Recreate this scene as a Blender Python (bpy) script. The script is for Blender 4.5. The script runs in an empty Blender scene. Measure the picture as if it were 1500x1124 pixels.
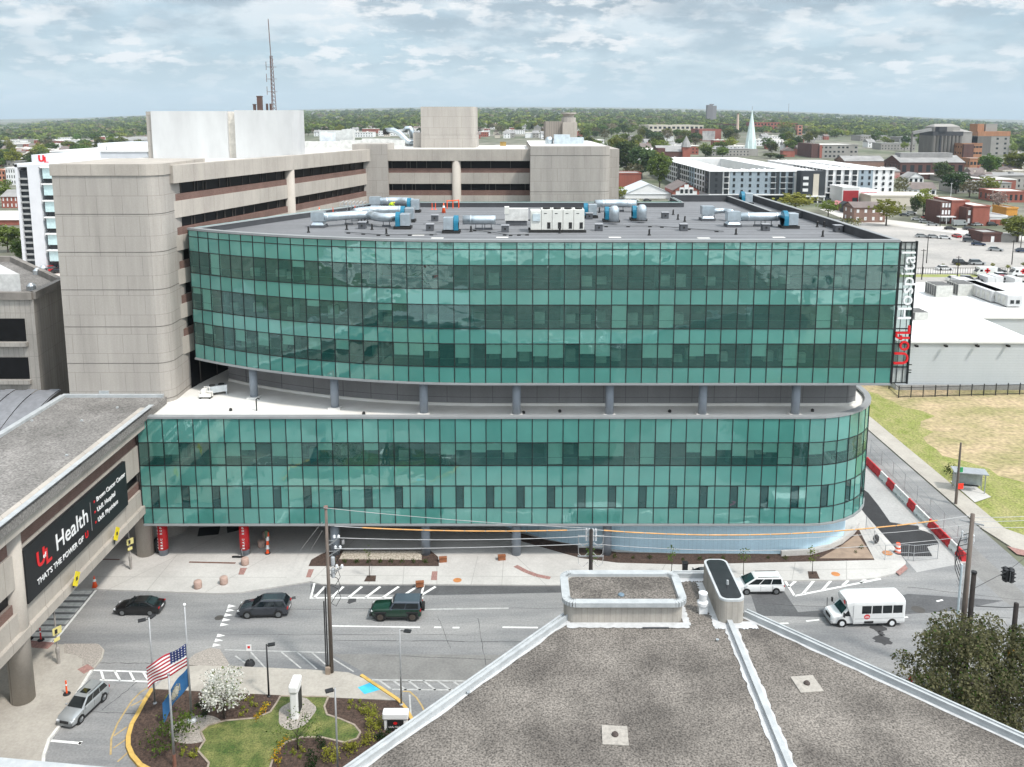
import bpy, bmesh, math, random
import numpy as np
from mathutils import Vector, Matrix
R = math.radians
sc = bpy.context.scene
col = sc.collection
# ------------------------------------------------------------------ camera, sky, sun, exposure
FPX, U0, V0, HCAM = 1250.0, 750.0, 371.0, 44.5
PITCH = math.atan(1250.0 / 8000.0)
cam_d = bpy.data.cameras.new('camera'); cam = bpy.data.objects.new('camera', cam_d); col.objects.link(cam)
cam.location = (0, 0, HCAM); cam.rotation_euler = (math.pi / 2 - PITCH, 0, 0)
cam_d.sensor_width = 36; cam_d.lens = FPX * 36 / 1500; cam_d.shift_y = -(562 - V0) / 1500
cam_d.clip_start = 0.5; cam_d.clip_end = 30000
sc.camera = cam
SUN_EL, SUN_AZ = R(56), R(128)      # azimuth measured clockwise from +Y (camera forward)
world = bpy.data.worlds.new('World'); sc.world = world; world.use_nodes = True
wn, wl = world.node_tree.nodes, world.node_tree.links
wn.clear()
wo = wn.new('ShaderNodeOutputWorld'); bg = wn.new('ShaderNodeBackground')
sky = wn.new('ShaderNodeTexSky'); sky.sky_type = 'NISHITA'; sky.sun_disc = False
sky.sun_elevation = SUN_EL; sky.sun_rotation = SUN_AZ; sky.air_density = 1.0; sky.dust_density = 1.5; sky.ozone_density = 1.2
bg.inputs['Strength'].default_value = 0.105
tc = wn.new('ShaderNodeTexCoord'); sep = wn.new('ShaderNodeSeparateXYZ'); wl.new(tc.outputs['Generated'], sep.inputs[0])
def wmath(op, a, b=None, clamp=False):
    n = wn.new('ShaderNodeMath'); n.operation = op; n.use_clamp = clamp
    for i, v in enumerate((a, b)):
        if v is None: continue
        if isinstance(v, (int, float)): n.inputs[i].default_value = v
        else: wl.new(v, n.inputs[i])
    return n.outputs[0]
zc = wmath('MAXIMUM', sep.outputs['Z'], 0.0)
den = wmath('ADD', zc, 0.26)
cx = wmath('DIVIDE', sep.outputs['X'], den); cy = wmath('DIVIDE', sep.outputs['Y'], den)
comb = wn.new('ShaderNodeCombineXYZ'); wl.new(cx, comb.inputs[0]); wl.new(cy, comb.inputs[1])
def wnoise(scale, detail, rough, dist, off):
    m = wn.new('ShaderNodeMapping'); m.inputs['Location'].default_value = off; wl.new(comb.outputs[0], m.inputs[0])
    n = wn.new('ShaderNodeTexNoise'); n.inputs['Scale'].default_value = scale; n.inputs['Detail'].default_value = detail
    n.inputs['Roughness'].default_value = rough; n.inputs['Distortion'].default_value = dist
    wl.new(m.outputs[0], n.inputs['Vector']); return n.outputs['Fac']
def wramp(fac, stops):
    r = wn.new('ShaderNodeValToRGB'); wl.new(fac, r.inputs[0])
    r.color_ramp.elements[0].position, r.color_ramp.elements[0].color = stops[0][0], stops[0][1]
    r.color_ramp.elements[1].position, r.color_ramp.elements[1].color = stops[-1][0], stops[-1][1]
    for p, c in stops[1:-1]:
        e = r.color_ramp.elements.new(p); e.color = c
    return r.outputs[0]
def g4(v): return (v, v, v, 1)
def wmix(f, a, b):
    n = wn.new('ShaderNodeMix'); n.data_type = 'RGBA'; wl.new(f, n.inputs[0])
    for k, v in ((6, a), (7, b)):
        if isinstance(v, tuple): n.inputs[k].default_value = v
        else: wl.new(v, n.inputs[k])
    return n.outputs[2]
def wfac(sock):
    n = wn.new('ShaderNodeSeparateColor'); wl.new(sock, n.inputs[0]); return n.outputs[0]
base_sky = wn.new('ShaderNodeMix'); base_sky.data_type = 'RGBA'; base_sky.inputs[0].default_value = 0.75
wl.new(sky.outputs[0], base_sky.inputs[6]); base_sky.inputs[7].default_value = (3.7, 5.0, 5.75, 1)
# high deck: grey-blue bases with bright gaps, thickening overhead
deck_c = wramp(wnoise(3.0, 11, 0.56, 0.05, (7.4, 2.2, 0)), [(0.40, (2.25, 2.6, 3.0, 1)), (0.48, (3.0, 3.4, 3.8, 1)), (0.53, (4.7, 5.05, 5.3, 1)), (0.59, (6.8, 6.9, 6.95, 1))])
deck_f = wfac(wramp(wnoise(1.5, 8, 0.58, 0.1, (1.2, 5.3, 0)), [(0.36, g4(0.3)), (0.48, g4(1))]))
elev = wn.new('ShaderNodeMapRange'); elev.inputs[1].default_value = 0.015; elev.inputs[2].default_value = 0.20; wl.new(zc, elev.inputs[0])
s1 = wmix(wmath('MULTIPLY', deck_f, elev.outputs[0], True), base_sky.outputs[2], deck_c)
# low fair-weather puffs, stretched by the distance
puff = wfac(wramp(wnoise(7.5, 10, 0.56, 0.05, (4.4, 0.3, 0)), [(0.49, g4(0)), (0.58, g4(1))]))
gate = wfac(wramp(wnoise(2.0, 3, 0.5, 0.0, (9.1, 3.3, 0)), [(0.38, g4(0.1)), (0.6, g4(1))]))
lowf = wn.new('ShaderNodeMapRange'); lowf.inputs[1].default_value = 0.01; lowf.inputs[2].default_value = 0.06; wl.new(zc, lowf.inputs[0])
s2 = wmix(wmath('MULTIPLY', wmath('MULTIPLY', puff, gate), wmath('MULTIPLY', lowf.outputs[0], 0.85)), s1, (6.8, 6.9, 6.95, 1))
sdv = (math.sin(SUN_AZ) * math.cos(SUN_EL), math.cos(SUN_AZ) * math.cos(SUN_EL), math.sin(SUN_EL))
dp = wn.new('ShaderNodeVectorMath'); dp.operation = 'DOT_PRODUCT'; wl.new(tc.outputs['Generated'], dp.inputs[0]); dp.inputs[1].default_value = sdv
glow = wn.new('ShaderNodeMapRange'); glow.inputs[1].default_value = 0.15; glow.inputs[2].default_value = 1.0; glow.inputs[3].default_value = 1.0; glow.inputs[4].default_value = 3.4; wl.new(dp.outputs['Value'], glow.inputs[0])
br = wn.new('ShaderNodeVectorMath'); br.operation = 'SCALE'; wl.new(s2, br.inputs[0]); wl.new(glow.outputs[0], br.inputs['Scale'])
wl.new(br.outputs[0], bg.inputs['Color']); wl.new(bg.outputs[0], wo.inputs['Surface'])
sun_d = bpy.data.lights.new('sun', 'SUN'); sun = bpy.data.objects.new('sun', sun_d); col.objects.link(sun)
sun_d.energy = 2.6; sun_d.angle = R(6); sun_d.color = (1.0, 0.95, 0.88)
sdir = Vector((math.sin(SUN_AZ) * math.cos(SUN_EL), math.cos(SUN_AZ) * math.cos(SUN_EL), math.sin(SUN_EL)))
sun.rotation_euler = sdir.to_track_quat('Z', 'Y').to_euler(); sun.location = (60, -60, 200)
sc.view_settings.view_transform = 'Standard'; sc.view_settings.look = 'None'
sc.view_settings.exposure = 0.44; sc.view_settings.gamma = 1.0
sc.render.engine = 'CYCLES'
sc.cycles.use_denoising = True; sc.cycles.max_bounces = 7; sc.cycles.transparent_max_bounces = 12
sc.cycles.diffuse_bounces = 3; sc.cycles.glossy_bounces = 3; sc.cycles.volume_bounces = 0
sc.cycles.caustics_reflective = False; sc.cycles.caustics_refractive = False

# ------------------------------------------------------------------ measuring: picture point -> place in the world
cp, sp_ = math.cos(PITCH), math.sin(PITCH)
def ray(u, v):
    xc = (u - U0) / FPX; yc = -(v - V0) / FPX
    return Vector((xc, cp + yc * sp_, -sp_ + yc * cp))
def G(u, v, z=0.0):
    d = ray(u, v); t = (z - HCAM) / d.z
    return Vector((d.x * t, d.y * t, z))
def D(u, v, Y):
    d = ray(u, v); t = Y / d.y
    return Vector((d.x * t, Y, HCAM + d.z * t))
def DX(u, v, X):
    d = ray(u, v); t = X / d.x
    return Vector((X, d.y * t, HCAM + d.z * t))
def sstep(a, b, x):
    t = min(1, max(0, (x - a) / (b - a))); return t * t * (3 - 2 * t)
def terr(x, y):
    if y < 420: return 0.0
    k = 1 - (x / (0.6 * y)) ** 2
    return 0.0192 * (y - 420) * max(0.0, k)
def Gt(u, v):
    d = ray(u, v); lo, hi = 50.0, 9000.0
    f = lambda Y: HCAM + d.z * Y / d.y - terr(d.x * Y / d.y, Y)
    if f(hi) > 0: Y = hi
    else:
        for _ in range(60):
            m = (lo + hi) / 2
            if f(m) > 0: lo = m
            else: hi = m
        Y = lo
    x = d.x * Y / d.y
    return Vector((x, Y, terr(x, Y)))
def pxm(p):                                            # pixels per metre at a world point
    return FPX / (p[1] * cp + (HCAM - p[2]) * sp_)

# ------------------------------------------------------------------ materials
def nmat(name):
    m = bpy.data.materials.new(name); m.use_nodes = True
    nt = m.node_tree; b = nt.nodes['Principled BSDF']
    return m, nt, b
def N(nt, t, **kw):
    n = nt.nodes.new(t)
    for k, v in kw.items():
        if k in ('operation', 'data_type', 'blend_type', 'noise_dimensions', 'feature', 'wave_type', 'bands_direction', 'use_clamp', 'offset', 'squash'): setattr(n, k, v)
        else: n.inputs[k].default_value = v
    return n
def c4(c): return (c[0], c[1], c[2], 1)
MATS = {}
def mat(name, c, rough=0.7, metal=0.0, var=0.18, scale=1.5, stretch=(1, 1, 1), bump=0.0, bscale=30, c2=None, emit=None, spec=0.4, rand=0.0, fine=0.0, fscale=40):
    """painted / mineral / metal surface: colour broken up by two noises in object space"""
    if name in MATS: return MATS[name]
    m, nt, b = nmat(name); L = nt.links
    tcn = N(nt, 'ShaderNodeTexCoord'); mp = N(nt, 'ShaderNodeMapping'); mp.inputs['Scale'].default_value = stretch
    L.new(tcn.outputs['Object'], mp.inputs[0])
    n1 = N(nt, 'ShaderNodeTexNoise', Scale=scale, Detail=6.0, Roughness=0.62); L.new(mp.outputs[0], n1.inputs['Vector'])
    rp = nt.nodes.new('ShaderNodeValToRGB'); L.new(n1.outputs['Fac'], rp.inputs[0])
    a = c2 if c2 else [x * (1 - var) for x in c]
    bb = c if c2 else [min(1, x * (1 + var)) for x in c]
    rp.color_ramp.elements[0].position = 0.32; rp.color_ramp.elements[0].color = c4(a)
    rp.color_ramp.elements[1].position = 0.68; rp.color_ramp.elements[1].color = c4(bb)
    out = rp.outputs[0]
    if fine > 0:
        n2 = N(nt, 'ShaderNodeTexNoise', Scale=fscale, Detail=2.0); L.new(tcn.outputs['Object'], n2.inputs['Vector'])
        mr = N(nt, 'ShaderNodeMapRange'); mr.inputs[1].default_value = 0.3; mr.inputs[2].default_value = 0.7
        mr.inputs[3].default_value = 1 - fine; mr.inputs[4].default_value = 1 + fine; L.new(n2.outputs['Fac'], mr.inputs[0])
        mm = N(nt, 'ShaderNodeVectorMath', operation='SCALE'); L.new(out, mm.inputs[0]); L.new(mr.outputs[0], mm.inputs['Scale']); out = mm.outputs[0]
    if rand > 0:
        oi = N(nt, 'ShaderNodeObjectInfo'); mr = N(nt, 'ShaderNodeMapRange'); mr.inputs[3].default_value = 1 - rand; mr.inputs[4].default_value = 1 + rand
        L.new(oi.outputs['Random'], mr.inputs[0])
        mm = N(nt, 'ShaderNodeVectorMath', operation='SCALE'); L.new(out, mm.inputs[0]); L.new(mr.outputs[0], mm.inputs['Scale']); out = mm.outputs[0]
    L.new(out, b.inputs['Base Color'])
    b.inputs['Roughness'].default_value = rough; b.inputs['Metallic'].default_value = metal
    b.inputs['Specular IOR Level'].default_value = spec
    if bump > 0:
        nb = N(nt, 'ShaderNodeTexNoise', Scale=bscale, Detail=3.0); L.new(tcn.outputs['Object'], nb.inputs['Vector'])
        bp = N(nt, 'ShaderNodeBump', Strength=bump, Distance=0.05); L.new(nb.outputs['Fac'], bp.inputs['Height']); L.new(bp.outputs[0], b.inputs['Normal'])
    if emit: b.inputs['Emission Color'].default_value = c4(c); b.inputs['Emission Strength'].default_value = emit
    MATS[name] = m; return m
def brickmat(name, c, c2, mortar, w, h, msize=0.02, off=0.5, stain=0.25, rough=0.85, bump=0.15, vscale=(0.5, 0.5, 0.06)):
    """panels, bricks, siding: a course pattern laid on vertical faces, with rain streaks"""
    if name in MATS: return MATS[name]
    m, nt, b = nmat(name); L = nt.links
    tcn = N(nt, 'ShaderNodeTexCoord'); s = N(nt, 'ShaderNodeSeparateXYZ'); L.new(tcn.outputs['Object'], s.inputs[0])
    ad = N(nt, 'ShaderNodeMath', operation='ADD'); L.new(s.outputs[0], ad.inputs[0]); L.new(s.outputs[1], ad.inputs[1])
    cb = N(nt, 'ShaderNodeCombineXYZ'); L.new(ad.outputs[0], cb.inputs[0]); L.new(s.outputs[2], cb.inputs[1])
    bt = N(nt, 'ShaderNodeTexBrick', offset=off); L.new(cb.outputs[0], bt.inputs['Vector'])
    bt.inputs['Color1'].default_value = c4(c); bt.inputs['Color2'].default_value = c4(c2); bt.inputs['Mortar'].default_value = c4(mortar)
    bt.inputs['Scale'].default_value = 1.0; bt.inputs['Mortar Size'].default_value = msize; bt.inputs['Mortar Smooth'].default_value = 0.2
    bt.inputs['Brick Width'].default_value = w; bt.inputs['Row Height'].default_value = h; bt.inputs['Bias'].default_value = 0.0
    mp = N(nt, 'ShaderNodeMapping'); mp.inputs['Scale'].default_value = vscale; L.new(tcn.outputs['Object'], mp.inputs[0])
    n1 = N(nt, 'ShaderNodeTexNoise', Scale=1.0, Detail=8.0, Roughness=0.68); L.new(mp.outputs[0], n1.inputs['Vector'])
    mr = N(nt, 'ShaderNodeMapRange'); mr.inputs[1].default_value = 0.3; mr.inputs[2].default_value = 0.7
    mr.inputs[3].default_value = 1 - stain; mr.inputs[4].default_value = 1 + stain * 0.5; L.new(n1.outputs['Fac'], mr.inputs[0])
    n3 = N(nt, 'ShaderNodeTexNoise', Scale=6.0, Detail=4.0, Roughness=0.7); L.new(tcn.outputs['Object'], n3.inputs['Vector'])
    mr3 = N(nt, 'ShaderNodeMapRange'); mr3.inputs[3].default_value = 0.86; mr3.inputs[4].default_value = 1.14; L.new(n3.outputs['Fac'], mr3.inputs[0])
    mu = N(nt, 'ShaderNodeMath', operation='MULTIPLY'); L.new(mr.outputs[0], mu.inputs[0]); L.new(mr3.outputs[0], mu.inputs[1])
    mm = N(nt, 'ShaderNodeVectorMath', operation='SCALE'); L.new(bt.outputs[0], mm.inputs[0]); L.new(mu.outputs[0], mm.inputs['Scale'])
    L.new(mm.outputs[0], b.inputs['Base Color']); b.inputs['Roughness'].default_value = rough; b.inputs['Specular IOR Level'].default_value = 0.25
    bp = N(nt, 'ShaderNodeBump', Strength=bump, Distance=0.03); bp.invert = True; L.new(bt.outputs['Fac'], bp.inputs['Height']); L.new(bp.outputs[0], b.inputs['Normal'])
    MATS[name] = m; return m
def leafmat(name, lo, hi, tr=0.25, rnd=0.25, scale=0.5):
    if name in MATS: return MATS[name]
    m = bpy.data.materials.new(name); m.use_nodes = True; nt = m.node_tree; L = nt.links; nt.nodes.clear()
    o = N(nt, 'ShaderNodeOutputMaterial'); tcn = N(nt, 'ShaderNodeTexCoord'); oi = N(nt, 'ShaderNodeObjectInfo')
    n1 = N(nt, 'ShaderNodeTexNoise', Scale=scale, Detail=5.0, Roughness=0.7); L.new(tcn.outputs['Object'], n1.inputs['Vector'])
    rp = nt.nodes.new('ShaderNodeValToRGB'); L.new(n1.outputs['Fac'], rp.inputs[0])
    rp.color_ramp.elements[0].position = 0.35; rp.color_ramp.elements[0].color = c4(lo)
    rp.color_ramp.elements[1].position = 0.65; rp.color_ramp.elements[1].color = c4(hi)
    hs = N(nt, 'ShaderNodeHueSaturation'); mr = N(nt, 'ShaderNodeMapRange'); mr.inputs[3].default_value = 0.5 - 0.05 * (rnd / 0.25); mr.inputs[4].default_value = 0.5 + 0.03 * (rnd / 0.25)
    L.new(oi.outputs['Random'], mr.inputs[0]); L.new(mr.outputs[0], hs.inputs['Hue']); L.new(rp.outputs[0], hs.inputs['Color'])
    ml = N(nt, 'ShaderNodeMath', operation='MULTIPLY'); ml.inputs[1].default_value = 7.31; L.new(oi.outputs['Random'], ml.inputs[0])
    fr = N(nt, 'ShaderNodeMath', operation='FRACT'); L.new(ml.outputs[0], fr.inputs[0])
    mv = N(nt, 'ShaderNodeMapRange'); mv.inputs[3].default_value = 1 - rnd; mv.inputs[4].default_value = 1 + rnd; L.new(fr.outputs[0], mv.inputs[0]); L.new(mv.outputs[0], hs.inputs['Value'])
    d = N(nt, 'ShaderNodeBsdfDiffuse'); t = N(nt, 'ShaderNodeBsdfTranslucent'); ms = N(nt, 'ShaderNodeMixShader'); ms.inputs[0].default_value = tr
    L.new(hs.outputs[0], d.inputs[0]); L.new(hs.outputs[0], t.inputs[0]); L.new(d.outputs[0], ms.inputs[1]); L.new(t.outputs[0], ms.inputs[2]); L.new(ms.outputs[0], o.inputs[0])
    MATS[name] = m; return m
def glassmat(name, tint, refl=0.14, wav=0.02, opaque=None, wscale=0.55):
    """curtain wall glass: tinted see-through (or back-painted when opaque) under a slightly wavy reflection"""
    if name in MATS: return MATS[name]
    m = bpy.data.materials.new(name); m.use_nodes = True; nt = m.node_tree; L = nt.links; nt.nodes.clear()
    o = N(nt, 'ShaderNodeOutputMaterial'); tcn = N(nt, 'ShaderNodeTexCoord')
    n1 = N(nt, 'ShaderNodeTexNoise', Scale=wscale, Detail=1.5, Roughness=0.5); L.new(tcn.outputs['Object'], n1.inputs['Vector'])
    bp = N(nt, 'ShaderNodeBump', Strength=1.0, Distance=wav); L.new(n1.outputs['Fac'], bp.inputs['Height'])
    gl = N(nt, 'ShaderNodeBsdfGlossy', Roughness=0.0); gl.inputs[0].default_value = (0.74, 0.98, 0.95, 1); L.new(bp.outputs[0], gl.inputs['Normal'])
    if opaque:
        b = N(nt, 'ShaderNodeBsdfDiffuse'); oi = N(nt, 'ShaderNodeTexNoise', Scale=0.23, Detail=3.0); L.new(tcn.outputs['Object'], oi.inputs['Vector'])
        rp = nt.nodes.new('ShaderNodeValToRGB'); L.new(oi.outputs['Fac'], rp.inputs[0])
        rp.color_ramp.elements[0].position = 0.3; rp.color_ramp.elements[0].color = c4([x * 0.88 for x in opaque])
        rp.color_ramp.elements[1].position = 0.7; rp.color_ramp.elements[1].color = c4([x * 1.1 for x in opaque])
        L.new(rp.outputs[0], b.inputs[0])
    else:
        tr_ = N(nt, 'ShaderNodeBsdfTransparent'); tr_.inputs[0].default_value = c4(tint); df_ = N(nt, 'ShaderNodeBsdfDiffuse'); df_.inputs[0].default_value = (0.045, 0.24, 0.215, 1)
        b = N(nt, 'ShaderNodeMixShader'); b.inputs[0].default_value = 0.20; L.new(tr_.outputs[0], b.inputs[1]); L.new(df_.outputs[0], b.inputs[2])
    fr = N(nt, 'ShaderNodeFresnel', IOR=1.5)
    mr = N(nt, 'ShaderNodeMapRange'); mr.inputs[1].default_value = 0.04; mr.inputs[2].default_value = 1.0; mr.inputs[3].default_value = refl; mr.inputs[4].default_value = 1.0; L.new(fr.outputs[0], mr.inputs[0])
    ms = N(nt, 'ShaderNodeMixShader'); L.new(mr.outputs[0], ms.inputs[0]); L.new(b.outputs[0], ms.inputs[1]); L.new(gl.outputs[0], ms.inputs[2]); L.new(ms.outputs[0], o.inputs[0])
    MATS[name] = m; return m

# ------------------------------------------------------------------ mesh building
def wloc(o):
    v = Vector((0, 0, 0))
    while o is not None: v += Vector(o.location); o = o.parent
    return v
class MB:
    def __init__(s): s.v = []; s.f = []; s.m = []
    def add(s, vs, fs, m=0):
        b = len(s.v); s.v += [tuple(p) for p in vs]; s.f += [tuple(b + i for i in f) for f in fs]; s.m += [m] * len(fs); return s
    def quad(s, a, b, c, d, m=0): return s.add([a, b, c, d], [(0, 1, 2, 3)], m)
    def poly(s, pts, m=0): return s.add(pts, [tuple(range(len(pts)))], m)
    def box(s, x0, x1, y0, y1, z0, z1, m=0):
        return s.add([(x0, y0, z0), (x1, y0, z0), (x1, y1, z0), (x0, y1, z0), (x0, y0, z1), (x1, y0, z1), (x1, y1, z1), (x0, y1, z1)],
                     [(0, 3, 2, 1), (4, 5, 6, 7), (0, 1, 5, 4), (1, 2, 6, 5), (2, 3, 7, 6), (3, 0, 4, 7)], m)
    def obox(s, c, sz, rz=0.0, m=0, rx=0.0):
        M = Matrix.Translation(Vector(c)) @ Matrix.Rotation(rz, 4, 'Z') @ Matrix.Rotation(rx, 4, 'X')
        hx, hy, hz = sz[0] / 2, sz[1] / 2, sz[2] / 2
        vs = [M @ Vector(p) for p in [(-hx, -hy, -hz), (hx, -hy, -hz), (hx, hy, -hz), (-hx, hy, -hz), (-hx, -hy, hz), (hx, -hy, hz), (hx, hy, hz), (-hx, hy, hz)]]
        return s.add(vs, [(0, 3, 2, 1), (4, 5, 6, 7), (0, 1, 5, 4), (1, 2, 6, 5), (2, 3, 7, 6), (3, 0, 4, 7)], m)
    def prism(s, pts, z0, z1, m=0, mt=None, bottom=True):
        n = len(pts); ar = sum(pts[i][0] * pts[(i + 1) % n][1] - pts[(i + 1) % n][0] * pts[i][1] for i in range(n))
        if ar < 0: pts = list(reversed(pts))
        lo = [(p[0], p[1], z0) for p in pts]; hi = [(p[0], p[1], z1) for p in pts]
        s.add(lo + hi, [(i, (i + 1) % n, n + (i + 1) % n, n + i) for i in range(n)], m)
        s.poly(hi, m if mt is None else mt)
        if bottom: s.poly(list(reversed(lo)), m)
        return s
    def beam(s, a, b, w, h, m=0):
        a, b = Vector(a), Vector(b); d = (b - a); 
        if d.length < 1e-6: return s
        d.normalize(); up = Vector((0, 0, 1)) if abs(d.z) < 0.95 else Vector((0, 1, 0))
        sx = d.cross(up).normalized() * w / 2; sy = sx.cross(d).normalized() * h / 2
        vs = [a - sx - sy, a + sx - sy, a + sx + sy, a - sx + sy, b - sx - sy, b + sx - sy, b + sx + sy, b - sx + sy]
        return s.add(vs, [(0, 1, 2, 3), (7, 6, 5, 4), (0, 4, 5, 1), (1, 5, 6, 2), (2, 6, 7, 3), (3, 7, 4, 0)], m)
    def tube(s, path, r, n=10, m=0, caps=True):
        path = [Vector(p) for p in path]; k = len(path); rs = r if isinstance(r, (list, tuple)) else [r] * k
        vs = []; prev = None
        for i, p in enumerate(path):
            d = (path[min(i + 1, k - 1)] - path[max(i - 1, 0)]).normalized()
            if prev is None:
                up = Vector((0, 0, 1)) if abs(d.z) < 0.9 else Vector((1, 0, 0)); ax = d.cross(up).normalized()
            else: ax = (prev - d * prev.dot(d)).normalized()
            prev = ax; ay = d.cross(ax)
            for j in range(n):
                t = 2 * math.pi * j / n; vs.append(p + (ax * math.cos(t) + ay * math.sin(t)) * rs[i])
        fs = [(i * n + j, i * n + (j + 1) % n, (i + 1) * n + (j + 1) % n, (i + 1) * n + j) for i in range(k - 1) for j in range(n)]
        if caps: fs += [tuple(reversed(range(n))), tuple((k - 1) * n + j for j in range(n))]
        return s.add(vs, fs, m)
    def lathe(s, c, prof, n=16, m=0):
        c = Vector(c); k = len(prof)
        vs = [c + Vector((r * math.cos(2 * math.pi * j / n), r * math.sin(2 * math.pi * j / n), z)) for r, z in prof for j in range(n)]
        fs = [(i * n + j, i * n + (j + 1) % n, (i + 1) * n + (j + 1) % n, (i + 1) * n + j) for i in range(k - 1) for j in range(n)]
        fs += [tuple(reversed(range(n))), tuple((k - 1) * n + j for j in range(n))]
        return s.add(vs, fs, m)
    def blob(s, c, r, seed=0, m=0, sub=2, amp=0.2):
        bm = bmesh.new(); bmesh.ops.create_icosphere(bm, subdivisions=sub, radius=1.0); rg = random.Random(seed)
        rr = r if isinstance(r, (tuple, list)) else (r, r, r)
        vs = [(c[0] + v.co.x * rr[0] * (1 + rg.uniform(-amp, amp)), c[1] + v.co.y * rr[1] * (1 + rg.uniform(-amp, amp)), c[2] + v.co.z * rr[2] * (1 + rg.uniform(-amp, amp))) for v in bm.verts]
        fs = [tuple(v.index for v in f.verts) for f in bm.faces]; bm.free(); return s.add(vs, fs, m)
    def mesh(s, name, mats, off=(0, 0, 0), smooth=False):
        me = bpy.data.meshes.new(name)
        me.from_pydata([(v[0] - off[0], v[1] - off[1], v[2] - off[2]) for v in s.v], [], s.f)
        for mm in (mats if isinstance(mats, (list, tuple)) else [mats]): me.materials.append(mm)
        me.polygons.foreach_set('material_index', s.m)
        if smooth: me.polygons.foreach_set('use_smooth', [True] * len(s.f))
        me.update(); return me
    def build(s, name, mats, parent=None, world=True, smooth=False, loc=None, bevel=0.0, auto=None):
        off = wloc(parent) if (parent is not None and world) else Vector((0, 0, 0))
        if parent is None and loc is not None: off = Vector(loc)
        o = bpy.data.objects.new(name, s.mesh(name, mats, off, smooth)); col.objects.link(o)
        if parent is not None: o.parent = parent
        elif loc is not None: o.location = loc
        if bevel > 0:
            md = o.modifiers.new('bevel', 'BEVEL'); md.width = bevel; md.segments = 2; md.limit_method = 'ANGLE'; md.angle_limit = R(40)
        return o
def tag(o, label=None, cat=None, group=None, kind=None):
    if label: o['label'] = label
    if cat: o['category'] = cat
    if group: o['group'] = group
    if kind: o['kind'] = kind
    return o
def thing(name, label, cat, loc=(0, 0, 0), rz=0.0, group=None):
    o = bpy.data.objects.new(name, None); col.objects.link(o); o.location = loc; o.rotation_euler = (0, 0, rz)
    o.empty_display_size = 0.3
    return tag(o, label, cat, group)
def copy_tree(o, parent=None):
    c = o.copy(); col.objects.link(c); c.parent = parent
    for ch in list(o.children): copy_tree(ch, c)
    return c
def struct(o): o['kind'] = 'structure'; return o
def text(name, s, size, m, loc, rot, parent=None, ext=0.02, align='LEFT', spacing=1.0, bold=0.0):
    cu = bpy.data.curves.new(name, 'FONT'); cu.body = s; cu.size = size; cu.extrude = ext; cu.align_x = align; cu.align_y = 'CENTER'; cu.space_character = spacing
    cu.offset = bold; cu.resolution_u = 3
    tmp = bpy.data.objects.new('tmp', cu); col.objects.link(tmp)
    me = bpy.data.meshes.new_from_object(tmp.evaluated_get(bpy.context.evaluated_depsgraph_get())); bpy.data.objects.remove(tmp)
    me.materials.clear(); me.materials.append(m)
    o = bpy.data.objects.new(name, me); col.objects.link(o)
    if parent is not None:
        o.parent = parent
        if abs(parent.rotation_euler.z) < 1e-6 and name != 'local': loc = Vector(loc) - wloc(parent)
    o.location = loc; o.rotation_euler = rot; return o
def ltext(name, s, size, m, loc, rot, parent, **k):       # lettering in the parent's own axes
    o = text(name, s, size, m, loc, rot, None, **k); o.parent = parent; return o
ORD = ['first', 'second', 'third', 'fourth', 'fifth', 'sixth', 'seventh', 'eighth', 'ninth', 'tenth', 'eleventh', 'twelfth', 'thirteenth', 'fourteenth', 'fifteenth', 'sixteenth', 'seventeenth', 'eighteenth']
def fast_quads(name, V, mats, midx=None):
    """mesh of separate quads from an (n,4,3) array"""
    n = len(V); me = bpy.data.meshes.new(name); me.vertices.add(n * 4); me.loops.add(n * 4); me.polygons.add(n)
    me.vertices.foreach_set('co', np.asarray(V, dtype=np.float32).ravel())
    me.loops.foreach_set('vertex_index', np.arange(n * 4, dtype=np.int32))
    me.polygons.foreach_set('loop_start', np.arange(0, n * 4, 4, dtype=np.int32)); me.polygons.foreach_set('loop_total', np.full(n, 4, dtype=np.int32))
    for m in (mats if isinstance(mats, (list, tuple)) else [mats]): me.materials.append(m)
    if midx is not None: me.polygons.foreach_set('material_index', np.asarray(midx, dtype=np.int32))
    me.update(calc_edges=True); return me
def leaf_cloud(rg, centres, radii, per, size, flat=0.8):
    """leaf quads spread round clump centres; returns (n,4,3)"""
    out = []
    for c, r in zip(centres, radii):
        k = max(3, int(per * (r ** 1.3)))
        d = rg.normal(size=(k, 3)); d /= np.linalg.norm(d, axis=1)[:, None]
        rad = r * rg.uniform(0.35, 1.0, size=(k, 1)) ** 0.6
        p = np.asarray(c) + d * rad * np.array([1, 1, flat])
        a = rg.normal(size=(k, 3)); a += d * 0.3; a /= np.linalg.norm(a, axis=1)[:, None]
        b = np.cross(a, rg.normal(size=(k, 3))); b /= np.linalg.norm(b, axis=1)[:, None] + 1e-9
        s1 = size * rg.uniform(0.6, 1.4, size=(k, 1)); s2 = s1 * rg.uniform(0.5, 0.9, size=(k, 1))
        q = np.stack([p - a * s1, p - b * s2, p + a * s1, p + b * s2], axis=1); out.append(q)
    return np.concatenate(out)

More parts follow.
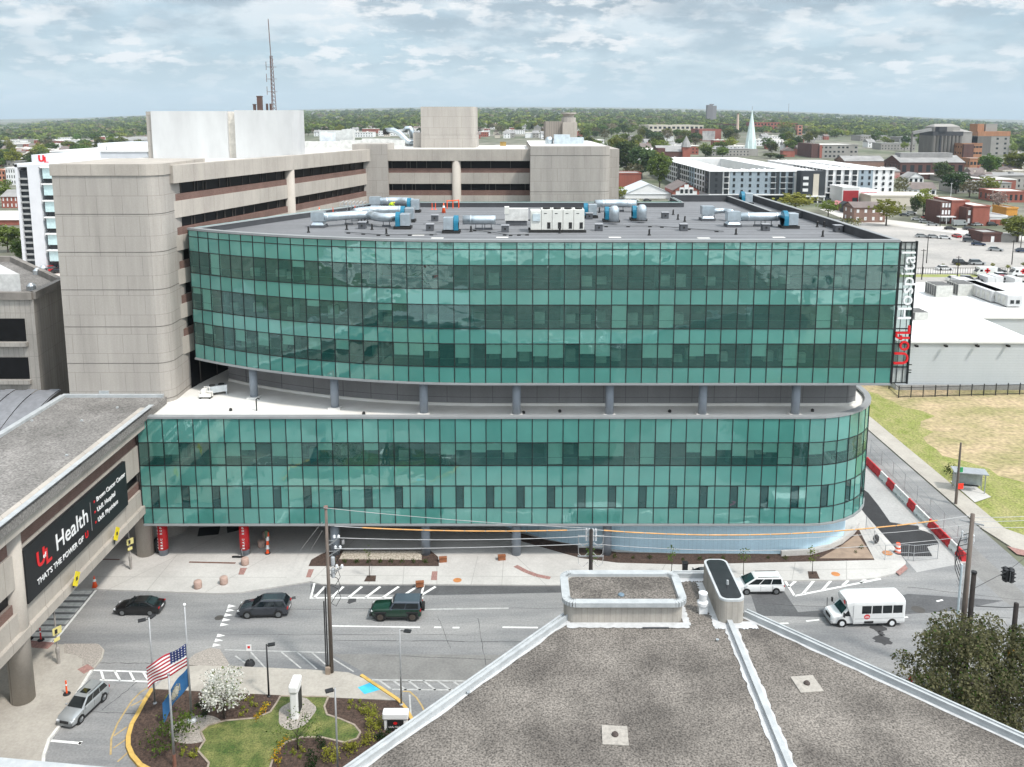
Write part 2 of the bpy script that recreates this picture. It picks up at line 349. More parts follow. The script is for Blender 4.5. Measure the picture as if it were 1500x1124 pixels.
# ================================================================== SETTING: ground, streets, pavements
M_ground = mat('city_ground', (0.20, 0.185, 0.155), c2=(0.06, 0.082, 0.035), scale=0.011, rough=0.95, fine=0.4, fscale=0.07)
M_asph = mat('asphalt', (0.30, 0.295, 0.288), c2=(0.150, 0.154, 0.160), scale=0.55, stretch=(0.09, .55, 1), rough=0.9, fine=0.14, fscale=6, bump=0.2, bscale=60)
M_asph_dk = mat('fresh_asphalt', (0.030, 0.030, 0.032), rough=0.85, scale=0.8, fine=0.3, fscale=12)
M_asph_lt = mat('worn_asphalt', (0.40, 0.375, 0.35), c2=(0.28, 0.27, 0.255), scale=0.06, rough=0.95, fine=0.1, fscale=1.0)
M_conc = mat('pavement_concrete', (0.52, 0.505, 0.48), c2=(0.42, 0.405, 0.385), scale=0.22, rough=0.9, fine=0.06, fscale=5)
M_conc_w = mat('old_pavement', (0.43, 0.40, 0.355), c2=(0.33, 0.305, 0.27), scale=0.3, rough=0.9, fine=0.08, fscale=5)
M_agg = mat('pebble_paving', (0.40, 0.36, 0.32), c2=(0.22, 0.20, 0.18), scale=7, rough=0.95, fine=0.3, fscale=20)
M_mulch = mat('mulch', (0.085, 0.055, 0.042), c2=(0.045, 0.030, 0.024), scale=4, rough=1.0, fine=0.45, fscale=9, bump=0.6, bscale=14)
M_stone = mat('white_stones', (0.62, 0.56, 0.47), c2=(0.16, 0.13, 0.10), scale=5, rough=0.9)
M_lawn = mat('lawn_grass', (0.175, 0.178, 0.060), c2=(0.042, 0.078, 0.016), scale=0.85, rough=1.0, fine=0.4, fscale=9, bump=0.5, bscale=22)
M_field = mat('dry_field', (0.44, 0.33, 0.215), c2=(0.22, 0.21, 0.085), scale=0.13, stretch=(1, 1.5, 1), rough=1.0, fine=0.3, fscale=1.6)
M_white = mat('road_paint', (0.74, 0.74, 0.72), var=0.22, scale=2.5, rough=0.8)
M_faded = mat('faded_paint', (0.40, 0.40, 0.39), var=0.25, scale=2, rough=0.85)
M_yel = mat('yellow_paint', (0.55, 0.36, 0.10), var=0.15, scale=3, rough=0.8)
M_fyel = mat('faded_yellow', (0.40, 0.29, 0.13), var=0.2, scale=2, rough=0.85)
M_blue = mat('blue_paint', (0.06, 0.45, 0.68), var=0.12, scale=2, rough=0.8)
M_pink = mat('ramp_brick', (0.30, 0.17, 0.15), var=0.3, scale=6, rough=0.9)
M_rust = mat('drain_rust', (0.16, 0.09, 0.07), var=0.3, scale=4, rough=0.8)
M_seam = mat('paving_joint', (0.33, 0.32, 0.30), var=0.1, rough=0.9)
M_crack = mat('asphalt_crack', (0.055, 0.055, 0.057), var=0.1, rough=0.95)

def px(pts, z=0.0): return [tuple(G(u, v, z)) for u, v in pts]
# terrain sheet
gx = [-9000, -6000, -4000, -2600, -1700, -1100, -750, -520, -360, -240, -150, -80, -30, 0, 30, 80, 150, 240, 360, 520, 750, 1100, 1700, 2600, 4000, 6000, 9000]
gy = [-1500, -600, -250, -100, 0, 60, 120, 200, 300, 420, 500, 600, 720, 860, 1020, 1220, 1450, 1750, 2100, 2500, 3000, 3600, 4300, 5200, 6200, 7400, 9000, 12000]
gm = MB(); nxg = len(gx)
gm.add([(x, y, terr(x, y) - 0.03) for y in gy for x in gx], [(j * nxg + i, j * nxg + i + 1, (j + 1) * nxg + i + 1, (j + 1) * nxg + i) for j in range(len(gy) - 1) for i in range(nxg - 1)])
struct(gm.build('ground', M_ground))
struct(MB().poly([(-160, 30, 0), (51.6, 30, 0), (170, 30, 0), (170, 78, 0), (51.6, 78, 0), (51.6, 330, 0), (37, 330, 0), (37, 78.2, 0), (-160, 78.2, 0)]).build('street', M_asph))
# hospital forecourt: one concrete slab with a kerb
kerb = [(-120, 862), (140, 863), (318, 869), (350, 868), (400, 860), (455, 851.5), (470, 855.5), (620, 856), (800, 857), (1000, 854), (1100, 851), (1250, 849), (1285, 846), (1310, 840), (1325, 831), (1327, 823)]
kw = [tuple(G(u, v, 0.13)) for u, v in kerb]
plaza = [(p[0], p[1]) for p in kw] + [(40.2, 84), (40.2, 128), (-75, 128), (-75, kw[0][1])]
struct(MB().prism(plaza, -0.02, 0.13).build('forecourt', M_conc))
sm = MB()
for (a, b) in [((150, 868), (330, 780)), ((215, 866), (260, 812)), ((455, 852), (520, 790)), ((640, 856), (640, 825)), ((690, 857), (700, 815)), ((735, 857), (738, 815)), ((140, 845), (420, 846)), ((470, 843), (820, 845)), ((900, 840), (1300, 833)), ((960, 853), (975, 826)), ((1060, 852), (1070, 825)), ((1160, 850), (1165, 824)), ((1240, 849), (1240, 822)), ((300, 868), (420, 800)), ((540, 856), (545, 830)), ((590, 856), (592, 830)), ((800, 857), (740, 800))]:
    A = G(*a, 0.134); B = G(*b, 0.134); d = (B - A).normalized(); n = Vector((-d.y, d.x, 0)) * 0.03
    sm.quad(A - n, B - n, B + n, A + n)
struct(sm.build('paving_joints', M_seam))
# near-side pavements and the planted island
def slab(name, pts, z1, m, z0=-0.02, z=None):
    w = [G(u, v, z1) for u, v in pts]
    return struct(MB().prism([(p.x, p.y) for p in w], z0, z1).build(name, m))
side_w = [(262, 977), (300, 974), (455, 981), (510, 985), (533, 994), (560, 1012), (586, 1026), (420, 1019), (340, 1015), (226, 1009), (245, 988)]
slab('sidewalk', side_w, 0.13, M_conc_w)
slab('sidewalk.001', [(-160, 943), (60, 944), (95, 944), (145, 944), (153, 952), (150, 964), (134, 983), (112, 1018), (92, 1058), (72, 1084), (64, 1108), (63, 1135), (-160, 1135)], 0.13, M_conc_w)
slab('pebble_paving', [(94, 943), (143, 943), (151, 951), (148, 963), (136, 979), (120, 975), (121, 966), (112, 960), (94, 957)], 0.137, M_agg, 0.12)
slab('pebble_paving.001', [(268, 974), (285, 958), (308, 949), (322, 951), (331, 965), (338, 976)], 0.137, M_agg, -0.02)
isl = [(223, 1010), (212, 1028), (203, 1045), (193, 1062), (188, 1080), (188, 1094), (194, 1108), (206, 1122), (240, 1140), (560, 1140), (608, 1075), (603, 1056), (592, 1038), (583, 1027), (420, 1019), (340, 1015)]
slab('mulch_bed', isl, 0.16, M_mulch)
lawn = [(294, 1072), (305, 1063), (330, 1056), (375, 1052), (396, 1043), (405, 1030), (411, 1020), (481, 1021), (475, 1035), (479, 1047), (500, 1054), (519, 1062), (528, 1073), (523, 1082), (505, 1088), (470, 1080), (440, 1080), (418, 1088), (402, 1104), (396, 1124), (400, 1140), (300, 1140), (306, 1118), (290, 1100), (300, 1085)]
slab('lawn', lawn, 0.20, M_lawn, 0.1)
ed = MB(); lw = [G(u, v, 0.2) for u, v in lawn]
for i in range(len(lw)): ed.beam(lw[i], lw[(i + 1) % len(lw)], 0.14, 0.07)
struct(ed.build('lawn_edging', mat('edging', (0.30, 0.25, 0.20), var=0.25, scale=3)))
yk = MB(); pts = [G(u, v, 0.09) for u, v in [(223, 1010), (212, 1028), (203, 1045), (193, 1062), (188, 1080), (188, 1094), (194, 1108), (206, 1122), (240, 1140)]]
for i in range(len(pts) - 1): yk.beam(pts[i], pts[i + 1], 0.32, 0.22)
pts = [G(u, v, 0.09) for u, v in [(529, 990), (548, 1003), (562, 1012), (583, 1026), (594, 1038), (604, 1056), (609, 1077)]]
for i in range(len(pts) - 1): yk.beam(pts[i], pts[i + 1], 0.26, 0.22)
struct(yk.build('yellow_kerb', M_yel))
ck = MB(); pts = [G(u, v, 0.06) for u, v in [(134, 983), (112, 1018), (92, 1058), (72, 1084), (64, 1108), (63, 1135)]]
for i in range(len(pts) - 1): ck.beam(pts[i], pts[i + 1], 0.22, 0.2)
struct(ck.build('white_kerb', mat('kerb_white', (0.62, 0.61, 0.58), scale=2)))
# gravel-edged beds of the forecourt
slab('mulch_bed.001', [(452, 829), (456, 820), (470, 812), (485, 806), (630, 806), (642, 816), (643, 829)], 0.17, M_mulch, 0.1)
slab('stone_strip', [(503, 807), (617, 807), (618, 820), (497, 819)], 0.20, M_stone, 0.1)
bed2 = [(742, 776), (800, 791), (862, 802), (905, 809), (1000, 811), (1080, 811), (1180, 812), (1232, 796), (1258, 775), (1262, 783), (1281, 820), (1000, 826.5), (905, 824), (850, 817), (800, 803), (765, 793)]
slab('mulch_bed.002', bed2, 0.17, M_mulch, 0.1)
slab('bare_earth', [(1200, 818), (1232, 800), (1256, 782), (1280, 818)], 0.176, mat('bare_earth', (0.36, 0.27, 0.20), c2=(0.22, 0.16, 0.12), scale=0.8), 0.1)
# right-hand street: works strip, far pavement, field
struct(MB().poly([(40.3, 79, 0.005), (46.6, 81, 0.005), (46.6, 128, 0.005), (40.3, 128, 0.005)]).build('works_strip', mat('works_concrete', (0.42, 0.41, 0.40), c2=(0.32, 0.315, 0.31), scale=0.2, fine=0.1, fscale=4)))
blk = [(1258, 712), (1272, 722), (1288, 742), (1304, 765), (1322, 768), (1344, 770), (1352, 777), (1366, 783), (1376, 797), (1366, 799), (1358, 801), (1366, 815), (1322, 815), (1302, 797), (1282, 773), (1270, 757), (1256, 738)]
struct(MB().poly(px(blk, 0.010)).build('asphalt_patch', M_asph_dk))
struct(MB().prism([(51.7, 330), (51.7, 88), (52.6, 83.5), (55.5, 79.6), (62, 78.2), (170, 78.2), (170, 84.2), (57, 84.4), (54.2, 88), (54.2, 330)], -0.02, 0.12).build('sidewalk.002', M_conc_w))
struct(MB().poly([(54.2, 84.4, 0.03), (170, 84.2, 0.03), (170, 300, 0.03), (54.2, 300, 0.03)]).build('field', M_field))
gs = MB(); rq = random.Random(31); gl_ = [(54.3 + (6.5 + 3.0 * math.sin(y * .21) + rq.uniform(-1.2, 1.2)) * (1 if y < 128 else .8), y) for y in np.arange(84.6, 200, 2.2)]; gs.poly([(54.25, 199, .036), (54.25, 84.5, .036)] + [(x, y, .036) for x, y in gl_]); struct(gs.build('grass_strip', mat('rough_grass', (0.16, 0.20, 0.035), c2=(0.30, 0.27, 0.12), scale=0.5, stretch=(1, .6, 1), rough=1.0, fine=.4, fscale=4)))
struct(MB().poly(px([(1475, 800), (1500, 806), (1512, 816), (1490, 812)], 0.128)).build('ramp_tiles', M_pink))
# far lots and streets on the right
struct(MB().poly([(63, 190, 0.045), (260, 190, 0.045), (260, 246, 0.045), (63, 246, 0.045)]).build('parking_lot', M_asph_lt))
struct(MB().poly([(55, 253, 0.045), (260, 253, 0.045), (300, 268, 0.045), (180, 330, 0.045), (150, 385, 0.045), (100, 385, 0.045), (55, 350, 0.045)]).build('parking_lot.001', M_asph_lt))
struct(MB().poly([(55, 246, 0.05), (300, 246, 0.05), (300, 253, 0.05), (55, 253, 0.05)]).build('road', mat('old_road', (0.44, 0.42, 0.40), scale=0.1, var=0.1)))
struct(MB().poly([(155, 430, 0.05), (150, 380, 0.05), (182, 325, 0.05), (250, 250, 0.05), (262, 252, 0.05), (200, 325, 0.05), (168, 385, 0.05), (172, 430, 0.05)]).build('road.001', mat('old_road2', (0.50, 0.475, 0.44), scale=0.1, var=0.1)))
struct(MB().poly([(63, 240, 0.055), (140, 240, 0.055), (140, 244.5, 0.055), (63, 244.5, 0.055)]).build('grass_verge', mat('verge', (0.30, 0.30, 0.10), c2=(0.20, 0.24, 0.06), scale=0.3)))
struct(MB().poly([(-330, 150, 0.04), (-50, 150, 0.04), (-50, 262, 0.04), (-330, 262, 0.04)]).build('parking_lot.002', mat('lot_pale', (0.50, 0.44, 0.40), var=0.08, scale=0.05)))
# the lots behind the viewer, which the upper glass mirrors
struct(MB().poly([(-150, -45, 0.0), (170, -45, 0.0), (170, -330, 0.0), (-150, -330, 0.0)]).build('parking_lot.003', MATS['pavement_concrete']))
bl = MB(); rl = random.Random(8)
for k in range(9):
    y = -52 - k * 31; bl.box(-150, 170, y - 7, y, 0.02, 0.03, 0)
    for j in range(36): x = -140 + j * 8.4; bl.box(x, x + .35, y - 19, y - 8, 0.02, 0.03, 1)
    for j in range(3): x = rl.uniform(-140, 120); bl.box(x, x + rl.uniform(8, 26), y - 24, y - 20, 0.02, 0.03, 2)
struct(bl.build('road_markings.001', [M_asph, M_white, M_lawn]))
# ---- painted marks
def line(m, a, b, w, z=0.006, mi=0):
    A = G(*a, z); B = G(*b, z); d = (B - A).normalized(); n = Vector((-d.y, d.x, 0)) * w / 2
    m.quad(A - n, B - n, B + n, A + n, mi)
mk = MB()
for i in range(9):                                        # zebra crossing under the bridge
    t = i / 8.0; yl = 868 + t * 70
    line(mk, (134 - t * 56, yl), (80 - t * 80, yl), 0.62)
line(mk, (141, 864), (76, 944), 0.22)
for a, b in [((457, 876), (620, 876)), ((461, 853), (455, 877)), ((621, 856), (616, 877))]: line(mk, a, b, 0.2)
for k in range(7): line(mk, (460 + 25 * k, 876), (476 + 27 * k, 859.5), 0.28)
line(mk, (485, 917), (615, 919), 0.16); line(mk, (636, 919), (646, 919), 0.2); line(mk, (663, 919.5), (673, 919.5), 0.2); line(mk, (736, 919), (788, 919.5), 0.2)
for k in range(4): line(mk, (856 + 70 * k, 917), (880 + 70 * k, 916), 0.18)
line(mk, (1130, 914), (1155, 913), 0.18); line(mk, (1181, 910), (1200, 908), 0.18); line(mk, (1318, 905), (1330, 904), 0.18); line(mk, (1372, 881), (1381, 879), 0.2)
for k, (tx, ty) in enumerate([(338, 888), (336, 894), (333, 901), (330, 908), (327, 915), (322, 931), (319, 938), (316, 945)]):   # yield triangles
    a = G(tx - 3, ty - 2.4, 0.006); b = G(tx - 5, ty + 2.6, 0.006); c = G(tx + 8, ty + 0.2, 0.006); mk.poly([a, b, c])
for a, b in [((1150, 851), (1164, 873)), ((1164, 873), (1290, 848)), ((1155, 860), (1166, 851)), ((1176, 870), (1192, 851)), ((1205, 864), (1217, 851)), ((1234, 858), (1243, 850)), ((1260, 854), (1268, 849))]: line(mk, a, b, 0.24)
for a, b in [((137, 982), (237, 985)), ((146, 996), (230, 999)), ((148, 983), (152, 996)), ((168, 983), (176, 997)), ((190, 984), (197, 998)), ((210, 985), (219, 999)), ((226, 985), (232, 998))]: line(mk, a, b, 0.17)
line(mk, (75, 1085), (119, 1089), 0.22); line(mk, (119, 1086), (116, 1091), 0.22)
for a, b in [((345, 961), (366, 976)), ((367, 955), (389, 979)), ((412, 955), (441, 979)), ((435, 955), (464, 980)), ((457, 956), (480, 976)), ((486, 964), (518, 984))]: line(mk, a, b, 0.13, mi=1)
line(mk, (329, 952), (480, 956), 0.14, mi=1)
for a, b in [((545, 996), (700, 998)), ((572, 1010), (690, 1011)), ((556, 997), (574, 1010)), ((576, 997), (595, 1011)), ((598, 997), (616, 1011)), ((620, 997), (638, 1011)), ((642, 998), (660, 1011)), ((664, 998), (682, 1011))]: line(mk, a, b, 0.16, mi=1)
line(mk, (612, 893), (745, 891), 0.22, mi=1)
yl_ = [(222, 1004), (206, 1014), (193, 1027), (182, 1044), (172, 1060), (163, 1082), (162, 1106)]
for i in range(len(yl_) - 1): line(mk, yl_[i], yl_[i + 1], 0.13, mi=3)
for a, b in [((216, 1022), (192, 1034)), ((186, 1065), (167, 1078)), ((186, 1082), (166, 1096)), ((190, 1100), (172, 1116))]: line(mk, a, b, 0.12, mi=3)
yr_ = [(590, 1013), (600, 1013), (610, 1022), (618, 1034), (622, 1043), (612, 1055)]
for i in range(len(yr_) - 1): line(mk, yr_[i], yr_[i + 1], 0.13, mi=3)
line(mk, (600, 1018), (602, 1050), 0.13, mi=1)
struct(mk.build('road_markings', [M_white, M_faded, M_yel, M_fyel]))
struct(MB().poly(px([(524, 1007), (545, 999), (558, 1010), (534, 1017)], 0.138)).build('blue_ramp_marking', M_blue))
pm = MB()
for q in [[(352, 832), (362, 832), (357, 842), (349, 842)], [(452, 834), (460, 834), (455, 846), (448, 846)], [(633, 837), (641, 837), (640, 850), (631, 850)], [(1312, 838), (1326, 827), (1330, 833), (1318, 843)]]: pm.poly(px(q, 0.137))
cur = [(755, 829), (770, 837), (786, 843), (806, 847)]
for i in range(3): line(pm, cur[i], cur[i + 1], 0.55, 0.137)
line(pm, (97, 862), (143, 863), 0.4, 0.02); line(pm, (40, 943), (75, 946), 0.9, 0.137); line(pm, (118, 984), (133, 976), 1.0, 0.139)
struct(pm.build('ramp_tiles.001', M_pink))
dm = MB()
line(dm, (277, 823.5), (345, 825), 0.28, 0.137); line(dm, (140, 819), (175, 820), 0.22, 0.137)
struct(dm.build('trench_drain', M_rust))
mh = MB()
for (u, v, r, z, mi) in [(1224, 841, 0.42, 0.137, 0), (670, 850, 0.42, 0.137, 0), (321, 905, 0.4, 0.006, 1), (1300, 810, 0.5, 0.18, 0), (1353, 775, 0.5, 0.013, 2), (1345, 893, 0.6, 0.006, 1)]:
    c = G(u, v, z); mh.poly([(c.x + r * math.cos(k * math.pi / 9), c.y + r * math.sin(k * math.pi / 9), z) for k in range(18)], mi)
struct(mh.build('manhole_covers', [mat('rust_cover', (0.48, 0.20, 0.07), var=0.2), mat('iron_cover', (0.07, 0.065, 0.06)), M_conc]))
for q in [[(538, 843), (551, 843), (550, 852), (533, 852)], [(1183, 837), (1196, 837), (1201, 848), (1185, 848)], [(857, 844), (871, 844), (872, 852), (857, 852)], [(976, 844), (990, 844), (992, 850), (978, 850)]]:
    struct(MB().poly(px(q, 0.139)).build('tree_pit', M_mulch))
# tar repairs and cracks in the street
rgs = random.Random(5); tm = MB()
def crack(u0, v0, u1, v1, w, n=14, j=1.0):
    P = [(u0 + (u1 - u0) * i / n + rgs.uniform(-j, j), v0 + (v1 - v0) * i / n + rgs.uniform(-j, j) * 0.6) for i in range(n + 1)]
    for i in range(n): line(tm, P[i], P[i + 1], w * rgs.uniform(0.5, 1.3), 0.004)
for a in [(330, 893, 830, 891, .05), (480, 938, 830, 941, .06), (330, 930, 700, 930, .04), (560, 960, 720, 966, .05), (640, 900, 660, 950, .04), (150, 1040, 200, 1000, .05), (120, 1042, 200, 1046, .05), (140, 971, 240, 972, .06), (1130, 885, 1480, 905, .06), (1330, 860, 1500, 880, .06), (1400, 850, 1450, 960, .05), (1440, 900, 1500, 960, .05), (1360, 905, 1440, 960, .05), (700, 905, 712, 975, .04), (1380, 930, 1500, 935, .05), (880, 880, 900, 850, .03)]: crack(*a)
for (u, v, r) in [(1287, 920, .7), (1293, 938, .8), (1290, 928, .35), (430, 876, .3), (515, 880, .5)]:
    c = G(u, v, 0.003); tm.poly([(c.x + r * rgs.uniform(.6, 1.2) * math.cos(k * math.pi / 7), c.y + r * rgs.uniform(.6, 1.2) * math.sin(k * math.pi / 7), 0.003) for k in range(14)])
struct(tm.build('street_cracks', M_crack))
pt = MB(); pt.poly(px([(1100, 872), (1148, 866), (1170, 898), (1110, 902)], 0.002)); pt.poly(px([(1100, 902), (1260, 890), (1330, 870), (1470, 880), (1400, 895), (1250, 905)], 0.0025)); pt.poly(px([(455, 870), (640, 872), (830, 868), (830, 858), (455, 856)], 0.002))
struct(pt.build('asphalt_patch.001', mat('patch_asphalt', (0.105, 0.105, 0.108), c2=(0.07, 0.07, 0.073), scale=0.5, fine=0.15, fscale=5)))
pl = MB(); pl.poly(px([(1400, 815), (1470, 880), (1500, 900), (1500, 870), (1425, 800)], 0.002)); pl.poly(px([(485, 958), (830, 960), (700, 1000), (560, 1000)], 0.002))
struct(pl.build('concrete_patch', mat('pale_road', (0.22, 0.215, 0.205), c2=(0.17, 0.165, 0.16), scale=0.5, fine=0.12, fscale=5)))

# ================================================================== THE GLASS HOSPITAL
PW = 1.53; XR = 37.2; YF = 81.0
M_spand = glassmat('spandrel_glass', None, refl=0.20, wav=0.022, opaque=(0.075, 0.258, 0.225))
M_spand2 = glassmat('spandrel_glass_top', None, refl=0.20, wav=0.022, opaque=(0.080, 0.268, 0.235))
M_vis = glassmat('vision_glass', (0.70, 1.0, 0.94), refl=0.15, wav=0.02)
M_mull = mat('mullion_metal', (0.012, 0.014, 0.015), rough=0.5, var=0.1)
M_trim = mat('grey_coping', (0.27, 0.28, 0.285), rough=0.5, var=0.08, scale=0.5)
M_blind = mat('blind_fabric', (0.90, 0.95, 0.90), rough=0.9, var=0.05)
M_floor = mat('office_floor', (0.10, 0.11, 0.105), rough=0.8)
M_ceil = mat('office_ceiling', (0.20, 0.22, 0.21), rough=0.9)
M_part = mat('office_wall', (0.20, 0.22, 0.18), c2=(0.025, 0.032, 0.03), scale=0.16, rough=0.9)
M_roofdk = mat('dark_membrane', (0.185, 0.19, 0.20), c2=(0.145, 0.148, 0.156), scale=0.12, stretch=(1, 3, 1), rough=0.7, fine=0.06, fscale=2)
M_roofw = mat('white_membrane', (0.76, 0.75, 0.72), c2=(0.62, 0.60, 0.56), scale=0.25, rough=0.8)
M_pardk = mat('parapet_membrane', (0.055, 0.058, 0.064), rough=0.75, var=0.15, scale=0.6)
M_colg = mat('grey_column', (0.23, 0.26, 0.30), rough=0.55, var=0.08)
M_recess = brickmat('recess_panel', (0.215, 0.213, 0.216), (0.20, 0.198, 0.20), (0.07, 0.07, 0.072), 2.3, 4.0, msize=0.02, off=0.0, stain=0.12, bump=0.3)
M_bluewall = brickmat('pale_blue_panel', (0.52, 0.70, 0.81), (0.50, 0.68, 0.79), (0.38, 0.53, 0.63), 0.42, 8.0, msize=0.012, off=0.0, stain=0.10, bump=0.3)
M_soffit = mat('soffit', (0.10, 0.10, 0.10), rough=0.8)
hosp = thing('hospital_building', 'long teal glass hospital block with a recessed middle band, grey columns and a dark roof', 'hospital', (0, 81, 0))

def upper_plan():
    pts = [(XR - PW * k, YF) for k in range(0, 27)]          # right to left, straight
    x0 = pts[-1][0]; Rr = 60.0
    for k in range(1, 23):
        th = PW * k / Rr; pts.append((x0 - Rr * math.sin(th), YF + Rr * (1 - math.cos(th))))
    return list(reversed(pts))                              # left to right
def lower_plan():
    xs = [-37.2] + [-2.57 + PW * k for k in range(-22, 22)]
    pts = [(x, YF) for x in xs]; x0 = pts[-1][0]; Rr = 38.4 - x0
    na = 9
    for k in range(1, na + 1):
        th = (math.pi / 2) * k / na; pts.append((x0 + Rr * math.sin(th), YF + Rr * (1 - math.cos(th))))
    for k in range(1, 10): pts.append((38.4, pts[-1][1] + PW))
    return pts
def normals(pl):
    ns = []
    for i in range(len(pl)):
        a = Vector(pl[max(0, i - 1)]); b = Vector(pl[min(len(pl) - 1, i + 1)]); d = (b - a).normalized(); ns.append(Vector((d.y, -d.x)))
    return ns
def off(pl, d):
    return [(p[0] - n.x * d, p[1] - n.y * d) for p, n in zip(pl, normals(pl))]
UP, LP_ = upper_plan(), lower_plan()
ZU = [D(750, y, YF).z for y in (355, 365.5, 389, 424, 447, 482, 504, 538, 561)]
ZL = [D(750, y, YF).z for y in (613.4, 648.6, 682, 712, 744, 767)]
rgg = random.Random(11)
def curtain(pl, Z, vision, half, parent, blinds_p, seed):
    rg = random.Random(seed); ns = normals(pl)
    for r in range(len(Z) - 1):
        zt, zb = Z[r], Z[r + 1]; m = MB(); fr = MB(); bl = []
        vis = r in vision
        for i in range(len(pl) - 1):
            a, b = Vector(pl[i]), Vector(pl[i + 1]); n = ns[i]
            t1, t2 = rg.gauss(0, 0.0035), rg.gauss(0, 0.0035)
            def P(p, z, s1, s2): q = p + n * (s1 * t1 + s2 * t2); return (q.x, q.y, z)
            hasb = vis and rg.random() < blinds_p[r]
            m.quad(P(a, zb, -1, -1), P(b, zb, 1, -1), P(b, zt, 1, 1), P(a, zt, -1, 1), 2 if hasb else rg.choice((0, 0, 0, 2, 3)))
            h = half and r in half and i % 2 == half[r]
            if h:                                            # narrow window in the left half of every other pane
                a2 = a + n * 0.02; c2 = a2 + (b - a) * 0.5
                m.quad((a2.x, a2.y, zb + .06), (c2.x, c2.y, zb + .06), (c2.x, c2.y, zt - .06), (a2.x, a2.y, zt - .06), 1)
                c3 = c2 + n * 0.02; fr.obox((c3.x, c3.y, (zb + zt) / 2), (0.05, 0.08, zt - zb), math.atan2((b - a).y, (b - a).x))
            if hasb:
                dr = rg.choice([0.35, 0.45, 0.55, 0.62, 0.97]) if blinds_p[r] > 0.3 else rg.choice([0.3, 0.97, 0.5])
                bl.append((a, b, n, zt - (zt - zb) * dr, zt))
        for i in range(len(pl)):
            p = Vector(pl[i]) + ns[i] * 0.012; q = ns[i]
            fr.obox((p.x, p.y, (zb + zt) / 2), (0.075, 0.06, zt - zb), math.atan2(q.x, -q.y) if True else 0)
        for i in range(len(pl) - 1):
            a, b = Vector(pl[i]) + ns[i] * 0.014, Vector(pl[i + 1]) + ns[i + 1] * 0.014
            fr.beam((a.x, a.y, zt), (b.x, b.y, zt), 0.062, 0.075)
            if vis: 
                zz = zb + (zt - zb) * 0.34
                a2, b2 = a - ns[i] * 0.10, b - ns[i + 1] * 0.10
                fr.beam((a2.x, a2.y, zz), (b2.x, b2.y, zz), 0.03, 0.03, 1)
        mats = [M_vis if vis else (M_spand2 if r % 2 == 0 else M_spand), MATS.get('dark_vent', None) or glassmat('dark_vent', None, refl=0.12, wav=0.01, opaque=(0.014, 0.055, 0.055))] + ([glassmat('vision_glass_pale', (0.66, 1.0, 0.91), refl=0.14, wav=0.025), glassmat('vision_glass_deep', (0.58, 0.94, 0.88), refl=0.19, wav=0.03)] if vis else [glassmat('spandrel_glass_pale', None, refl=0.22, wav=0.03, opaque=(0.092, 0.285, 0.25)), glassmat('spandrel_glass_deep', None, refl=0.18, wav=0.02, opaque=(0.063, 0.232, 0.202))])
        o = m.build('window_band' if vis else 'spandrel_band', mats, parent)
        fr.build('mullion', [M_mull, mat('rail_metal', (0.25, 0.33, 0.30))], o)
        if bl:
            if len(bl) > 100: bl = bl[:100]
            for (a, b, n, z0, z1) in bl:
                a2 = a - n * 0.16; b2 = b - n * 0.16; d = (b2 - a2).normalized() * 0.05; a2 += d; b2 -= d
                MB().quad((a2.x, a2.y, z0), (b2.x, b2.y, z0), (b2.x, b2.y, z1), (a2.x, a2.y, z1)).build('blind', M_blind, o)
        if vis:                                              # rooms behind the glass
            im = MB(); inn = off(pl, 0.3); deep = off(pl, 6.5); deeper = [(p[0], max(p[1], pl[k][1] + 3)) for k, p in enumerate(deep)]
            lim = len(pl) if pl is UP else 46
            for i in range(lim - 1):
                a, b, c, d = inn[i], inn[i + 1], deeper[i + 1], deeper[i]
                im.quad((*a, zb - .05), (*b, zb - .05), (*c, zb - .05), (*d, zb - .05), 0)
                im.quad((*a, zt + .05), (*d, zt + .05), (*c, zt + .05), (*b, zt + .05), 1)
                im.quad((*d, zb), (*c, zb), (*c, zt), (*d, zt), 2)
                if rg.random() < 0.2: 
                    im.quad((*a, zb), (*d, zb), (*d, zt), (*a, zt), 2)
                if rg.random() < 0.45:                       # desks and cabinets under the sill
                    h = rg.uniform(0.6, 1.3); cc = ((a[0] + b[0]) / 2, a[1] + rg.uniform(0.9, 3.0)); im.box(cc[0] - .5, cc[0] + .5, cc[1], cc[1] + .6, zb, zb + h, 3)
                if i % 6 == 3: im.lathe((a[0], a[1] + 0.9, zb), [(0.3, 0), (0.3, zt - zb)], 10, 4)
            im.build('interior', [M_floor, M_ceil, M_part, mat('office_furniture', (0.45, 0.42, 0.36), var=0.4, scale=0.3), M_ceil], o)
curtain(UP, ZU, {2, 4, 6}, None, hosp, {2: 0.03, 4: 0.12, 6: 0.60}, 3)
curtain(LP_, ZL, {1}, {3: 1}, hosp, {1: 0.62}, 8)
# base and head trims
for (pl, z, nm) in ((UP, ZU[0], 'coping'), (UP, ZU[-1], 'bottom_trim'), (LP_, ZL[0], 'coping'), (LP_, ZL[-1], 'bottom_trim')):
    t = MB(); ns = normals(pl)
    for i in range(len(pl) - 1):
        a = Vector(pl[i]); b = Vector(pl[i + 1])
        ao, bo = a + ns[i] * 0.14, b + ns[i + 1] * 0.14; ai, bi = a - ns[i] * 0.5, b - ns[i + 1] * 0.5
        z0, z1 = (z + .02, z + .24) if nm == 'coping' else (z - .22, z - .03)
        t.add([(*ao, z0), (*bo, z0), (*bi, z0), (*ai, z0), (*ao, z1), (*bo, z1), (*bi, z1), (*ai, z1)], [(0, 3, 2, 1), (4, 5, 6, 7), (0, 1, 5, 4), (2, 3, 7, 6)])
    t.build(nm, M_trim, hosp)
ZR = ZU[0] - 0.75                                          # dark roof deck
ub = [(UP[0][0] + .1, UP[0][1] + .2)]
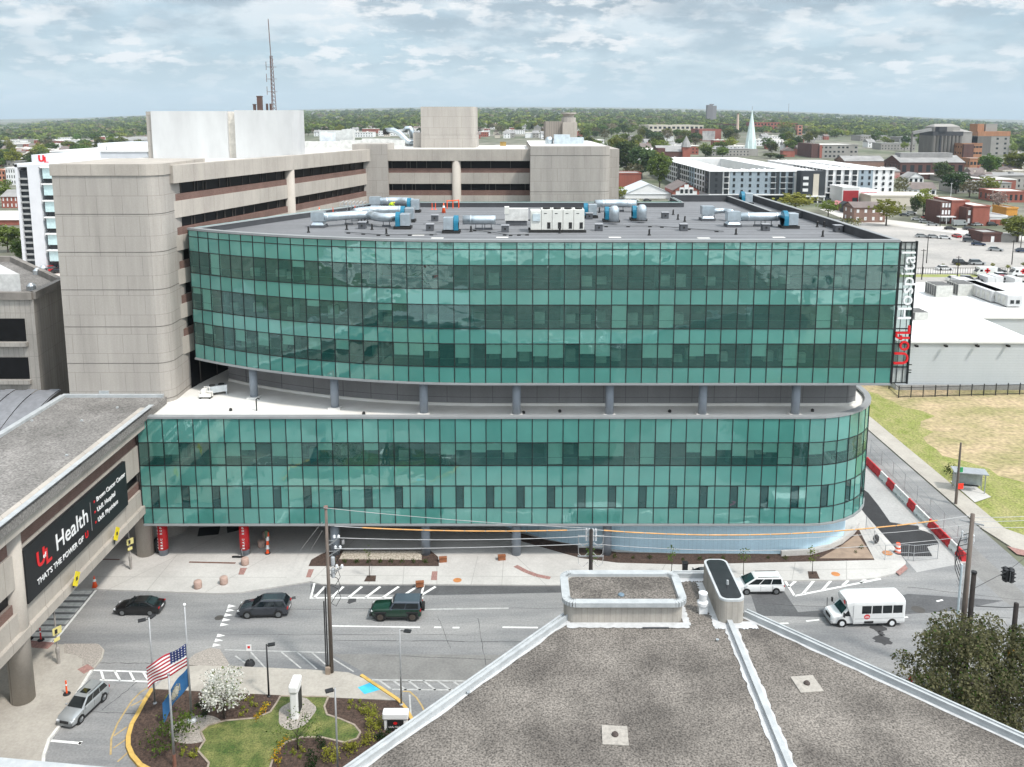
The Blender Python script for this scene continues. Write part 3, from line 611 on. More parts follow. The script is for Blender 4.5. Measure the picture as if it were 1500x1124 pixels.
backp = [(36.9, 130), (24.5, 130), (24.5, 121.5), (-18.5, 121.5), (-28.5, 104), (-34.6, 92)]
deck = off(UP, 0.45) + [(36.9, 130.0), (24.5, 130), (24.5, 121.5), (-18.5, 121.5), (-28.5, 104), (-34.6, 92)]
rfo = MB().prism(deck, ZR - 0.5, ZR).build('roof', M_roofdk, hosp)
se = MB()
for k in range(17): yy = 83 + 2.25 * k; se.box(-17 - (0 if yy > 100 else (yy - 121) * -.0), 36.6, yy, yy + .07, ZR + .001, ZR + .012) if yy < 121 else None
for k, (u, v) in enumerate(((480, 348), (640, 349), (735, 348), (900, 348), (1030, 349), (1140, 348), (612, 345))): p = G(u, v, ZR); se.box(p.x - .6, p.x + .7, p.y - .3, p.y + .3, ZR + .002, ZR + .02, 1)
se.build('membrane_seam', [mat('seam_dark', (0.105, 0.108, 0.115)), M_roofw], rfo)
pm = MB(); pc = MB()
ring = [(37.05, 81.4), (37.05, 130.2), (24.4, 130.2), (24.4, 121.7), (-18.6, 121.7), (-28.7, 104.1), (-34.8, 92), (UP[0][0] + .1, UP[0][1] + .5)]
for i in range(len(ring) - 1):
    a, b = ring[i], ring[i + 1]; hp = 0.95 if i < 2 else 0.6
    if i == 0: hp = 0.9
    pm.beam((*a, ZR + hp / 2), (*b, ZR + hp / 2), 0.42, hp); pc.beam((*a, ZR + hp + .04), (*b, ZR + hp + .04), 0.52, 0.07)
# the raised strip at the right rear and its kerb
pm.beam((33.0, 108, ZR + .4), (33.0, 130, ZR + .4), 0.3, 0.8); pc.beam((33.0, 108, ZR + .84), (33.0, 130, ZR + .84), 0.4, 0.06)
pm.beam((33.0, 108, ZR + .4), (37, 108, ZR + .4), 0.3, 0.8)
fi = off(UP, 0.5)
for i in range(len(fi) - 1): pm.beam((*fi[i], ZR + .36), (*fi[i + 1], ZR + .36), 0.1, 0.72)
pp = pm.build('parapet', M_pardk, hosp); pc.build('coping', M_trim, hosp)
sw = MB(); z0, z1 = ZU[-1] - .1, ZU[0]                    # side and rear walls of the upper block
for a, b in (((37.15, 81.1), (37.15, 130.3)), ((37.15, 130.3), (24.3, 130.3)), ((24.3, 130.3), (24.3, 121.9)), ((24.3, 121.9), (-18.7, 121.9)), ((-18.7, 121.9), (-28.9, 104.2)), ((-28.9, 104.2), (-35.0, 92)), ((-35.0, 92), (UP[0][0], UP[0][1] + .1))):
    sw.quad((*a, z0), (*b, z0), (*b, z1), (*a, z1))
sw.build('side_wall', M_spand, hosp)
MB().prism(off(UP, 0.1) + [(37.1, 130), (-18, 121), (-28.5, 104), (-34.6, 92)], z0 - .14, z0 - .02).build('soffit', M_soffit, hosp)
# recessed storey: set-back wall, grey columns, white roof
ZT = ZL[0]; ZW = ZT - 0.12
rec = off(UP, 4.3); rec = [p for p in rec if -34.2 < p[0] < 34.6] + [(35.0, YF + 4.3)]
rm = MB()
rec2 = rec + [(36.0, YF + 5.0), (36.3, YF + 6.2), (36.3, 128)]
for i in range(len(rec2) - 1): rm.quad((*rec2[i], ZW), (*rec2[i + 1], ZW), (*rec2[i + 1], ZU[-1]), (*rec2[i], ZU[-1]))
rm.quad((rec2[0][0], rec2[0][1] + 9, ZW), (*rec2[0], ZW), (*rec2[0], ZU[-1]), (rec2[0][0], rec2[0][1] + 9, ZU[-1]))
rm.build('recess_wall', M_recess, hosp)
cm = MB()
for i in range(len(rec2) - 1): cm.beam((rec2[i][0], rec2[i][1] - .08, ZW + .14), (rec2[i + 1][0], rec2[i + 1][1] - .08, ZW + .14), 0.16, 0.28)
cm.build('flashing', M_roofw, hosp)
colx = [-27.6 + 9.35 * k for k in range(0, 7)]
for k, x in enumerate(colx):
    y = 82.4 if x > -6 else 82.4 + 60 - math.sqrt(max(0, 3600 - (x + 2.6) ** 2))
    c = MB().lathe((x, y, ZW), [(0.42, 0), (0.42, ZU[-1] - ZW)], 20).build('column', M_colg, hosp, smooth=True)
    MB().box(x - .62, x + .62, y - .62, y + .62, ZW, ZW + .16).build('plinth', M_roofw, c)
lr = off(LP_, 0.4)
MB().prism(lr + [(38.0, 128), (-33, 128), (-35.3, 92), (-36.3, 87)], ZW - .4, ZW).build('roof', M_roofw, hosp)
wv = MB()
for (u, v) in ((338, 602), (533, 607), (767, 606), (981, 604), (1190, 603), (820, 604)):
    p = G(u, v, ZW); wv.lathe((p.x, p.y, ZW), [(0.16, 0), (0.16, .22), (0.05, .3)], 10)
p = G(376, 602, ZW); wv.tube([(p.x, p.y, ZW), (p.x, p.y, ZW + 1.2), (p.x + .15, p.y, ZW + 1.35), (p.x + .35, p.y, ZW + 1.25)], 0.07, 8)
wv.build('roof_drain', mat('black_iron', (0.02, 0.02, 0.02)), hosp)
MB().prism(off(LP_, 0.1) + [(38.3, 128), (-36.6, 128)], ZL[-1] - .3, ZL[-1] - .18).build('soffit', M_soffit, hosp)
# ground storey: pale blue wall bowing out at the right, columns, glazed lobby in the shade
gw = [(-14, 104), (-5, 92.5), (-1.0, 88.6), (3.7, 85.6), (7.9, 83.9), (13, 82.9), (18, 82.5), (25, 82.4), (30.4, 82.5), (33.2, 83.4), (35.3, 85.2), (36.6, 88.0), (37.0, 91.5), (37.0, 128)]
wm = MB()
for i in range(len(gw) - 1): wm.quad((*gw[i], 0.1), (*gw[i + 1], 0.1), (*gw[i + 1], ZL[-1] - .15), (*gw[i], ZL[-1] - .15))
wm.build('ground_wall', M_bluewall, hosp)
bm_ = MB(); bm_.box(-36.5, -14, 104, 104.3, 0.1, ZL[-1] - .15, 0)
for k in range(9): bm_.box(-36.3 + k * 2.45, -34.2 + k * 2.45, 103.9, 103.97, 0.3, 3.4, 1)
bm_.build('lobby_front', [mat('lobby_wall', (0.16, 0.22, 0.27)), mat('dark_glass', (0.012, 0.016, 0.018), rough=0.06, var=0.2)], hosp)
dk = MB()
for i in range(8, 13): 
    a, b = Vector(gw[i - 4]) if False else None, None
for k in range(19):
    x = 14 + k * 0.95; dk.box(x, x + .75, 82.05 if x < 30 else 82.3, 82.2 if x < 30 else 82.4, ZL[-1] - .62, ZL[-1] - .3)
dk.build('louvre', mat('louvre_black', (0.02, 0.025, 0.03)), hosp)
gcols = [(x, 82.4) for x in colx[0:5]]
for k, (x, y) in enumerate([(-36.0, 82.4)] + gcols):
    c = MB().lathe((x, y, 0.1), [(0.47, 0), (0.47, ZL[-1] - .3)], 22).build('column', M_colg, hosp, smooth=True)
# vertical sign blade at the right end
sign = thing('vertical_sign', 'tall glass sign blade with red and white letters read upwards on the block corner', 'sign', (XR + .8, 81, ZU[-1]))
fm = MB(); x0, x1 = XR + .06, XR + 1.72
for x in (x0 + .05, x1 - .05): fm.box(x - .07, x + .07, 80.95, 81.25, ZU[-1] - .1, ZU[0] + .1)
for x in (x0 + .55, x0 + 1.15): fm.box(x - .018, x + .018, 81.02, 81.1, ZU[-1], ZU[0])
for z in ZU[:2] + ZU[2:8:1] + [ZU[-1]]: fm.box(x0 + .12, x1 - .12, 80.98, 81.2, z - .04, z + .04)
for k, z in enumerate((ZU[-1] + 1.0, ZU[-1] + 1.25, ZU[-1] + 1.8)): fm.box(x1 + .02, x1 + .3, 81, 81.1, z, z + .08)
fm.build('frame', M_mull, sign)
gm_ = MB()
for za, zb2 in ((ZU[-1], ZU[-2]), (ZU[1], ZU[0])): MB().quad((x0 + .1, 81.12, za), (x1 - .1, 81.12, za), (x1 - .1, 81.12, zb2), (x0 + .1, 81.12, zb2)).build('glass_panel', mat('frosted_glass', (0.42, 0.44, 0.42), rough=0.2), sign)
#gm_.quad((x0 + .1, 81.12, ZU[1]), (x1 - .1, 81.12, ZU[1]), (x1 - .1, 81.12, ZU[0]), (x0 + .1, 81.12, ZU[0]))
MB().quad((x0 + .12, 81.1, ZU[-2]), (x1 - .12, 81.1, ZU[-2]), (x1 - .12, 81.1, ZU[1]), (x0 + .12, 81.1, ZU[1])).build('tinted_glass', glassmat('sign_glass', (0.46, 0.52, 0.51), refl=0.06, wav=0.01), sign)
M_red = mat('sign_red', (0.62, 0.015, 0.02), rough=0.4, var=0.05); M_wht = mat('sign_white', (0.82, 0.82, 0.82), rough=0.4, var=0.03)
zb_ = ZU[-2] + 0.25
text('lettering', 'UofL', 2.0, M_red, (x0 + .82, 80.8, zb_), (math.pi / 2, -math.pi / 2, 0), sign, ext=0.10, spacing=1.0, bold=0.004)
text('lettering', 'Hospital', 1.92, M_wht, (x0 + .82, 80.8, zb_ + 4.5), (math.pi / 2, -math.pi / 2, 0), sign, ext=0.10, spacing=1.06, bold=-0.004)

# ================================================================== CONCRETE HOSPITAL BEHIND AND AT THE LEFT
M_cpan = brickmat('precast_concrete', (0.385, 0.357, 0.327), (0.37, 0.342, 0.312), (0.25, 0.23, 0.21), 2.6, 2.05, msize=0.022, off=0.37, stain=0.17, vscale=(0.7, 0.7, 0.07))
M_band = brickmat('concrete_band', (0.425, 0.388, 0.345), (0.41, 0.373, 0.333), (0.25, 0.225, 0.2), 2.4, 60, msize=0.022, off=0.0, stain=0.2, vscale=(0.35, 0.35, 0.12))
M_brickb = brickmat('brown_brick', (0.195, 0.105, 0.085), (0.15, 0.08, 0.066), (0.19, 0.16, 0.14), 0.3, 0.1, msize=0.012, stain=0.2)
M_win = mat('dark_window', (0.006, 0.006, 0.007), rough=0.35, var=0.3, spec=0.22)
M_metal = mat('galvanised_metal', (0.56, 0.60, 0.63), rough=0.38, metal=0.75, var=0.1, scale=1.5)
old = thing('concrete_hospital', 'tan precast concrete hospital with dark window bands, blank stair towers and a white roof', 'hospital', (-30, 100, 0))
ZC = 40.1
def round_plan(x0, x1, y0, y1, r, corners):
    P = []
    def arc(cx, cy, a0):
        for k in range(7):
            a = a0 + (math.pi / 2) * k / 6; P.append((cx + r * math.cos(a), cy + r * math.sin(a)))
    if 'fr' in corners: arc(x1 - r, y0 + r, -math.pi / 2)
    else: P.append((x1, y0))
    if 'br' in corners: arc(x1 - r, y1 - r, 0)
    else: P.append((x1, y1))
    if 'bl' in corners: arc(x0 + r, y1 - r, math.pi / 2)
    else: P.append((x0, y1))
    if 'fl' in corners: arc(x0 + r, y0 + r, math.pi)
    else: P.append((x0, y0))
    return P
tp = round_plan(-46.3, -35.6, 86.0, 99.0, 1.6, ('fr',))
tw = MB().prism(tp, 0, ZC - 1.15).build('stair_tower', M_cpan, old)
MB().prism(round_plan(-46.42, -35.48, 85.88, 99.1, 1.7, ('fr',)), ZC - 1.15, ZC).build('parapet', M_band, tw)
gv = MB()
for z in [ZC - 1.15 - 3.9 * k for k in range(1, 7)]: gv.prism(round_plan(-46.315, -35.585, 85.985, 99, 1.6, ('fr',)), z - .03, z + .03)
gv.build('panel_joint', mat('joint_dark', (0.12, 0.11, 0.10)), tw)  # dark horizontal joint lines round the tower
def wing(A, B, zs, parent, cols=(), top_out=0.55, seed=1, wall_top=None):
    """window bands between A and B (left to right as seen); zs: list of (z_hi, z_lo, kind)"""
    A, B = Vector(A), Vector(B); d = (B - A).normalized(); n = Vector((d.y, -d.x)); L = (B - A).length; rg = random.Random(seed); rz = math.atan2(d.y, d.x)
    def bx(m, s0, s1, o0, o1, z0, z1, mi=0):
        a = A + d * s0 + n * o0; b = A + d * s1 + n * o0; c = A + d * s1 + n * o1; e = A + d * s0 + n * o1
        m.add([(*a, z0), (*b, z0), (*c, z0), (*e, z0), (*a, z1), (*b, z1), (*c, z1), (*e, z1)], [(0, 1, 2, 3), (7, 6, 5, 4), (0, 4, 5, 1), (1, 5, 6, 2), (2, 6, 7, 3), (3, 7, 4, 0)], mi)
    for (zh, zl, kind) in zs:
        m = MB()
        if kind == 'conc': bx(m, 0, L, -1.0, 0.0, zl, zh); m.build('concrete_band', M_band, parent)
        elif kind == 'top': bx(m, 0, L, -1.0, top_out, zl, zh); m.build('parapet', M_band, parent)
        elif kind == 'brick': bx(m, 0, L, -1.0, -0.12, zl, zh); m.build('brick_band', M_brickb, parent)
        else:
            bx(m, 0, L, -1.0, -0.45, zl, zh); w = m.build('window_band', M_win, parent)
            f = MB(); s = 0.8
            while s < L - .6:
                bx(f, s, s + .09, -0.45, -0.36, zl, zh); 
                if rg.random() < 0.3: bx(f, s + .55, s + .64, -0.45, -0.36, zl, zh); bx(f, s, s + .6, -0.45, -0.36, zh - .1, zh)
                s += rg.choice([1.6, 2.4, 3.2])
            f.build('mullion', mat('window_frame', (0.07, 0.062, 0.055)), w)
    for s, r in cols:
        p = A + d * s - n * 0.15; z0, z1 = zs[-1][1], zs[0][1]
        MB().lathe((p.x, p.y, z0), [(r, 0), (r, z1 - z0)], 18).build('round_column', M_band, parent, smooth=True)
yA = [242, 268, 285, 295, 319.6, 334.5, 345.5, 367.6, 384, 395, 417, 434, 446, 466.5, 483, 494, 519]
zA = [D(241, y, 89.8).z for y in yA]
kinds = ['top', 'win', 'brick', 'conc'] + ['win', 'brick', 'conc'] * 4
zsA = [(zA[i], zA[i + 1], kinds[i]) for i in range(len(yA) - 1)]
zsA.append((zA[-1], 10.0, 'win'))
WA, WB = (-35.75, 89.0), (-22.9, 139.2)
wing(WA, WB, zsA, old, cols=[(25.3, 0.72)], seed=4)
zB0 = zA[0]
wing((-20.3, 138.6), (3.2, 138.6), zsA, old, cols=[(11.3, 0.72)], seed=9)
cpz = MB().prism([(-25.5, 137), (-22.6, 137.6), (-20.0, 137.8), (-20.0, 146), (-25.5, 146)], 0, ZC + .55).build('corner_pier', M_cpan, old)
tr = MB().prism(round_plan(2.9, 15.6, 135.6, 172, 1.6, ('fr', 'br')), 0, ZC + .25).build('stair_tower', M_cpan, old)
gv = MB()
for z in (ZC - 1.2, ZC - 6.9, ZC - 13): gv.prism(round_plan(2.89, 15.61, 135.585, 172, 1.6, ('fr', 'br')), z - .03, z + .03)
gv.build('panel_joint', MATS['joint_dark'], tr)
roofp = [(-46, 98.8), (-35.9, 98.5), (-35.9, 90.0), (-23.4, 139.6), (3.0, 139.6), (3.0, 175), (-51, 175), (-51, 98.8)]
MB().prism(roofp, ZC - 1.4, ZC - .75).build('roof', M_roofw, old)
MB().prism([(2.9, 137.5), (15, 137.5), (15, 171), (2.9, 171)], ZC + .0, ZC + .31).build('roof', M_roofw, old)
# white penthouse in two leaves
M_pwhite = mat('white_render', (0.56, 0.565, 0.565), c2=(0.46, 0.462, 0.465), scale=0.35, stretch=(1, 1, 0.3), rough=0.85)
zp = D(300, 163, 116).z
pu = [D(u, 190, 116).x for u in (217, 222, 333, 345, 438)]
ph = MB().box(pu[1], pu[2], 116, 120, ZC - .8, zp).build('penthouse', M_pwhite, old)
MB().box(pu[2], pu[3], 116.6, 120, ZC - .8, zp - .1).build('penthouse_recess', mat('cream_render', (0.62, 0.58, 0.52)), ph)
MB().box(pu[0] - .3, pu[1], 116.3, 121, ZC - .8, zp - .05).build('penthouse_side', M_cpan, ph)
MB().prism(round_plan(pu[3], pu[4], 115.8, 119, 1.2, ('fr',)), ZC - .8, zp + .12).build('penthouse_leaf', M_pwhite, ph)
# brown rooftop blocks
zt2 = D(650, 156.5, 160).z
b2 = MB().prism(round_plan(-16.9, -6.8, 160, 171, 1.0, ('fr',)), ZC + 1.5, zt2).build('plant_room', M_cpan, old)
MB().prism(round_plan(-16.9, -6.6, 159.8, 171, 1.0, ('fr',)), ZC - .8, ZC + 1.5).build('plant_room_base', M_cpan, b2)
MB().box(-18.5, -16.9, 161, 168, ZC - .8, ZC + 2.0).build('plant_room_annex', M_cpan, b2)
zt3 = D(820, 178, 185).z
b3 = MB().box(7.2, 10.8, 185, 196, ZC - 3, zt3).build('plant_room', brickmat('ribbed_concrete', (0.30, 0.27, 0.24), (0.29, 0.26, 0.23), (0.17, 0.155, 0.14), 0.5, 30, msize=0.04, off=0), old)
MB().box(10.8, 13.9, 184, 196, ZC - 3, zt3 - .2).build('plant_room_wing', M_band, b3)
t3 = MB(); t3.lathe((12.3, 188, zt3 - .3), [(1.6, 0), (1.6, 1.1), (1.2, 1.15), (1.2, 1.8), (1.7, 1.85), (1.7, 2.2)], 14); t3.build('turret', M_cpan, b3)
MB().box(-4, 22, 176, 205, 0, ZC - 1.5).build('rear_block', M_cpan, old)
b4 = MB(); b4.box(-30, -18.8, 150, 151, ZC - .8, ZC + .9); b4.box(-30, -8, 172, 173, ZC - .8, ZC + .7); b4.box(-60, -28, 158, 159, ZC - .8, ZC + .5); b4.build('roof_screen', mat('grey_screen', (0.55, 0.55, 0.53)), old)

# ================================================================== BRIDGE WING WITH THE SIGN
ZB = 16.0; BX0, BX1 = -46.9, -36.4
M_gravel = mat('gravel_roof', (0.235, 0.222, 0.21), c2=(0.135, 0.128, 0.12), scale=0.22, rough=0.95, fine=0.4, fscale=6, bump=0.3, bscale=9)
M_white_fl = mat('white_flashing', (0.45, 0.468, 0.475), c2=(0.33, 0.35, 0.36), scale=1.4, rough=0.5)
bridge = thing('bridge_wing', 'tan concrete wing bridging over the street on round columns, grey gravel roof', 'bridge', (-41.6, 65, 0))
yb = [DX(183, y, BX1) for y in ()]
pA = DX(35, 812, BX1); pB = DX(183, 672, BX1); pC = DX(43, 887, BX1); pD = DX(188, 737, BX1)
BXF = -37.3; SXX = BXF + .34; pA = DX(35, 812, SXX); pB = DX(183, 672, SXX); pC = DX(43, 887, SXX); pD = DX(188, 737, SXX)
SY0, SY1 = (pA.y + pC.y) / 2, (pB.y + pD.y) / 2; SZ1, SZ0 = (pA.z + pB.z) / 2, (pC.z + pD.z) / 2
YB0, YB1 = 30.0, 85.6
print('sign', SY0, SY1, SZ0, SZ1)
def bridge_bands(x, s, parent):
    zz = [(ZB + .25, ZB - 1.75, 'parapet'), (ZB - 1.75, ZB - 2.7, 'window'), (ZB - 2.7, ZB - 3.6, 'brick'), (ZB - 3.6, ZB - 6.3, 'concrete'), (ZB - 6.3, ZB - 7.5, 'window'), (ZB - 7.5, ZB - 8.3, 'brick'), (ZB - 8.3, ZB - 9.9, 'concrete'), (ZB - 9.9, ZB - 10.7, 'concrete')]
    for k, (zh, zl, kd) in enumerate(zz):
        o = {'parapet': 0.85, 'window': -0.5, 'brick': -0.25, 'concrete': 0.0 if k < 7 else 0.35}[kd]
        xa, xb = sorted((x + s * o, x + s * o - s * .5 if kd == 'parapet' else x - s * 1.2))
        MB().box(xa, xb, YB0, YB1 - 4.2, zl, zh).build({'parapet': 'parapet', 'window': 'window_band', 'brick': 'brick_band', 'concrete': 'concrete_band'}[kd], {'parapet': M_band, 'window': M_win, 'brick': M_brickb, 'concrete': M_band}[kd], parent)
bridge_bands(BXF, 1, bridge)
zlow = ZB - 10.7
MB().box(BX0, BXF - 1.1, YB0, YB1, zlow + .2, ZB - 1.6).build('core', M_band, bridge)
MB().box(BX0, BXF - .4, YB1 - 4.1, YB1, 4.3, ZB - 1.2).build('end_wall', M_band, bridge)
MB().box(BX0 + .3, BX1 + .3, YB0, YB1 + .2, ZB - .8, ZB - .1).build('roof', M_gravel, bridge)
fl = MB(); fl.box(BX1 + .05, BX1 + .5, YB0, YB1 - 3.5, ZB + .26, ZB + .32); fl.box(BX0 - .2, BX0 + .35, YB0, YB1, ZB - .3, ZB + .18); fl.box(BX0, BX1, YB1 - .1, YB1 + .3, ZB - .3, ZB + .2)
fl.build('flashing', M_white_fl, bridge)
for (u, v) in ((98, 668), (120, 617), (172, 598), (15, 756), (47, 617)):
    p = G(u, v, ZB - .1)
    MB().box(p.x - .1, p.x + .1, p.y - .1, p.y + .1, ZB - .1, ZB + .03).build('roof_drain', M_white_fl, bridge)
p = G(155, 578, ZB); MB().box(p.x - .5, p.x + .5, p.y - .4, p.y + .2, ZB - .1, ZB + .5).build('roof_hatch', M_white_fl, bridge)
for (u, v) in ((203, 811), (35, 1024)):
    p = G(u, v, 0.13); 
    MB().lathe((BXF - .6, p.y, 0.1), [(0.86, 0), (0.86, ZB - 1.8)], 24).build('round_column', M_band, bridge, smooth=True)
    MB().lathe((BX0 + .8, p.y, 0.1), [(0.86, 0), (0.86, ZB - 5)], 24).build('round_column', M_band, bridge, smooth=True)
# sign board
sb = thing('hospital_sign', 'big black sign board with white and red hospital lettering on the bridge wing', 'sign', (BXF + .3, (SY0 + SY1) / 2, SZ0))
SX = BXF + .34
MB().box(BXF + .02, SX, SY0, SY1, SZ0, SZ1).build('board', mat('sign_black', (0.012, 0.013, 0.015), rough=0.5, var=0.15), sb)
L = SY1 - SY0; Hs = SZ1 - SZ0
RY = (math.pi / 2, 0, math.pi / 2)
def st(s, size, m, fy, fz, **k): return text(k.pop('name', 'lettering'), s, size, m, (SX + (.06 if s == 'of' else .03), SY0 + L * fy, SZ0 + Hs * fz), RY, sb, ext=0.015, **k)
st('U', Hs * .40, M_red, .085, .60, name='logo', bold=.05); st('L', Hs * .40, M_red, .155, .53, name='logo', bold=.05)
st('of', Hs * .12, M_wht, .135, .60, name='logo', bold=.012)
st('Health', Hs * .46, M_wht, .245, .60, bold=.01)
tl_ = st("THAT'S THE POWER OF", Hs * .155, M_wht, .075, .22, bold=.005); wt_ = max(v.co.x for v in tl_.data.vertices); st('U', Hs * .175, M_red, .075 + (wt_ + Hs * .07) / L, .22, bold=.02)
dv = MB().box(SX + .005, SX + .03, SY0 + L * .585, SY0 + L * .59, SZ0 + Hs * .2, SZ0 + Hs * .8).build('divider', mat('divider_grey', (0.2, 0.2, 0.2)), sb)
for k, s in enumerate(('Brown Cancer Center', 'UofL Hospital', 'UofL Physicians')):
    st(s, Hs * .142, M_wht, .652, .74 - .22 * k, bold=.006)
    q = MB(); y = SY0 + L * .63; z = SZ0 + Hs * (.74 - .22 * k); q.box(SX + .005, SX + .04, y - .09, y + .09, z - .09, z + .09); q.build('bullet', M_red, sb)
# clearance plates under the bridge
for k, (u, v, s) in enumerate(((171, 782, 'nearest the far round column'), (112, 848, 'above the zebra crossing'))):
    p = DX(u, v, BXF + .7)
    t = thing('warning_plate', 'tilted yellow warning plate under the bridge %s' % s, 'sign', (p.x, p.y, p.z - .5))
    MB().obox((p.x, p.y, p.z), (0.06, 1.15, 0.75), 0, 0, R(55)).build('plate', mat('warning_yellow', (0.75, 0.60, 0.02), rough=0.5), t)
    a = MB(); a.tube([(p.x - .05, p.y, p.z + .2), (p.x - .3, p.y, zlow + .3)], 0.05, 6); a.obox((p.x + .04, p.y, p.z + .02), (0.02, 0.25, 0.3)); a.build('bracket', mat('black_iron', (0.02, 0.02, 0.02)), t)

# ================================================================== LOW CONCRETE BUILDING, FAR LEFT
low = thing('low_concrete_building', 'grey board-marked concrete block with deep window slots beyond the bridge roof', 'building', (-62, 96, 0))
zl_ = 26.0; q0 = G(48, 432, zl_); q1 = G(0, 436, zl_); q2 = G(90, 412, zl_); 
ribs = brickmat('board_marked_concrete', (0.37, 0.345, 0.315), (0.355, 0.33, 0.30), (0.27, 0.25, 0.23), 0.55, 2.4, msize=0.03, off=0.0, stain=0.32, vscale=(0.4, 0.4, 0.08))
q3 = G(18, 379, zl_); pl_ = [(q0.x, q0.y), (q2.x, q2.y), (q3.x, q3.y), (-120, q3.y + 4), (-120, q0.y + .2)]
MB().prism(pl_, 0, zl_ - .5).build('wall', ribs, low)
cb_ = MB(); 
for i in range(len(pl_)): a, b = pl_[i], pl_[(i + 1) % len(pl_)]; cb_.beam((*a, zl_ - .1), (*b, zl_ - .1), 0.6, 0.8)
cb_.build('parapet', mat('stained_concrete', (0.22, 0.20, 0.18), var=0.3, scale=0.5), low)
MB().prism(pl_, zl_ - .49, zl_ - .40).build('roof', M_gravel, low)
for z0, z1 in ((zl_ - 5.1, zl_ - 2.6), (zl_ - 9.3, zl_ - 6.9), (zl_ - 13.2, zl_ - 11)):
    MB().box(-95, q0.x - 1.1 - (zl_ - z1) * .0, q0.y - .06, q0.y + .25, z0, z1).build('window_band', M_win, low)
    MB().box(-95, q0.x - .9, q0.y - .5, q0.y - .0, z0 - .5, z0 - .05).build('sill', ribs, low)
ph2 = q4 = G(31, 427, zl_); dq = (q3 - q2) * .55; MB().prism([(q4.x, q4.y), (q4.x + dq.x, q4.y + dq.y), (-120, q4.y + dq.y + 2), (-120, q4.y)], zl_ - .4, zl_ + 1.9).build('penthouse', mat('pale_metal', (0.55, 0.55, 0.54)), low)
for (u, v) in ((64, 398), (55, 402), (46, 425)):
    p = G(u, v, zl_ - .4); MB().lathe((p.x, p.y, zl_ - .4), [(0.5, 0), (0.5, .5), (0.2, .8)], 10).build('roof_vent', M_metal, low)
can = thing('metal_canopy', 'curved grey ribbed metal canopy below the low concrete block', 'canopy', (-60, 88, 12))
cm_ = MB(); n = 12
for k in range(n):
    for j in range(26):
        x0, x1 = -80 + j * 1.2, -80 + (j + 1) * 1.2
        def zc_(t): return 13.0 + 2.6 * math.sin(t * math.pi / 2)
        def yc_(t): return 80 + 9 * t
        t0, t1 = k / n, (k + 1) / n; dz = 0.10 if j % 2 else 0
        cm_.quad((x0, yc_(t0), zc_(t0) + dz), (x1 - .12, yc_(t0), zc_(t0) + dz), (x1 - .12, yc_(t1), zc_(t1) + dz), (x0, yc_(t1), zc_(t1) + dz))
        cm_.quad((x1 - .12, yc_(t0), zc_(t0)), (x1, yc_(t0), zc_(t0)), (x1, yc_(t1), zc_(t1)), (x1 - .12, yc_(t1), zc_(t1)))
cm_.build('sheet', mat('canopy_metal', (0.20, 0.205, 0.22), rough=0.5, var=0.15), can)
MB().box(-80, -49, 79.9, 80.2, 11.2, 13.0).build('fascia', M_win, can)

# ================================================================== FOREGROUND ROOF
ZG = 14.0
M_fconc = brickmat('foreground_concrete', (0.36, 0.335, 0.30), (0.35, 0.325, 0.29), (0.31, 0.285, 0.255), 0.35, 30, msize=0.03, off=0, stain=0.3, vscale=(0.8, 0.8, 0.2))
fg = thing('foreground_building', 'gravel-roofed building with white metal edges pointing at the street in the foreground', 'building', (8, 30, 0))
cL = G(828, 905, ZG); cL2 = G(520, 1124, ZG); cR = G(1092, 899, ZG); cR2 = G(1500, 1085, ZG); cT = G(1070, 843, ZG); cT0 = G(985, 843, ZG)
eL = cL + (cL2 - cL) * 2.6; eR = cR + (cR2 - cR) * 3.5
FP = [(cL.x, cL.y), (eL.x, eL.y), (eL.x + 3, -30), (eR.x - 5, -30), (eR.x, eR.y), (cR.x, cR.y), (cT.x - .9, cT.y), (cT0.x, cT0.y)]
MB().prism(FP, 0, ZG - .3).build('wall', M_fconc, fg)
MB().prism([(x, y) for x, y in FP], ZG - .29, ZG - .12).build('roof', mat('pea_gravel', (0.200, 0.180, 0.160), c2=(0.082, 0.073, 0.065), scale=0.26, rough=0.95, fine=0.62, fscale=10, bump=0.4, bscale=16), fg)
cp_ = MB()
def coping(a, b, w=0.38, h=0.3, z=ZG + .02):
    cp_.beam((*a, z), (*b, z), w, h)
    a, b = Vector((*a, z + h / 2 + .03)), Vector((*b, z + h / 2 + .03)); d = (b - a).normalized(); n = Vector((-d.y, d.x, 0))
    cp_.beam(a + n * w * .38, b + n * w * .38, 0.12, 0.1); cp_.beam(a - n * w * .38, b - n * w * .38, 0.12, 0.1)
coping(FP[0], FP[1]); coping(FP[5], FP[4]); coping(FP[6], FP[7])
cp_.build('roof_edging', M_white_fl, fg)
rg = random.Random(2); fm_ = MB()                          # uneven white sealant against the gravel
def ragged(a, b, w, z, side, wj=0.12, n=40):
    a, b = Vector((*a, z)), Vector((*b, z)); d = (b - a).normalized(); nn = Vector((-d.y, d.x, 0)) * side; P = []
    for i in range(n + 1): P.append((a + (b - a) * i / n, w + rg.uniform(-wj, wj)))
    for i in range(n): fm_.quad(P[i][0], P[i + 1][0], P[i + 1][0] + nn * P[i + 1][1], P[i][0] + nn * P[i][1])
zz = ZG - .105
_rag = ragged
def ragged(a, b, w, z, side, wj=0.12, n=40):
    global zz
    _rag(a, b, w, zz, side, wj, n); zz += .004
ragged(FP[0], FP[1], 0.36, zz, 1, .06, 60); ragged(FP[5], FP[4], 0.42, zz, -1, .06, 60); ragged(FP[7], FP[6], 0.6, zz, -1)
k0 = G(1066, 905, ZG); k1 = G(1156, 1128, ZG)
ragged((k0.x, k0.y), (k1.x, k1.y - 2), .42, zz, 1, .07, 50); ragged((k0.x, k0.y), (k1.x, k1.y - 2), .42, zz, -1, .07, 50)
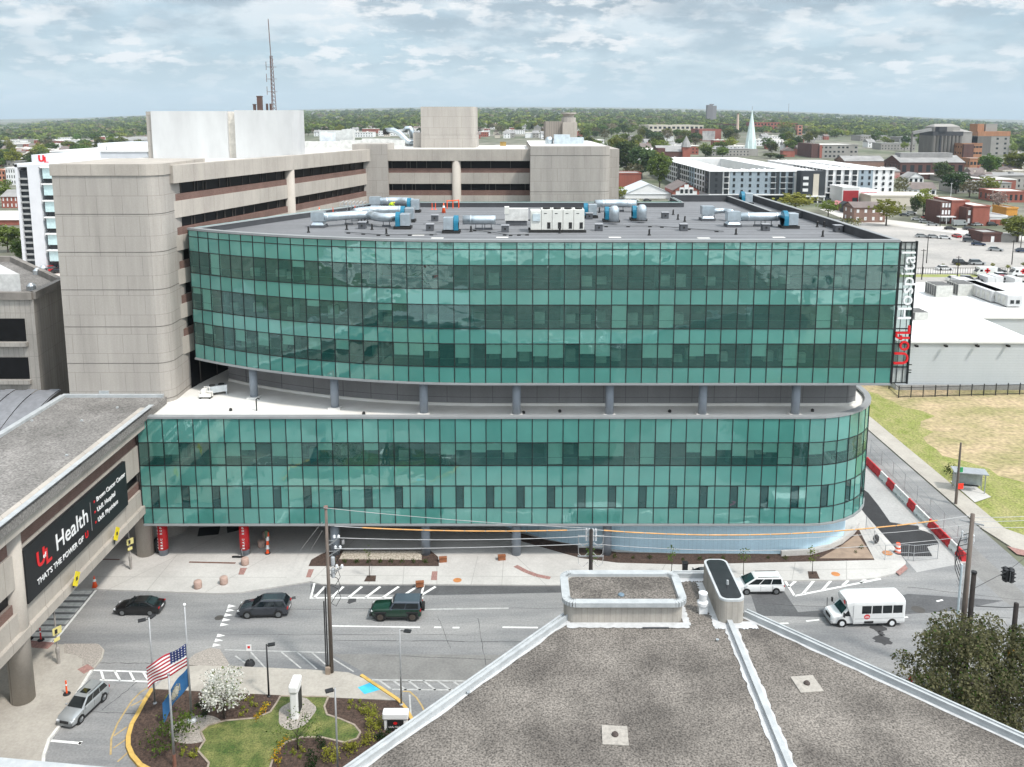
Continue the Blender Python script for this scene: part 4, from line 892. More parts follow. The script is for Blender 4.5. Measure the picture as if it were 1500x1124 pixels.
PX0, PX1, PY0, PY1 = 3.35, 10.55, G(915, 915, ZG).y + .35, G(900, 839, 15.3).y
ragged((PX0, PY0), (PX1 + .3, PY0), .55, zz, -1, .06); ragged((PX1, PY0 - .3), (PX1, PY1), .4, zz, -1, .06)
BXa, BXb = 12.75, 14.3
ragged((BXa, 48.0), (BXa, 53), .4, zz, 1, .1); ragged((BXa - .4, 48.5), (BXb + .7, 48.5), .75, zz, -1, .1)
fm_.build('sealant', mat('white_sealant', (0.47, 0.475, 0.48), var=0.14, scale=2.5), fg)
sb_ = MB(); sb_.beam((k0.x, k0.y, ZG + .02), (k1.x, k1.y - 8, ZG + .02), 0.3, 0.3); sb_.build('expansion_joint', M_white_fl, fg)
pent = MB().prism(round_plan(PX0, PX1, PY0, PY1, .55, ('fr', 'br', 'bl', 'fl')), 0, 15.15).build('stair_head', M_fconc, fg)
rp = round_plan(PX0, PX1, PY0, PY1, .55, ('fr', 'br', 'bl', 'fl')); cc = MB()
for i in range(len(rp)): cc.beam((*rp[i], 15.2), (*rp[(i + 1) % len(rp)], 15.2), 0.5, 0.28)
cc.build('coping', M_white_fl, pent)
MB().prism(round_plan(PX0 + .3, PX1 - .3, PY0 + .3, PY1 - .3, .4, ('fr', 'br', 'bl', 'fl')), 14.9, 15.16).build('gravel_top', MATS['pea_gravel'], pent)
p = G(910, 871, 15.2); MB().lathe((p.x, p.y, 15.15), [(0.2, 0), (0.2, .06), (0.13, .12)], 14).build('roof_drain', mat('drain_blue', (0.14, 0.2, 0.25)), pent)
st_ = MB(); st_.box(PX0 + 4.6, PX0 + 6.2, PY0 - .62, PY0 - .55, ZG - .1, ZG - .04); st_.build('tar_strip', M_pardk, pent)
boxp = round_plan(BXa, BXb, 48.3, 53.2, .45, ('fr', 'br', 'bl', 'fl'))
vb = MB().prism(boxp, ZG - .2, 15.35).build('duct_head', M_fconc, fg)
MB().prism(boxp, 15.36, 15.5).build('coping', mat('steel_edge', (0.45, 0.47, 0.48), rough=0.4), vb)
MB().prism(round_plan(BXa + .14, BXb - .14, 48.44, 53.05, .4, ('fr', 'br', 'bl', 'fl')), 15.5, 15.53).build('black_cover', mat('black_membrane', (0.016, 0.017, 0.019), rough=0.22, var=0.3, scale=1.5), vb)
MB().lathe((13.6, 50, 15.5), [(0.09, 0), (0.07, .3)], 8).build('spigot', M_white_fl, vb)
p = G(1029, 894, ZG); mv = MB(); mv.box(p.x - .26, p.x + .26, p.y - .26, p.y + .26, ZG - .2, ZG + .3); mv.lathe((p.x, p.y, ZG + .3), [(0.3, 0), (0.36, .1), (0.36, .28), (0.24, .4), (0.24, .78), (0.28, .8), (0.28, .9), (0.1, .98)], 18)
t = mv.build('roof_vent', mat('vent_white', (0.70, 0.71, 0.72), rough=0.4), None, loc=(p.x, p.y, ZG - .1)); tag(t, 'white round-capped roof ventilator on the foreground gravel roof', 'ventilator')
for k, (u, v, s) in enumerate(((901, 1075, 0.62), (1182, 1000, 0.62))):
    p = G(u, v, ZG); q = MB(); q.obox((p.x, p.y, ZG - .09), (1.3, 1.35, 0.05), R(-4 + 10 * k)); o = q.build('drain_pad', mat('pale_pad', (0.40, 0.37, 0.33), c2=(0.27, 0.25, 0.225), scale=5), fg)
    MB().lathe((p.x, p.y, ZG - .06), [(0.17, 0), (0.17, .06), (0.1, .14)], 14).build('strainer', mat('brown_iron', (0.06, 0.045, 0.04)), o)
for (u, v) in ((1051, 937), (686, 1014)):
    p = G(u, v, ZG); MB().lathe((p.x, p.y, ZG - .1), [(0.06, 0), (0.1, .12)], 8).build('roof_drain', M_metal, fg)
# lower left roof edge
w0 = G(0, 1109, ZG); w1 = G(185, 1127, ZG)
fg2 = MB(); fg2.prism([(w0.x - 8, w0.y + .9), (w1.x + 8, w1.y - .9), (w1.x + 8, 12), (w0.x - 8, 12)], ZG - .9, ZG)
fo = fg2.build('canopy_roof', M_white_fl, fg)

# ================================================================== WHITE WAREHOUSE AND ITS ROOF PLANT
wh = thing('warehouse', 'low pale grey metal warehouse with a wide white roof beside the dry field', 'warehouse', (95, 137.5, 0))
M_siding = brickmat('white_siding', (0.47, 0.50, 0.52), (0.46, 0.49, 0.51), (0.39, 0.42, 0.44), 30, 0.45, msize=0.02, off=0, stain=0.03, bump=0.25)
M_roofbw = mat('bright_membrane', (0.72, 0.717, 0.705), var=0.04, scale=0.1, rough=0.8)
WP = [(64, 137.5), (86.4, 137.2), (86.4, 155), (150, 154), (150, 188), (64, 188)]
MB().prism(WP, 0, 8.0).build('wall', M_siding, wh)
MB().prism([(63.7, 137.2), (86.7, 136.9), (86.7, 154.7), (150, 153.7), (150, 188.3), (63.7, 188.3)], 8.0, 8.35).build('roof', M_roofbw, wh)
MB().box(63.9, 86.5, 136.9, 137.15, 0, .9).build('plinth', mat('plinth_grey', (0.3, 0.3, 0.3)), wh)
for u in (1341, 1384, 1430, 1475): 
    p = D(u, 506, 137); MB().box(p.x - .2, p.x + .2, 136.3, 137, p.z - .15, p.z + .15).build('wall_lamp', M_win, wh)
for k, (u, v, w, h, d, lb) in enumerate(((1383, 436, 24, 22, 5, 'louvred grey cooling unit at the left of a pair on the white warehouse roof'), (1415, 434, 24, 22, 5, 'louvred grey cooling unit at the right of a pair on the white warehouse roof'), (1350, 470, 20, 15, 4, 'pale boxy rooftop unit near the warehouse edge beside the sign blade'))):
    p = G(u, v, 8.35); s = 1 / pxm(p); W = w * s; Hh = h * s * .8
    t = thing('cooling_unit', lb, 'rooftop unit', (p.x, p.y, 8.35))
    MB().box(p.x - W / 2, p.x + W / 2, p.y, p.y + d, 8.35, 8.35 + Hh).build('casing', mat('unit_beige', (0.50, 0.50, 0.47), rough=0.6), t)
    lv = MB()
    for j in range(5): lv.box(p.x - W / 2 - .04, p.x - W / 2 + .05, p.y + .2 + j * d / 5.3, p.y + .2 + (j + .75) * d / 5.3, 8.6, 8.2 + Hh)
    for j in range(3): lv.box(p.x - W / 2 + .1, p.x + W / 2 - .1, p.y + .2 + j * d / 3.2, p.y + .2 + (j + .7) * d / 3.2, 8.33 + Hh, 8.42 + Hh)
    lv.build('louvre', mat('louvre_dark', (0.10, 0.10, 0.10)), t)
for u, v, lb in ((1462, 444, 'left'), (1486, 451, 'right')):
    p = G(u, v, 8.35); t = thing('long_rooftop_unit', 'long white ribbed rooftop unit, %s of two beside the louvred cooling units' % lb, 'rooftop unit', (p.x, p.y, 8.35)); MB().box(-1.5, 1.5, 0, 16, .2, 2.4).build('casing', M_pwhite, t, world=False, bevel=.1); b = MB()
    for k in range(9): b.box(-1.56, -1.49, .6 + 1.7 * k, 1.6 + 1.7 * k, .5, 2.0)
    b.build('louvre', mat('unit_beige', (0.5, 0.5, 0.47)), t, world=False); b = MB(); b.box(-.9, -.2, -.06, 0, .8, 1.5); b.box(.2, .9, -.06, 0, .8, 1.5); b.build('opening', MATS['dark_glass'], t, world=False)
# black picket fence in front of the warehouse
fe = thing('metal_fence', 'black metal picket fence between the dry field and the pale warehouse', 'fence', (95, 131, 0))
fA, fB = G(1316, 583, 0), G(1502, 578, 0); fC = G(1302, 570, 0)
rails = MB(); 
for z in (0.2, 1.7): rails.beam(fA + Vector((0, 0, z)), fB + Vector((0, 0, z)), .06, .07); rails.beam(fA + Vector((0, 0, z)), fC + Vector((0, 0, z)), .06, .07)
npk = 150
for i in range(npk): a = fA.lerp(fB, i / npk); rails.box(a.x - .012, a.x + .012, a.y - .012, a.y + .012, .1, 1.75)
rails.build('rails', M_mull, fe)
for i in range(12): a = fA.lerp(fB, i / 10.5); MB().box(a.x - .06, a.x + .06, a.y - .06, a.y + .06, 0, 2.0).build('post', M_mull, fe)
MB().box(fC.x - .06, fC.x + .06, fC.y - .06, fC.y + .06, 0, 2.0).build('post', M_mull, fe)

# ================================================================== ROOF PLANT ON THE GLASS BLOCK
M_duct = mat('duct_metal', (0.52, 0.58, 0.62), rough=0.33, metal=0.78, var=0.16, scale=1.2)
M_fanbl = mat('fan_blue', (0.012, 0.16, 0.26), rough=0.45, var=0.1)
M_curb = mat('curb_grey', (0.085, 0.09, 0.10), rough=0.7, var=0.15)
M_unit = mat('chiller_beige', (0.62, 0.62, 0.58), rough=0.5, var=0.06)
M_blk = mat('black_iron', (0.02, 0.02, 0.02))
def RZ(u, v): return G(u, v, ZR)
def fan(u, v, lb, facing=1, r=0.78, grp='exhaust fans on the dark roof'):
    """blue scroll with a silver box beside it on a dark frame; facing=+1 box to the right of the scroll"""
    p = RZ(u, v); t = thing('exhaust_fan', lb, 'exhaust fan', (p.x, p.y, ZR), 0, grp); f = facing
    sc_ = MB(); n = 18; x0, x1 = sorted((-.28 * f, .22 * f))
    ring_ = [(r * math.cos(2 * math.pi * k / n), r * math.sin(2 * math.pi * k / n)) for k in range(n)]
    sc_.add([(x0, a, b + 1.15) for a, b in ring_] + [(x1, a, b + 1.15) for a, b in ring_], [(k, (k + 1) % n, n + (k + 1) % n, n + k) for k in range(n)] + [tuple(range(n)), tuple(range(2 * n - 1, n - 1, -1))])
    sc_.box(x0, x1, -r, r, .35, 1.15); sc_.build('scroll', M_fanbl, t, world=False)
    a, b = sorted((.25 * f, 1.35 * f)); bx = MB(); bx.box(a, b, -.72, .72, .38, 1.75); bx.build('motor_box', M_duct, t, world=False, bevel=0.04)
    a, b = sorted((-.5 * f, 1.5 * f)); fr = MB(); fr.box(a, b, -.85, -.7, .0, .3); fr.box(a, b, .7, .85, 0, .3); fr.box(a, a + .15, -.8, .8, .05, .3); fr.box(b - .15, b, -.8, .8, .05, .3); fr.build('base_frame', M_blk, t, world=False)
    return t
def duct(pts, lb, r=0.52, plen=None, legs=True):
    """round duct along picture points at 1.2 m above the roof, optional plenum box at its start"""
    P = [RZ(u, v + 0) + Vector((0, 0, 1.15)) for u, v in pts]; t = thing('roof_duct', lb, 'duct', (P[0].x, P[0].y, ZR))
    Q = [P[0]]
    for i in range(1, len(P) - 1):                          # rounded elbows
        a, b, c = P[i - 1], P[i], P[i + 1]; d1 = (a - b).normalized() * min(.8, (a - b).length * .45); d2 = (c - b).normalized() * min(.8, (c - b).length * .45)
        for k in range(5): s = k / 4; Q.append((b + d1) * (1 - s) ** 2 + b * 2 * s * (1 - s) + (b + d2) * s * s)
    Q.append(P[-1]); MB().tube(Q, r, 18).build('pipe', M_duct, t, smooth=True)
    bm2 = MB()
    for i in range(1, len(Q)):
        d = Q[i] - Q[i - 1]; 
        if d.length > 1.0:
            for s in ([.08, .5, .92] if d.length > 2.5 else [.5]): c = Q[i - 1] + d * s; e = d.normalized() * .05; bm2.tube([c - e, c + e], r + .035, 18)
    bm2.build('joint_band', M_metal, t)
    if legs:
        lg = MB()
        for s in (0.3, 0.75): c = P[0].lerp(P[-1], s); c = min(Q, key=lambda q: (q - c).length); lg.box(c.x - .4, c.x - .33, c.y - .03, c.y + .03, ZR, c.z); lg.box(c.x + .33, c.x + .4, c.y - .03, c.y + .03, ZR, c.z); lg.box(c.x - .5, c.x + .5, c.y - .1, c.y + .1, ZR, ZR + .25)
        lg.build('support', M_curb, t)
    if plen:
        q = P[0] + Vector((plen * .55, 0, 0)); b = MB(); b.box(q.x - .75, q.x + .75, q.y - .7, q.y + .7, ZR + .75, ZR + 1.8); b.add([(q.x - .75, q.y - .75, ZR + .3), (q.x + .75, q.y - .75, ZR + .3), (q.x + .75, q.y + .75, ZR + .3), (q.x - .75, q.y + .75, ZR + .3), (q.x - .45, q.y - .5, ZR + .8), (q.x + .45, q.y - .5, ZR + .8), (q.x + .45, q.y + .5, ZR + .8), (q.x - .45, q.y + .5, ZR + .8)], [(0, 1, 5, 4), (1, 2, 6, 5), (2, 3, 7, 6), (3, 0, 4, 7), (4, 5, 6, 7)])
        b.build('plenum', M_duct, t); MB().box(q.x - .85, q.x + .85, q.y - .85, q.y + .85, ZR, ZR + .32).build('curb', M_curb, t)
    return t
duct([(474, 333), (520, 329), (545, 329)], 'long silver roof duct rising from a plenum box, far left of the dark roof', plen=-1)
duct([(534, 327), (556, 333), (582, 333)], 'silver elbowed duct feeding the front left blue exhaust fan')
duct([(520, 325), (545, 321), (588, 321)], 'silver duct running behind the front left exhaust fans')
duct([(556, 307), (585, 306), (604, 308)], 'rearmost silver duct beside the concrete corner pier', plen=-1)
fan(584, 335, 'blue and silver exhaust fan at the front of the left group', 1)
fan(591, 325, 'blue and silver exhaust fan in the middle of the left group', 1)
fan(600, 311, 'blue and silver exhaust fan at the back of the left group', 1)
fan(668, 341, 'lone blue exhaust fan with its box on the left, in front of the chiller bank', -1)
duct([(678, 337), (712, 337), (726, 337)], 'short silver duct ending in an elbow left of the chiller bank')
fan(858, 319, 'blue exhaust fan just behind the right end of the chiller bank', 1, r=.7)
fan(889, 325, 'blue exhaust fan with a domed outlet, left of the middle right pair', 1, r=.7)
fan(929, 323, 'blue exhaust fan with a domed outlet, right of the middle right pair', 1, r=.7)
duct([(872, 311), (900, 310), (932, 311)], 'silver duct linking the middle right pair of exhaust fans', plen=None)
duct([(1080, 332), (1120, 332), (1143, 332)], 'long silver duct feeding the right front exhaust fan', plen=-1)
fan(1149, 334, 'large blue exhaust fan at the right front of the dark roof', 1, r=.86)
duct([(1042, 323), (1062, 322), (1072, 325)], 'small silver duct behind the long right duct', r=.33, plen=-1)
fan(1087, 300, 'blue exhaust fan far back by the right parapet', 1, r=.8)
for k, (u, v, lb) in enumerate(((898, 327, 'left'), (938, 325, 'right'))):
    p = RZ(u, v); t = MB().lathe((p.x, p.y - 1.0, ZR + .35), [(0.6, 0), (0.6, 1.3), (0.5, 1.65), (0.3, 1.85), (0.02, 1.9)], 18).build('domed_outlet', M_duct, None, smooth=True, loc=(p.x, p.y - 1, ZR)); tag(t, 'domed silver exhaust outlet in front of the %s fan of the middle right pair' % lb, 'vent')
for k, (pts, lb) in enumerate(([[(505, 342), (560, 346), (640, 345)], 'thin grey conduit running along the front left of the dark roof'], [[(690, 338), (745, 346), (775, 345)], 'thin grey conduit between the lone exhaust fan and the chiller bank'], [[(880, 333), (960, 333), (1060, 341)], 'thin grey conduit crossing the right half of the dark roof'], [[(620, 330), (700, 324), (850, 323)], 'thin grey conduit running behind the chiller bank'])):
    P = [RZ(u, v) + Vector((0, 0, .16)) for u, v in pts]; t = thing('roof_conduit', lb, 'conduit', tuple(P[0])); MB().tube(P, .05, 6).build('pipe', mat('conduit_grey', (0.13, 0.135, 0.14), rough=.5), t); b = MB()
    for i in range(len(P) - 1):
        for s in (.1, .5, .9): c = P[i].lerp(P[i + 1], s); b.box(c.x - .2, c.x + .2, c.y - .1, c.y + .1, ZR, ZR + .1)
    b.build('pipe_block', M_blk, t)
# chiller bank
pA_, pB_ = RZ(777, 341), RZ(856, 341); ch = thing('chiller_bank', 'row of cream chiller modules with black condenser fans on top, centre of the dark roof', 'chiller', ((pA_.x + pB_.x) / 2, pA_.y, ZR)); wM = (pB_.x - pA_.x) / 5; zt_ = ZR + 2.55
for k in range(5):
    x0 = pA_.x + wM * k; b = MB(); b.box(x0 + .02, x0 + wM - .02, pA_.y, pA_.y + 2.4, ZR + .3, zt_ - (.15 if k == 0 else 0)); o = b.build('module', M_unit, ch, bevel=.03)
    if k:
        MB().lathe((x0 + wM / 2, pA_.y + .8, zt_), [(0.42, 0), (0.42, .16), (0.36, .18)], 18).build('condenser_fan', M_blk, o)
        MB().box(x0 + wM * .55, x0 + wM * .85, pA_.y - .03, pA_.y, ZR + .45, ZR + 1.15).build('opening', M_blk, o)
        MB().box(x0 + wM * .25, x0 + wM * .5, pA_.y - .02, pA_.y, ZR + 2.1, ZR + 2.17).build('badge', M_mull, o)
    else: MB().box(x0 + wM * .2, x0 + wM * .9, pA_.y - .12, pA_.y, ZR + 1.3, ZR + 2.1).build('control_box', mat('control_grey', (0.45, 0.52, 0.55)), o)
fr = MB(); fr.box(pA_.x - .2, pB_.x + .2, pA_.y - .1, pA_.y + .1, ZR, ZR + .28); fr.box(pA_.x - .2, pB_.x + .2, pA_.y + 2.2, pA_.y + 2.4, ZR, ZR + .28); fr.build('base_frame', M_blk, ch)
p = RZ(757, 331); t = thing('supply_trunk', 'wide pale rectangular trunk duct joining the chiller bank from the left', 'duct', (p.x, p.y, ZR)); MB().box(p.x - 1.4, p.x + 1.35, p.y, p.y + 1.2, ZR + .6, ZR + 2.0).build('trunk', mat('trunk_white', (0.60, 0.60, 0.58)), t); MB().box(p.x - 1.3, p.x + 1.2, p.y + .1, p.y + 1.1, ZR, ZR + .6).build('curb', M_curb, t); MB().box(p.x - 1.45, p.x - .9, p.y - .05, p.y + 1.25, ZR + 1.4, ZR + 2.2).build('hood', M_unit, t)
for k, (u, v, lb) in enumerate(((531, 335, 'beneath the left silver ducts'), (637, 324, 'behind the lone left exhaust fan'), (630, 338, 'left of the lone exhaust fan'), (740, 340, 'just left of the chiller bank'), (877, 338, 'just right of the chiller bank'), (863, 321, 'behind the right end of the chiller bank'), (974, 320, 'alone in the middle of the right roof'), (1001, 338, 'in front of the lone middle box'), (1121, 338, 'under the long right duct'), (1227, 340, 'beside the right parapet'))):
    p = RZ(u, v); t = thing('roof_curb', 'small dark capped roof curb %s' % lb, 'roof curb', (p.x, p.y, ZR), 0, 'small capped curbs on the dark roof')
    MB().box(-.42, .42, -.42, .42, 0, .72).build('box', M_curb, t, world=False, bevel=.03); MB().box(-.47, .47, -.47, .47, .72, .8).build('cap', mat('curb_cap', (0.30, 0.31, 0.33)), t, world=False); MB().box(-.09, .09, -.46, -.42, .3, .5).build('outlet', M_blk, t, world=False)
for k, (u, v) in enumerate(((452, 341), (566, 344), (690, 340), (820, 342), (951, 345), (1078, 344), (1205, 347), (986, 315), (1003, 325), (993, 322), (1197, 333), (1207, 333), (878, 312), (508, 337), (545, 337))):
    p = RZ(u, v); t = MB().tube([(0, 0, 0), (0, 0, .55), (0, -.12, .66)], 0.1, 8).lathe((0, 0, 0), [(0.2, 0), (0.14, .15)], 8).build('vent_pipe', M_blk, None); t.location = (p.x, p.y, ZR)
    tag(t, 'black plumbing vent stub, %s from the left on the dark roof' % ORD[k] if False else 'short black vent stub, number %d counted left to right' % (k + 1), 'vent pipe', 'vent stubs on the dark roof')
VS = sorted([o for o in bpy.data.objects if o.name.startswith('vent_pipe')], key=lambda o: o.location.x / o.location.y)
for k, o in enumerate(VS): o['label'] = 'short black vent stub on the dark roof, %s from the left' % ORD[k]
# cones and rails at the back of the roof, worker
M_or = mat('safety_orange', (0.85, 0.10, 0.02), rough=0.5, var=0.06)
def cone(loc, lb, h=0.75, grp='orange traffic cones'):
    t = thing('traffic_cone', lb, 'traffic cone', loc, 0, grp)
    MB().lathe((0, 0, .04), [(0.15 * h / .75 + .02, 0), (0.035, h)], 14).build('cone', M_or, t, world=False, smooth=True); MB().box(-.2, .2, -.2, .2, 0, .05).build('foot', M_or, t, world=False)
    MB().lathe((0, 0, h * .55), [(0.105 * h / .75, 0), (0.075 * h / .75, h * .2)], 14).build('white_band', M_wht, t, world=False); return t
p = RZ(468, 315); cone((p.x, p.y, ZR), 'orange cone standing by the left parapet of the dark roof', 1.0, 'cones on the dark roof')
p = RZ(650, 312); cone((p.x, p.y, ZR), 'tall orange cone at the back of the dark roof near the round column', 1.3, 'cones on the dark roof')
sr = thing('safety_rail', 'low orange safety barrier along the back edge of the dark roof', 'barrier', tuple(RZ(662, 306)))
q0_, q1_ = RZ(655, 306), RZ(672, 305); mm_ = MB()
for s in (0, .5, 1): c = q0_.lerp(q1_, s); mm_.tube([c, c + Vector((0, 0, 1.2))], .07, 8)
mm_.tube([q0_ + Vector((0, 0, 1.1)), q1_ + Vector((0, 0, 1.1))], .07, 8); mm_.build('rail', M_or, sr)
for k, (u, v) in enumerate(((488, 314), (520, 311), (633, 307), (638, 307))):
    p = RZ(u, v); t = MB().tube([(0, 0, 0), (0, 0, .9)], .05, 8).lathe((0, 0, 0), [(0.2, 0), (0.05, .1)], 8).build('warning_post', M_or, None); t.location = (p.x, p.y, ZR); tag(t, 'thin orange warning post, %s from the left at the back of the dark roof' % ORD[k], 'post', 'orange posts on the dark roof')
p = RZ(515, 311); hs = thing('hose_frame', 'tangle of silver tube framing by the left back parapet of the dark roof', 'frame', tuple(p)); hm = MB(); rg = random.Random(3)
for k in range(7):
    x = p.x - 1.6 + k * .5; hm.tube([(x, p.y, ZR), (x + .1, p.y, ZR + 1.2), (x + .5, p.y + .3, ZR + 1.5), (x + .6, p.y + .9, ZR + .6)], .035, 6)
hm.tube([(p.x - 1.6, p.y, ZR + .9), (p.x + 1.6, p.y, ZR + 1.0)], .03, 6); hm.build('tubing', M_metal, hs)
# AC unit on the white roof
p = G(318, 578, ZW); ac = thing('condenser_unit', 'silver twin fan condenser on legs on the white roof by the recessed wall', 'rooftop unit', (p.x, p.y, ZW), R(28)); ac.scale = (.78, .78, .78)
MB().box(-1.3, 1.3, -.5, .5, .45, 1.35).build('casing', M_metal, ac, world=False); 
for x in (-.6, .6): MB().lathe((x, 0, 1.35), [(0.42, 0), (0.42, .12), (0.3, .13)], 16).build('fan', M_blk, ac, world=False)
for x in (-1.2, 1.2):
    for y in (-.45, .45): MB().box(x - .05, x + .05, y - .05, y + .05, 0, .45).build('leg', M_metal, ac, world=False)
p = G(302, 583, ZW); pk = thing('pump_skid', 'white pump skid with pipes beside the condenser on the white roof', 'pump', (p.x, p.y, ZW)); m_ = MB(); m_.box(-.6, .6, -.4, .4, .2, .5); m_.box(-.4, .1, -.3, .3, .5, 1.0); m_.tube([(-.6, 0, .7), (.7, 0, .7), (.7, 0, .2)], .08, 8); m_.tube([(.3, .3, .5), (.3, .3, 1.1), (-.3, .3, 1.1)], .06, 8); m_.build('skid', M_roofw, pk, world=False)
for x in (-.5, .5): MB().box(x - .08, x + .08, -.4, .4, 0, .2).build('foot', M_blk, pk, world=False)
# plant on the old hospital's roof
zR2 = ZC - .75
def rooflab(name, lb, cat, u, v, z=None):
    p = G(u, v, z or zR2); return thing(name, lb, cat, (p.x, p.y, z or zR2)), p
t, p = rooflab('air_handler', 'long pale air handler with panelled side on the white roof near the corner', 'rooftop unit', 495, 216.5)
bm3 = MB(); bm3.box(-3.2, 1.0, -1, 1, .5, 3.2); bm3.box(1.0, 3.0, -1, 1.3, .4, 3.4); bm3.build('casing', mat('handler_grey', (0.50, 0.51, 0.50), rough=0.55), t, world=False); MB().box(-3, -.2, -1.06, -1, .7, 2.8).build('panel', mat('panel_white', (0.62, 0.66, 0.7)), t, world=False); MB().box(1.2, 1.8, -1.06, -1, .6, 1.4).build('opening', M_blk, t, world=False)
t, p = rooflab('roof_duct', 'bent silver duct with a dark mouth in front of the brown plant room', 'duct', 583, 214)
m_ = MB(); m_.tube([(-2.5, 1, 3.0), (-1.0, .6, 3.1), (.2, .3, 2.6), (2.0, 0, .8), (3.6, 0, .6)], .55, 14); m_.build('pipe', M_duct, t, world=False, smooth=True); MB().lathe((-2.5, 1, 2.2), [(.6, 0), (.6, 1.1)], 12).build('mouth', M_blk, t, world=False)
t, p = rooflab('exhaust_elbow', 'silver gooseneck exhaust with a black mouth beside the brown plant room', 'vent', 603, 209)
m_ = MB(); m_.tube([(0, 0, 0), (0, 0, 2.6), (-.3, 0, 3.2), (-1.1, 0, 3.2), (-1.5, 0, 2.5)], .6, 14); m_.build('pipe', M_duct, t, world=False, smooth=True); MB().lathe((-1.5, 0, 2.3), [(.62, 0), (.62, .2)], 14).build('mouth', M_blk, t, world=False)
t, p = rooflab('exhaust_stack', 'blue-grey exhaust stack with a bent pipe in front of the white penthouse', 'vent', 308, 231)
m_ = MB(); m_.lathe((0, 0, 0), [(.45, 0), (.45, 1.6), (.3, 1.7), (.3, 3.3)], 14); m_.tube([(0, 0, 1.0), (1.8, 0, 1.1), (2.4, 0, 1.0)], .28, 12); m_.lathe((2.6, 0, .0), [(.5, 0), (.5, 1.3), (.3, 1.6)], 12); m_.build('pipe', mat('stack_blue', (0.30, 0.38, 0.45), rough=0.4, metal=.4), t, world=False); MB().lathe((-.5, .3, 0), [(.2, 0), (.2, 3.0)], 10).build('flue', mat('rusty_flue', (0.10, 0.06, 0.05)), t, world=False)
t, p = rooflab('pipe_cluster', 'low pipe cluster at the foot of the white penthouse right leaf', 'pipes', 366, 228)
m_ = MB(); m_.tube([(-1.5, 0, .5), (0, 0, .7), (1.2, 0, .5)], .2, 8); m_.lathe((-.4, 0, 0), [(.3, 0), (.3, 1.1)], 10); m_.box(.6, 1.4, -.4, .4, 0, .8); m_.build('pipes', mat('old_metal', (0.35, 0.35, 0.34)), t, world=False)
t, p = rooflab('air_handler', 'boxy grey rooftop unit in front of the small ribbed plant room', 'rooftop unit', 824, 211, ZC + .3)
MB().box(-1.5, 1.2, -1, 1, 0, 1.6).box(1.2, 3.6, -.8, 1.5, 0, 1.1).build('casing', mat('handler_blue', (0.42, 0.48, 0.52), rough=.5), t, world=False); MB().lathe((-2.3, 0, 0), [(.7, 0), (.7, .8), (.4, 1.2)], 14).build('fan', M_duct, t, world=False)
t, p = rooflab('crate', 'small yellow-brown crate on the white roof left of the blank tower', 'crate', 737, 214)
MB().box(-.6, .6, -.4, .4, 0, .75).build('box', mat('tan_crate', (0.33, 0.22, 0.07)), t, world=False); MB().box(-.65, .65, -.45, .45, .75, .82).build('lid', mat('tan_crate2', (0.25, 0.17, 0.06)), t, world=False)
# mast and flues on the white penthouse
mz = zp + .12; mp_ = D(401, 158, 118); ms = thing('radio_mast', 'thin brown lattice radio mast on the white penthouse', 'mast', (mp_.x, 118, mz))
zt4 = D(397, 28, 118).z; zm = D(398, 82, 118).z; lm = MB(); 
for k in range(3): a = 2 * math.pi * k / 3; lm.beam((mp_.x + .34 * math.cos(a), 118 + .34 * math.sin(a), mz), (mp_.x - .1 + .16 * math.cos(a), 118 + .16 * math.sin(a), zm), .07, .07)
nb = 14
for i in range(nb):
    z0, z1 = mz + (zm - mz) * i / nb, mz + (zm - mz) * (i + 1) / nb; r0 = .34 - .18 * i / nb
    for k in range(3): a = 2 * math.pi * k / 3; b = 2 * math.pi * (k + 1) / 3; lm.beam((mp_.x + r0 * math.cos(a), 118 + r0 * math.sin(a), z0), (mp_.x + r0 * math.cos(b), 118 + r0 * math.sin(b), z1), .045, .045)
lm.build('lattice', mat('mast_brown', (0.16, 0.11, 0.10)), ms); MB().tube([(mp_.x - .1, 118, zm), (mp_.x - .25, 118, zt4)], .06, 6).build('whip', mat('mast_brown', (0.2, 0.15, 0.13)), ms)
ar = MB()
for z in (mz + 2.5, mz + 4.2, mz + 5.8): ar.beam((mp_.x - .8, 118, z), (mp_.x + .6, 118, z), .05, .05); ar.tube([(mp_.x - .8, 118, z - .4), (mp_.x - .8, 118, z + .7)], .04, 6)
ar.build('antenna', mat('mast_brown', (0.2, 0.15, 0.13)), ms)
for k, (u, y1, lb) in enumerate(((381, 142, 'tall rusty square flue on the white penthouse'), (373, 154, 'short thin flue left of the tall rusty flue'), (394, 152, 'stubby dark pair of flues between the tall flue and the mast'))):
    p0 = D(u, 159, 119); z1 = D(u, y1, 119).z; w = (.32, .12, .3)[k]; m_ = MB().box(-w, w, -.3, .3, 0, z1 - mz)
    if k == 2: m_ = MB().lathe((-.25, 0, 0), [(.16, 0), (.16, z1 - mz)], 10).lathe((.25, 0, 0), [(.16, 0), (.16, z1 - mz)], 10)
    else: m_.box(-w - .05, w + .05, -.35, .35, z1 - mz, z1 - mz + .12)
    t = m_.build('flue', mat('rusty_flue', (0.10, 0.06, 0.05)), None); t.location = (p0.x, 119, mz); tag(t, lb, 'flue', 'flues on the white penthouse')

